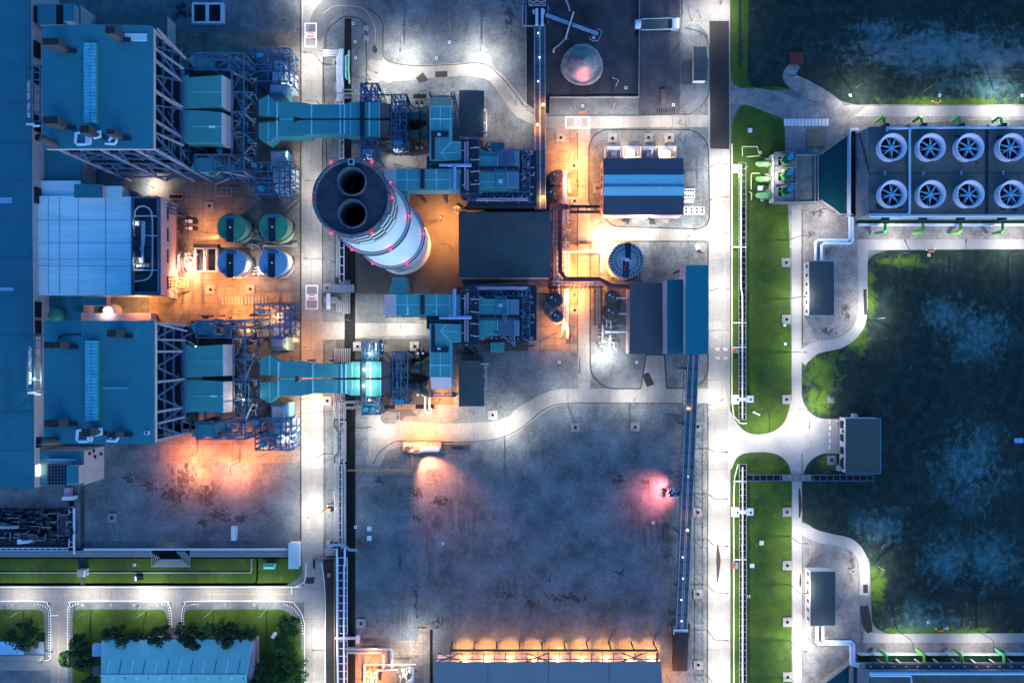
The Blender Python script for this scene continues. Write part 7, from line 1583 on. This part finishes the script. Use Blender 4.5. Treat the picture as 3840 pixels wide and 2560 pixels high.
# lower tower
CT2 = T("cooling_tower","second cooling tower cut by the bottom edge, with pipes and green troughs","cooling tower",P(3550,2600,0)); z = 10
part("deck", MB().pb(3262,2528,3960,2700,9.4,z), CTDECK, CT2); a = P(3262,2528,z); part("louvre_wall", MB().add([(a[0],a[1],9.4),(P(3960,0,z)[0],a[1],9.4),(P(3960,0,z)[0],a[1]+.6,0),(a[0]-.6,a[1]+.6,0),(a[0],a[1]-15,9.4),(a[0]-.6,a[1]-15,0)],[(0,1,2,3),(4,0,3,5)]), CTWALL, CT2)
m = MB(); m.ptube([(3262,2524,10.6),(3960,2524,10.6)],.45); m.ptube([(3262,2531,10.7),(3415,2531,10.7),(3418,2560,10.7)],.4); m.ptube([(3530,2560,10.6),(3530,2600,10.6)],.4); one("riser_pipe", m, PIPEW, "pale blue header pipes along the lower cooling tower's top edge", "pipe")
m = MB(); m.pb(3222,2460,3960,2482,.1,1.0); one("basin_trough", m, bpy.data.materials["green_water"], "narrow green water trough above the lower cooling tower", "basin")
m = MB(); m.pb(3222,2452,3960,2457,0,1.6); one("basin_kerb", m, PALE, "pale kerb line above the lower cooling tower's green trough", "wall")
m = MB()
for k in range(9): u = 3290+k*70; m.pbeam((u,2470,2.5),(u+18,2483,2.5),.5)
many("weir_plate", m, WALLW, "slanted pale weir plate in the lower cooling tower's green trough", "weir", None, "weir plates")
m = MB(); m.pb(3250,2490,3960,2516,5,6.2); one("tower_ledge", m, MAT("ledge",(.10,.09,.11),.9,var=.4,scale=.5), "dark ledge with lamps above the lower cooling tower's pipes", "ledge")
m = MB()
for k in range(14): u = 3262+k*44; m.pb(u,2497,u+8,2500,6.3,6.5)
many("ledge_lamp", m, PAINT, "tiny white strip lamp on the dark ledge of the lower cooling tower", "lamp", None, "ledge lamps")
m = MB(); m.ps([(3075,2560),(3180,2478),(3192,2478),(3192,2600),(3075,2600)],1.0); setting("water", m, WATER)
m = MB(); A = P(3075,2555); B = P(3182,2474); m.beam((A[0],A[1],1.2),(B[0],B[1],1.2),.4,2.4); m.pb(3190,2474,3200,2600,0,2.4); one("basin_wall", m, BASE, "concrete rim of the lower dark basin at the bottom edge", "wall")
for (pl, lab) in [([[(3196,806,2.5),(3196,890,2.5),(3190,900,2.5),(3068,900,2.5),(3060,908,2.5),(3060,978,2.5)],[(3188,806,2.5),(3188,885,2.5),(3182,895,2.5),(3060,895,2.5),(3056,900,2.5),(3056,978,2.5)]],""),]: pass
for i, (pts, lab) in enumerate([([(3197,815,2.6),(3197,905,2.6),(3187,912,2.6),(3090,912,2.6),(3081,920,2.6),(3081,976,2.6)],"outer of the two pale blue pipes stepping from the tower to the upper shed"),([(3187,812,2.6),(3187,892,2.6),(3178,900,2.6),(3068,900,2.6),(3058,908,2.6),(3058,976,2.6)],"inner of the two pale blue pipes stepping from the tower to the upper shed"),
      ([(3222,2490,2.6),(3202,2485,2.6),(3202,2416,2.6),(3192,2404,2.6),(3092,2404,2.6),(3085,2398,2.6),(3085,2348,2.6)],"inner of the two pale blue pipes stepping from the lower shed to the bottom tower"),([(3218,2498,2.6),(3192,2490,2.6),(3190,2420,2.6),(3184,2414,2.6),(3070,2414,2.6),(3064,2408,2.6),(3064,2348,2.6)],"outer of the two pale blue pipes stepping from the lower shed to the bottom tower")]):
    one("water_pipe", MB().ptube(pts,.48,12), PIPEW, lab, "pipe")
def shed(lab, u0, v0, u1, v1, z=5.2):
    t = T("electrical_shed", lab, "building", P((u0+u1)/2,(v0+v1)/2,0), "dark-roofed sheds on the right"); a = P(u0,v1,z); b = P(u1,v0,z); part("wall", MB().box(a[0]+.1,a[1]+.1,0,b[0]-.3,b[1]-.1,z-.25), WALLW, t); part("roof", MB().box(a[0],a[1],z-.25,b[0],b[1],z), ROOFDY, t)
    m = MB(); m.beam((a[0],a[1],z+.03),(b[0],a[1],z+.03),.16,.1); m.beam((a[0],b[1],z+.03),(b[0],b[1],z+.03),.16,.1); m.beam((b[0],a[1],z+.03),(b[0],b[1],z+.03),.16,.1); part("gutter", m, ROOFM, t)
    for k in range(6): y = a[1]+(b[1]-a[1])*(k+.5)/6; m = MB(); m.box(a[0]+.02,y-.6,2,a[0]+.11,y+.6,3.4); part("window", m, LOUV, t)
    return t
shed("upper dark corrugated shed beside the curved path",3035,979,3128,1182); shed("lower dark corrugated shed beside the curved path",3040,2142,3133,2345); s = shed("wide dark corrugated shed at the end of the crossroads, with a lit front",3172,1568,3302,1774,5.2)
m = MB(); x,y,_ = P(3172,1568,5.2); x1 = x+.1
for k in range(4): yy = P(0,1590+k*48,3)[1]; m.box(x1-.25,yy-1.6,1,x1-.02,yy+1,3.2)
part("doorway", m, STEELD, s)
m = MB(); m.pb(3205,1552,3218,1566,0,3); m.pb(3140,1572,3150,1585,0,1.5); m.pb(3140,1745,3150,1765,0,1.5); many("outdoor_unit", m, STEELL, "small grey unit at a corner of the wide dark shed", "machinery", None, "units around the wide shed")
m = MB()
for k in range(5): m.pb(3110+2*(k%2),1572+k*24,3113+2*(k%2),1588+k*24,.1,.35)
many("wheel_stop", m, PAINT, "white wheel stop in the broken line before the wide dark shed", "kerb", None, "wheel stops")
# trenches on the right
trench("long black trench down the left side of the green strip, upper",2771,2797,770,1580); trench("long black trench down the left side of the lower green strip",2773,2799,1740,2640)
ladder("ladder-like pipe rack in the upper green strip's trench",2771,2797,610,1575,23,mm=PIPE,w=.2); ladder("ladder-like pipe rack in the lower green strip's trench",2773,2799,1740,2600,23,mm=PIPE,w=.2)
pipes("long white water pipe in the upper green strip","long_pipe",[[(2779,620,1.8),(2779,1080,1.8),(2784,1110,1.8),(2784,1570,1.8)]],.3,WALLW); pipes("long white water pipe in the lower green strip","long_pipe",[[(2785,1750,1.8),(2785,2600,1.8)]],.3,WALLW)
pipes("thin pale kerb pipe along the left edge of the upper green strip","thin_pipe",[[(2745,540,.4),(2745,1500,.4),(2752,1560,.4),(2775,1586,.4),(2800,1586,.4)]],.22,MAT("lime_kerb",(.65,.72,.45),.6,var=.1)); pipes("thin pale kerb pipe along the left edge of the lower green strip","thin_pipe",[[(2768,1740,.4),(2756,1785,.4),(2752,1850,.4),(2752,2600,.4)]],.22,bpy.data.materials["lime_kerb"])
trench("black trench crossing the lower grass strips from left to right",2799,3275,1779,1803); ladder("ladder-like rack over the crossing trench",2800,3275,1780,1802,24,horiz=True,mm=STEEL,w=.25)
m = MB(); m.pb(2934,1778,3042,1804,.1,.4); one("trench_cover", m, BASE, "grey slab carrying the straight path over the crossing trench", "drain cover")
for (v,lab) in [(1495,"upper"),(1918,"lower")]:
    t = T("valve_bridge", lab+" white H-shaped valve bridge across the green strip's trench", "bridge", P(2783,v,0)); part("pad", MB().pb(2746,v-15,2772,v+20,0,1.5), PALE, t); part("pad", MB().pb(2800,v-12,2826,v+14,0,1.5), PALE, t); part("beam", MB().pb(2772,v-5,2800,v+8,1,1.9), PALE, t)
    for u in (2766,2815): x,y,_ = P(u,v+3,1.5); part("cover", MB().cyl(x,y,1.5,1.65,.4,12), BLACK, t)
for (v,lab) in [(1300,"upper"),(2108,"lower")]: m = MB(); m.pb(2750,v,2768,v+24,0,1); m.cm=1; m.pb(2752,v+6,2758,v+20,1,1.8); one("hydrant_box", m, [BASE, RPAINT], lab+" grey box with red hydrant on the green strip", "hydrant")
for (v0,v1,lab) in [(924,932,"uppermost"),(1208,1213,"second"),(1300,1304,"third"),(1802,1808,"fourth"),(2096,2102,"lowest")]: m = MB(); m.pb(2750,v0,2800,v0+4,1.2,1.6); one("pipe_support", m, PALE, lab+" of the pale cross supports on the long green strip trenches", "pipe")
pipes("thin pale pipe loop drawn on the bright grass left of the pump inlets","thin_pipe",[[(2817,710,.4),(2817,660,.4),(2820,650,.4),(2850,650,.4)],[(2784,550,.4),(2784,586,.4)],[(2784,550,.4),(2840,550,.4),(2845,575,.4)],[(2800,588,.4),(2848,584,.4)],[(2810,720,.6),(2818,724,.6),(2818,750,.6)]],.2,MAT("lime_pipe_thin",(.5,.6,.3),.6,var=.1))
m = MB(); m.pb(2748,616,2770,648,0,1.2); m.pbeam((2755,620,2),(2780,618,2),.3); one("meter_box", m, PALE, "pale meter box at the upper left corner of the bright grass", "box")
m = MB(); m.beam(P(2772,-40,.3),P(2776,258,.3),.6,.5); one("grass_drain", m, STEELD, "long dark drain line down the grass at the top right", "drain")
# dashed boundary over the fence, yard fence by lower conveyor
m = MB()
for q in [((2630,1540),(2630,2560)),((2653,1515),(2655,2560))]: m.pbeam((*q[0],2),(*q[1],2),.12)
for k in range(42): v = 1540+k*24.5; m.pbeam((2630,v,2),(2654,v+(24 if k%3 else 0),2),.12)
one("mesh_fence", m, BROWN, "thin braced fence frame between the big yard and the right road", "fence")
m = MB()
for k in range(8): v = 560+k*35; m.pbeam((2636,v,2),(2660,v+(30 if k%2 else 0),2),.12)
m.pbeam((2636,600,2),(2636,800,2),.15); one("mesh_fence", m, BROWN, "thin braced fence frame right of the striped-roof building", "fence")
t = T("crate_stack","white and brown tilted crates by the roadside above the stepped roofs","crate",P(2625,930,0)); part("crate", MB().pp([(2608,918),(2620,916),(2627,932),(2613,937)],0,1.4), PAINT, t); part("crate", MB().pp([(2622,932),(2636,924),(2647,938),(2634,948)],0,1.2), BASEB, t)
for (u,v,w,lab) in [(3480,943,22,"orange and white barrier lying at the top edge of the dark field"),(3515,2363,22,"orange and white barrier lying at the bottom edge of the dark field"),(3502,386,20,"dark orange barrier lying on the grass above the cooling tower")]:
    m = MB(); m.pbeam((u,v,.5),(u+w,v+1,.5),.5); m.cm=1; m.pbeam((u-8,v-6,.5),(u-2,v-6,.5),.3); m.pbeam((u+w+2,v-8,.5),(u+w+6,v-6,.5),.3); one("barrier", m, [ORANGE, PAINT], lab, "barrier")
m = MB(); 
for k in range(7): m.pp([(3100,1483),(3112,1478),(3130,1490),(3130,1510),(3104,1512)],0,.2+.16*k) if k == 0 else m.pp([(3100+2*k,1483+1.5*k),(3112,1478+2*k),(3130-2*k,1490+k),(3130-2*k,1510-2*k),(3104+2*k,1512-2*k)],.2+.25*(k-1),.2+.25*k)
one("gravel_heap", m, GRAVEL, "small grey gravel heap on the bright grass below the curved path", "heap")
m = MB(); m.pbeam((2826,1545,.6),(2850,1556,.6),.4); m.pb(2824,1542,2832,1548,0,1); one("small_aircraft_model", m, PALE, "x", "x") if False else one("discarded_pipe", m, PALE, "pale discarded pipe piece lying on the grass near the crossroads", "pipe")

# ================================================================ street lamps and floodlights
WC = (1,.93,.82); OC = (1,.37,.09)
def lamp(u, v, du, dv, w, lab, c=WC, h=9.5, spot=165, name="street_lamp", r=.35, blend=.9):
    """post foot at (u,v), arm reaching (du,dv); the head hangs h metres up"""
    x,y,_ = P(u,v,0); hx, hy = x+du*S, y-dv*S; t = T(name, lab, "street lamp", (x,y,0))
    part("pole", MB().tube([(x,y,0),(x,y,h-.6),(x+(hx-x)*.25,y+(hy-y)*.25,h+.05)],[.13,.09,.08],8), POLE, t); part("arm", MB().beam((x+(hx-x)*.25,y+(hy-y)*.25,h+.05),(hx,hy,h+.1),.12), POLE, t)
    e = (Vector((hx-x,hy-y,0)).normalized() if abs(hx-x)+abs(hy-y) > .1 else Vector((1,0,0)))*.5
    lh = part("lamp_head", MB().beam((hx-e.x,hy-e.y,h+.1),(hx+e.x,hy+e.y,h+.1),.34,.16), POLE, t); part("lamp_glass", MB().beam((hx-e.x*.8,hy-e.y*.8,h-.02),(hx+e.x*.8,hy+e.y*.8,h-.02),.24,.06), LAMPW if c is WC else LAMPO, lh)
    plight(hx,hy,h-.35,c,w,t,r,spot,(hx,hy,0),blend=blend); return t
K = 3800
for i, (u,v,du,dv,p,lab) in enumerate([
  (1212,-8,-32,0,1.,"street lamp at the very top of the left road"),(1206,240,-34,-3,.95,"street lamp on the left road beside the loop road island"),(1214,412,-32,0,.45,"street lamp on the left road just above the upper twin duct"),(1212,700,-30,0,.45,"street lamp on the left road beside the chimney top"),(1252,983,-80,-2,.8,"street lamp with long arm on the left road below the chimney top"),
  (1214,1540,-32,0,.9,"street lamp on the left road below the lower twin duct"),(1214,1700,-32,0,1.1,"street lamp on the left road beside the bent expansion pipes"),(1226,1902,-42,14,1.15,"street lamp on the left road by the orange-topped box"),(1254,2396,-52,0,.85,"street lamp on the left road by the narrow trench crossing"),(1232,2560,-45,0,.5,"street lamp at the very bottom of the left road"),
  (1516,172,0,58,1.6,"left of the two tall street lamps above the winding road"),(1806,172,0,54,1.7,"right of the two tall street lamps above the winding road"),(1390,300,40,10,.7,"street lamp at the foot of the loop road"),(1936,396,20,30,.45,"street lamp on the winding road where it turns to the crossing"),
  (2150,425,0,30,.45,"street lamp by the painted box on the crossing road"),(2296,414,0,44,.75,"street lamp on the crossing road below the coal yard"),(2500,500,0,-44,.6,"street lamp on the crossing road above the transformer bays"),(2592,80,8,30,.6,"street lamp near the truck ramp, top of the plant"),(2700,20,0,10,.7,"street lamp at the very top of the right road"),
  (1317,1202,0,30,1.0,"left of the two street lamps on the short middle road"),(1516,1200,0,30,1.0,"right of the two street lamps on the short middle road"),(2383,884,0,-8,.9,"street lamp on the side road above the clarifier"),(2580,886,0,-8,.9,"street lamp on the side road above the highest stepped roof"),(2262,1318,-20,0,.5,"street lamp left of the lit pump group"),
  (1392,1600,36,-2,.85,"street lamp in the paved area below the lower twin duct"),(1893,1640,0,-46,1.15,"street lamp at the bend of the lower winding road"),(2128,1512,-8,-22,.5,"street lamp at the start of the big yard's upper edge"),(2362,1510,0,-20,.6,"street lamp in the middle of the big yard's upper edge"),(2640,1512,40,-20,.85,"street lamp at the crossroads beside the lower conveyors"),
  (2650,640,46,0,1.0,"uppermost street lamp of the right road, below the dark asphalt"),(2650,760,46,0,.6,"street lamp of the right road beside the striped-roof building"),(2652,890,46,0,1.0,"street lamp of the right road at the clarifier's side road"),(2664,1090,36,0,.9,"street lamp of the right road beside the highest stepped roof"),(2664,1240,36,0,.6,"street lamp of the right road above the painted speed figures"),
  (2652,1680,44,0,1.0,"street lamp of the right road just below the crossroads"),(2653,1850,44,0,1.05,"street lamp of the right road, first in the lower stretch"),(2653,2020,44,0,1.0,"street lamp of the right road, second in the lower stretch"),(2653,2190,44,0,1.05,"street lamp of the right road, third in the lower stretch"),(2653,2360,44,0,1.0,"street lamp of the right road, fourth in the lower stretch"),(2653,2530,44,0,1.0,"street lamp of the right road at the bottom edge"),
  (2850,1526,0,80,.7,"street lamp in the middle of the crossroads' right arm"),(2998,1531,-4,60,.6,"street lamp where the grass path meets the crossroads"),(3060,1500,-10,20,.55,"street lamp on the grass above the crossroads, left of the wide dark shed"),
  (2960,900,20,0,.55,"street lamp on the grass path near the upper pipes"),(2960,1120,20,0,.6,"street lamp on the grass path beside the upper shed"),(2960,1320,20,0,.55,"street lamp on the grass path at the curved path's junction"),(2962,2010,20,0,.7,"street lamp on the grass path at the lower curved path"),(2962,2190,20,0,.75,"street lamp on the grass path beside the lower shed"),(2962,2400,20,0,1.0,"street lamp on the grass path near the bottom"),(2962,2540,20,0,.5,"street lamp on the grass path at the bottom edge"),
  (3193,342,22,34,.95,"street lamp above the left end of the cooling tower"),(3727,342,20,60,1.25,"street lamp above the right end of the cooling tower"),(3460,345,0,66,.5,"street lamp above the middle of the cooling tower"),(3360,958,-20,-40,.6,"street lamp at the top edge of the dark field"),(3560,958,0,-40,.4,"street lamp at the top edge of the dark field, farther right"),(3780,958,0,-40,.75,"street lamp at the top edge of the dark field, near the picture's right edge"),
  (3275,1196,-25,-12,.9,"street lamp on the curved path beside the dark field, upper"),(3275,2112,-20,20,.9,"street lamp on the curved path beside the dark field, lower"),(3364,2360,8,30,.6,"street lamp at the bottom left of the dark field"),(3660,2360,0,40,.5,"street lamp at the bottom right of the dark field"),(3030,2390,30,-16,.4,"street lamp below the lower shed"),(3048,800,36,14,.5,"street lamp on the pale dirt below the pump station"),
  (88,2285,0,-45,.6,"leftmost street lamp of the lower left road"),(340,2285,0,-45,.75,"second street lamp of the lower left road"),(553,2286,14,-50,1.0,"third street lamp of the lower left road, brightest pool"),(800,2285,0,-45,.6,"fourth street lamp of the lower left road"),(1000,2285,0,-45,.9,"street lamp of the lower left road near the bend"),(200,2440,20,0,.5,"street lamp on the side road beside the carport")]):
    lamp(u,v,du,dv,K*p*1.0,lab)
# orange lamps
KO = 8500
for (u,v,du,dv,p,h,lab) in [(2150,600,0,0,1.0,8,"orange lamp on the yard right of the small brown tanks above the coal shed"),(2168,700,-10,0,.6,8,"orange lamp beside the orange-lit road, upper stretch"),(2220,870,20,-20,.5,8,"orange lamp at the start of the clarifier's side road"),(2136,1000,0,0,.7,7,"orange lamp beside the pump row"),
   (2150,1110,0,0,1.0,8,"orange lamp on the orange-lit road below the pipe rack"),(2240,1040,0,0,.6,8,"orange lamp above the two brown tanks by the stepped roofs"),(2236,930,30,10,1.2,8,"orange lamp on the road left of the clarifier"),(2080,1250,20,-10,.35,8,"orange lamp below the dark tank pair"),
   (1660,830,10,0,1.2,10,"orange lamp on the yard between chimney and coal shed"),(1690,930,-20,0,.4,10,"orange lamp close to the coal shed's left wall"),
   (700,1060,20,0,1.0,9,"orange lamp on the yard by the brown stair frame"),(900,1080,0,0,.5,9,"orange lamp on the yard below the storage tanks"),(790,880,0,0,.45,9,"orange lamp above the square concrete basin"),(900,1180,0,0,.6,9,"orange lamp above the lower boiler's frames"),(1040,1190,0,0,.4,9,"orange lamp near the road at the lower boiler's upper tower"),(560,1130,0,0,.45,9,"orange lamp beside the low lit pale block"),
   (740,1700,0,40,1.3,9,"orange lamp on the yard below the lower boiler's frames"),(900,1730,0,20,1.2,9,"orange lamp on the yard below the lower boiler's hoods"),(1000,1700,0,0,.35,9,"orange lamp near the road below the lower boiler"),
   (1150,1300,0,0,.45,12,"orange lamp on the left road above the lower twin duct"),(1160,1490,0,0,.45,9,"orange lamp on the left road below the lower twin duct"),
   (1530,1640,30,-20,.5,9,"orange lamp at the lit skid in the big yard"),(1620,1600,0,0,.5,9,"orange lamp on the lower winding road"),(1650,1500,10,-10,.5,6,"orange lamp at the foot of the lower riser duct"),
   (1390,2540,0,0,.7,7,"left orange lamp of the valve yard"),(1400,2450,0,0,.25,7,"upper orange lamp of the valve yard"),(2500,2530,0,0,.35,8,"orange lamp right of the warehouse"),(2180,2440-2100,0,0,.0,8,""),(1180,1200,0,0,.12,9,"")]:
    if lab: lamp(u,v,du,dv,KO*p,lab,(1,.26,.10) if v > 1650 and u < 1000 else OC,h)
# white work lamps inside the plant
for (u,v,h,p,lab) in [(578,705,5,.5,"bright white wall lamp at the corner of the bright blue roof"),(652,112,6,.25,"greenish white lamp at the corner of the dark annex, top left"),(580,860,13.5,.07,"white work lamp over the plant deck, upper"),(580,1000,13.5,.07,"white work lamp over the plant deck, lower"),(1030,960,8,.5,"white work lamp right of the lower storage tanks"),(715,1010,6,.5,"white work lamp between the pink-lit wall and the concrete basin"),(960,1010,8,.35,"white work lamp between the two lower storage tanks"),
    (430,1172,7,.12,"white work lamp above the low lit pale block"),(2270,1330,7,.7,"white work lamp on the gravel below the lit pump group"),(2262,905,6,.6,"white work lamp at the clarifier's upper left"),(1560,2400,9,.9,"white floodlight at the top right of the valve yard"),(1500,2490,7,.35,"white work lamp inside the valve yard"),(2400,560,4,.0,""),(1480,380,9,.3,"white work lamp above the upper round ducts"),(1500,590,9,.3,"white work lamp below the upper round ducts"),(1390,620,9,.35,"white work lamp below the upper platform tower"),
    (1420,1300,9,.4,"white work lamp above the lower platform tower"),(1700,330,9,.35,"white work lamp above the upper riser duct"),(1860,460,9,.3,"white work lamp on the yard right of the upper dark building"),(1580,1540,9,.3,"white work lamp left of the lower dark building's foot"),(1720,1570,9,.5,"white work lamp below the lower dark building"),(2780,640,7,.22,"white work lamp on the bright grass left of the pump deck"),(2880,660,8,.3,"white work lamp over the green pump inlets"),
    (1090,340,8,.3,"white work lamp by the upper pale fan housing"),(1100,600,8,.25,"white work lamp by the second pale fan housing"),(1105,1640,8,.4,"white work lamp by the lowest pale fan housing"),(2590,750,6,.25,"white work lamp right of the striped-roof building"),(2420,830,7,.4,"white work lamp below the striped-roof building"),(2620,420,8,.4,"white work lamp on the gravel beside the dark asphalt"),(1240,800,8,.25,"white work lamp at the chimney top's left"),(2760,900,8,.12,"white work lamp on the green strip")]:
    if p: lamp(u,v,0,0,K*p,lab,WC,h,name="work_lamp")
for (i,u,p) in ((0,2360,1),(1,2490,1)):
    x,y,_ = P(u,588,5); t = T("wall_lamp",["left","right"][i]+" orange wall lamp above the transformer bays","lamp",(x,y,4)); part("lamp_head", MB().box(x-.4,y-.1,4.6,x+.4,y+.3,5), LAMPO, t); plight(x,y+.5,4.6,(1,.55,.25),2600,t,.2,120,(x,y+5,0),blend=.3)
# greenish lights on the lower twin duct and lower boiler
for (u,v,z,w,c,lab) in [(1365,1385,17,2200,(.85,1,.72),"greenish white lamp over the upper half of the lower twin duct"),(1365,1447,17,2200,(.85,1,.72),"greenish white lamp over the lower half of the lower twin duct"),(1385,1325,15,700,(.6,1,.85),"teal-white lamp in the upper platform tower of the lower twin duct"),(1385,1500,15,700,(.6,1,.85),"teal-white lamp in the lower platform tower of the lower twin duct"),
     (915,1500,19,900,(.85,1,.6),"greenish lamp among the frames right of the lower boiler's hoods"),(650,1608,14,1500,(.75,1,.7),"greenish lamp inside the lower boiler's open frame"),(820,1625,12,2600,(1,.5,.16),"orange lamp inside the frame below the lower boiler's hoods"),(830,1240,12,3000,(1,.5,.16),"orange lamp inside the frame above the lower boiler's hoods"),(930,1240,12,2600,(1,.5,.16),"orange lamp between the frames at the lower boiler's upper right"),(130,1420,25,1800,(.85,1,.6),"greenish lamp on the stair platform left of the lower boiler house"),(735,1300,18,250,(.9,1,.6),"small greenish lamp at the left end of the lower boiler's hoods")]:
    x,y,_ = P(u,v,z); t = T("work_lamp",lab,"lamp",(x,y,z-1.5)); part("lamp_head", MB().lathe(x,y,[(.05,z-.1),(.3,z),(.3,z+.25),(.05,z+.4)],10), LAMPW if c[2] > .3 else LAMPO, t); part("post", MB().beam((x,y,z-1.5),(x,y,z),.1), STEELD, t); plight(x,y,z-.4,c,w*.33,t,.25)
# floodlights
for (u,v,h,au,av,w,c,sp,lab) in [(1572,1692,5,1635,1800,26000,(1,.30,.14),84,"orange floodlight throwing a beam across the big yard from the lit skid"),(2510,1846,6.5,2468,1846,7500,(1,.2,.2),125,"pink-orange floodlight beside the lower conveyors aimed left across the yard"),(2190,330,9,2185,262,2600,(1,.2,.2),42,"pink floodlight aimed at the round heap in the coal yard"),(2020,330,12,2020,400,0,(1,.4,.1),60,"")]:
    if not lab: continue
    x,y,_ = P(u,v,h); ax_,ay_,_ = P(au,av,0); t = T("floodlight",lab,"floodlight",(x,y,0)); part("pole", MB().beam((x,y,0),(x,y,h),.16), STEELD, t); d_ = (Vector((ax_,ay_,0))-Vector((x,y,h))).normalized()
    part("lamp_head", MB().beam((x,y,h),tuple(Vector((x,y,h))+d_*.35),.6,.5), STEELD, t); part("lamp_glass", MB().beam(tuple(Vector((x,y,h))+d_*.36),tuple(Vector((x,y,h))+d_*.42),.5,.4), LAMPO, t); q = Vector((x,y,h))+d_*.6; plight(q.x,q.y,q.z,c,w,t,.15,sp,(ax_,ay_,0),blend=.8)
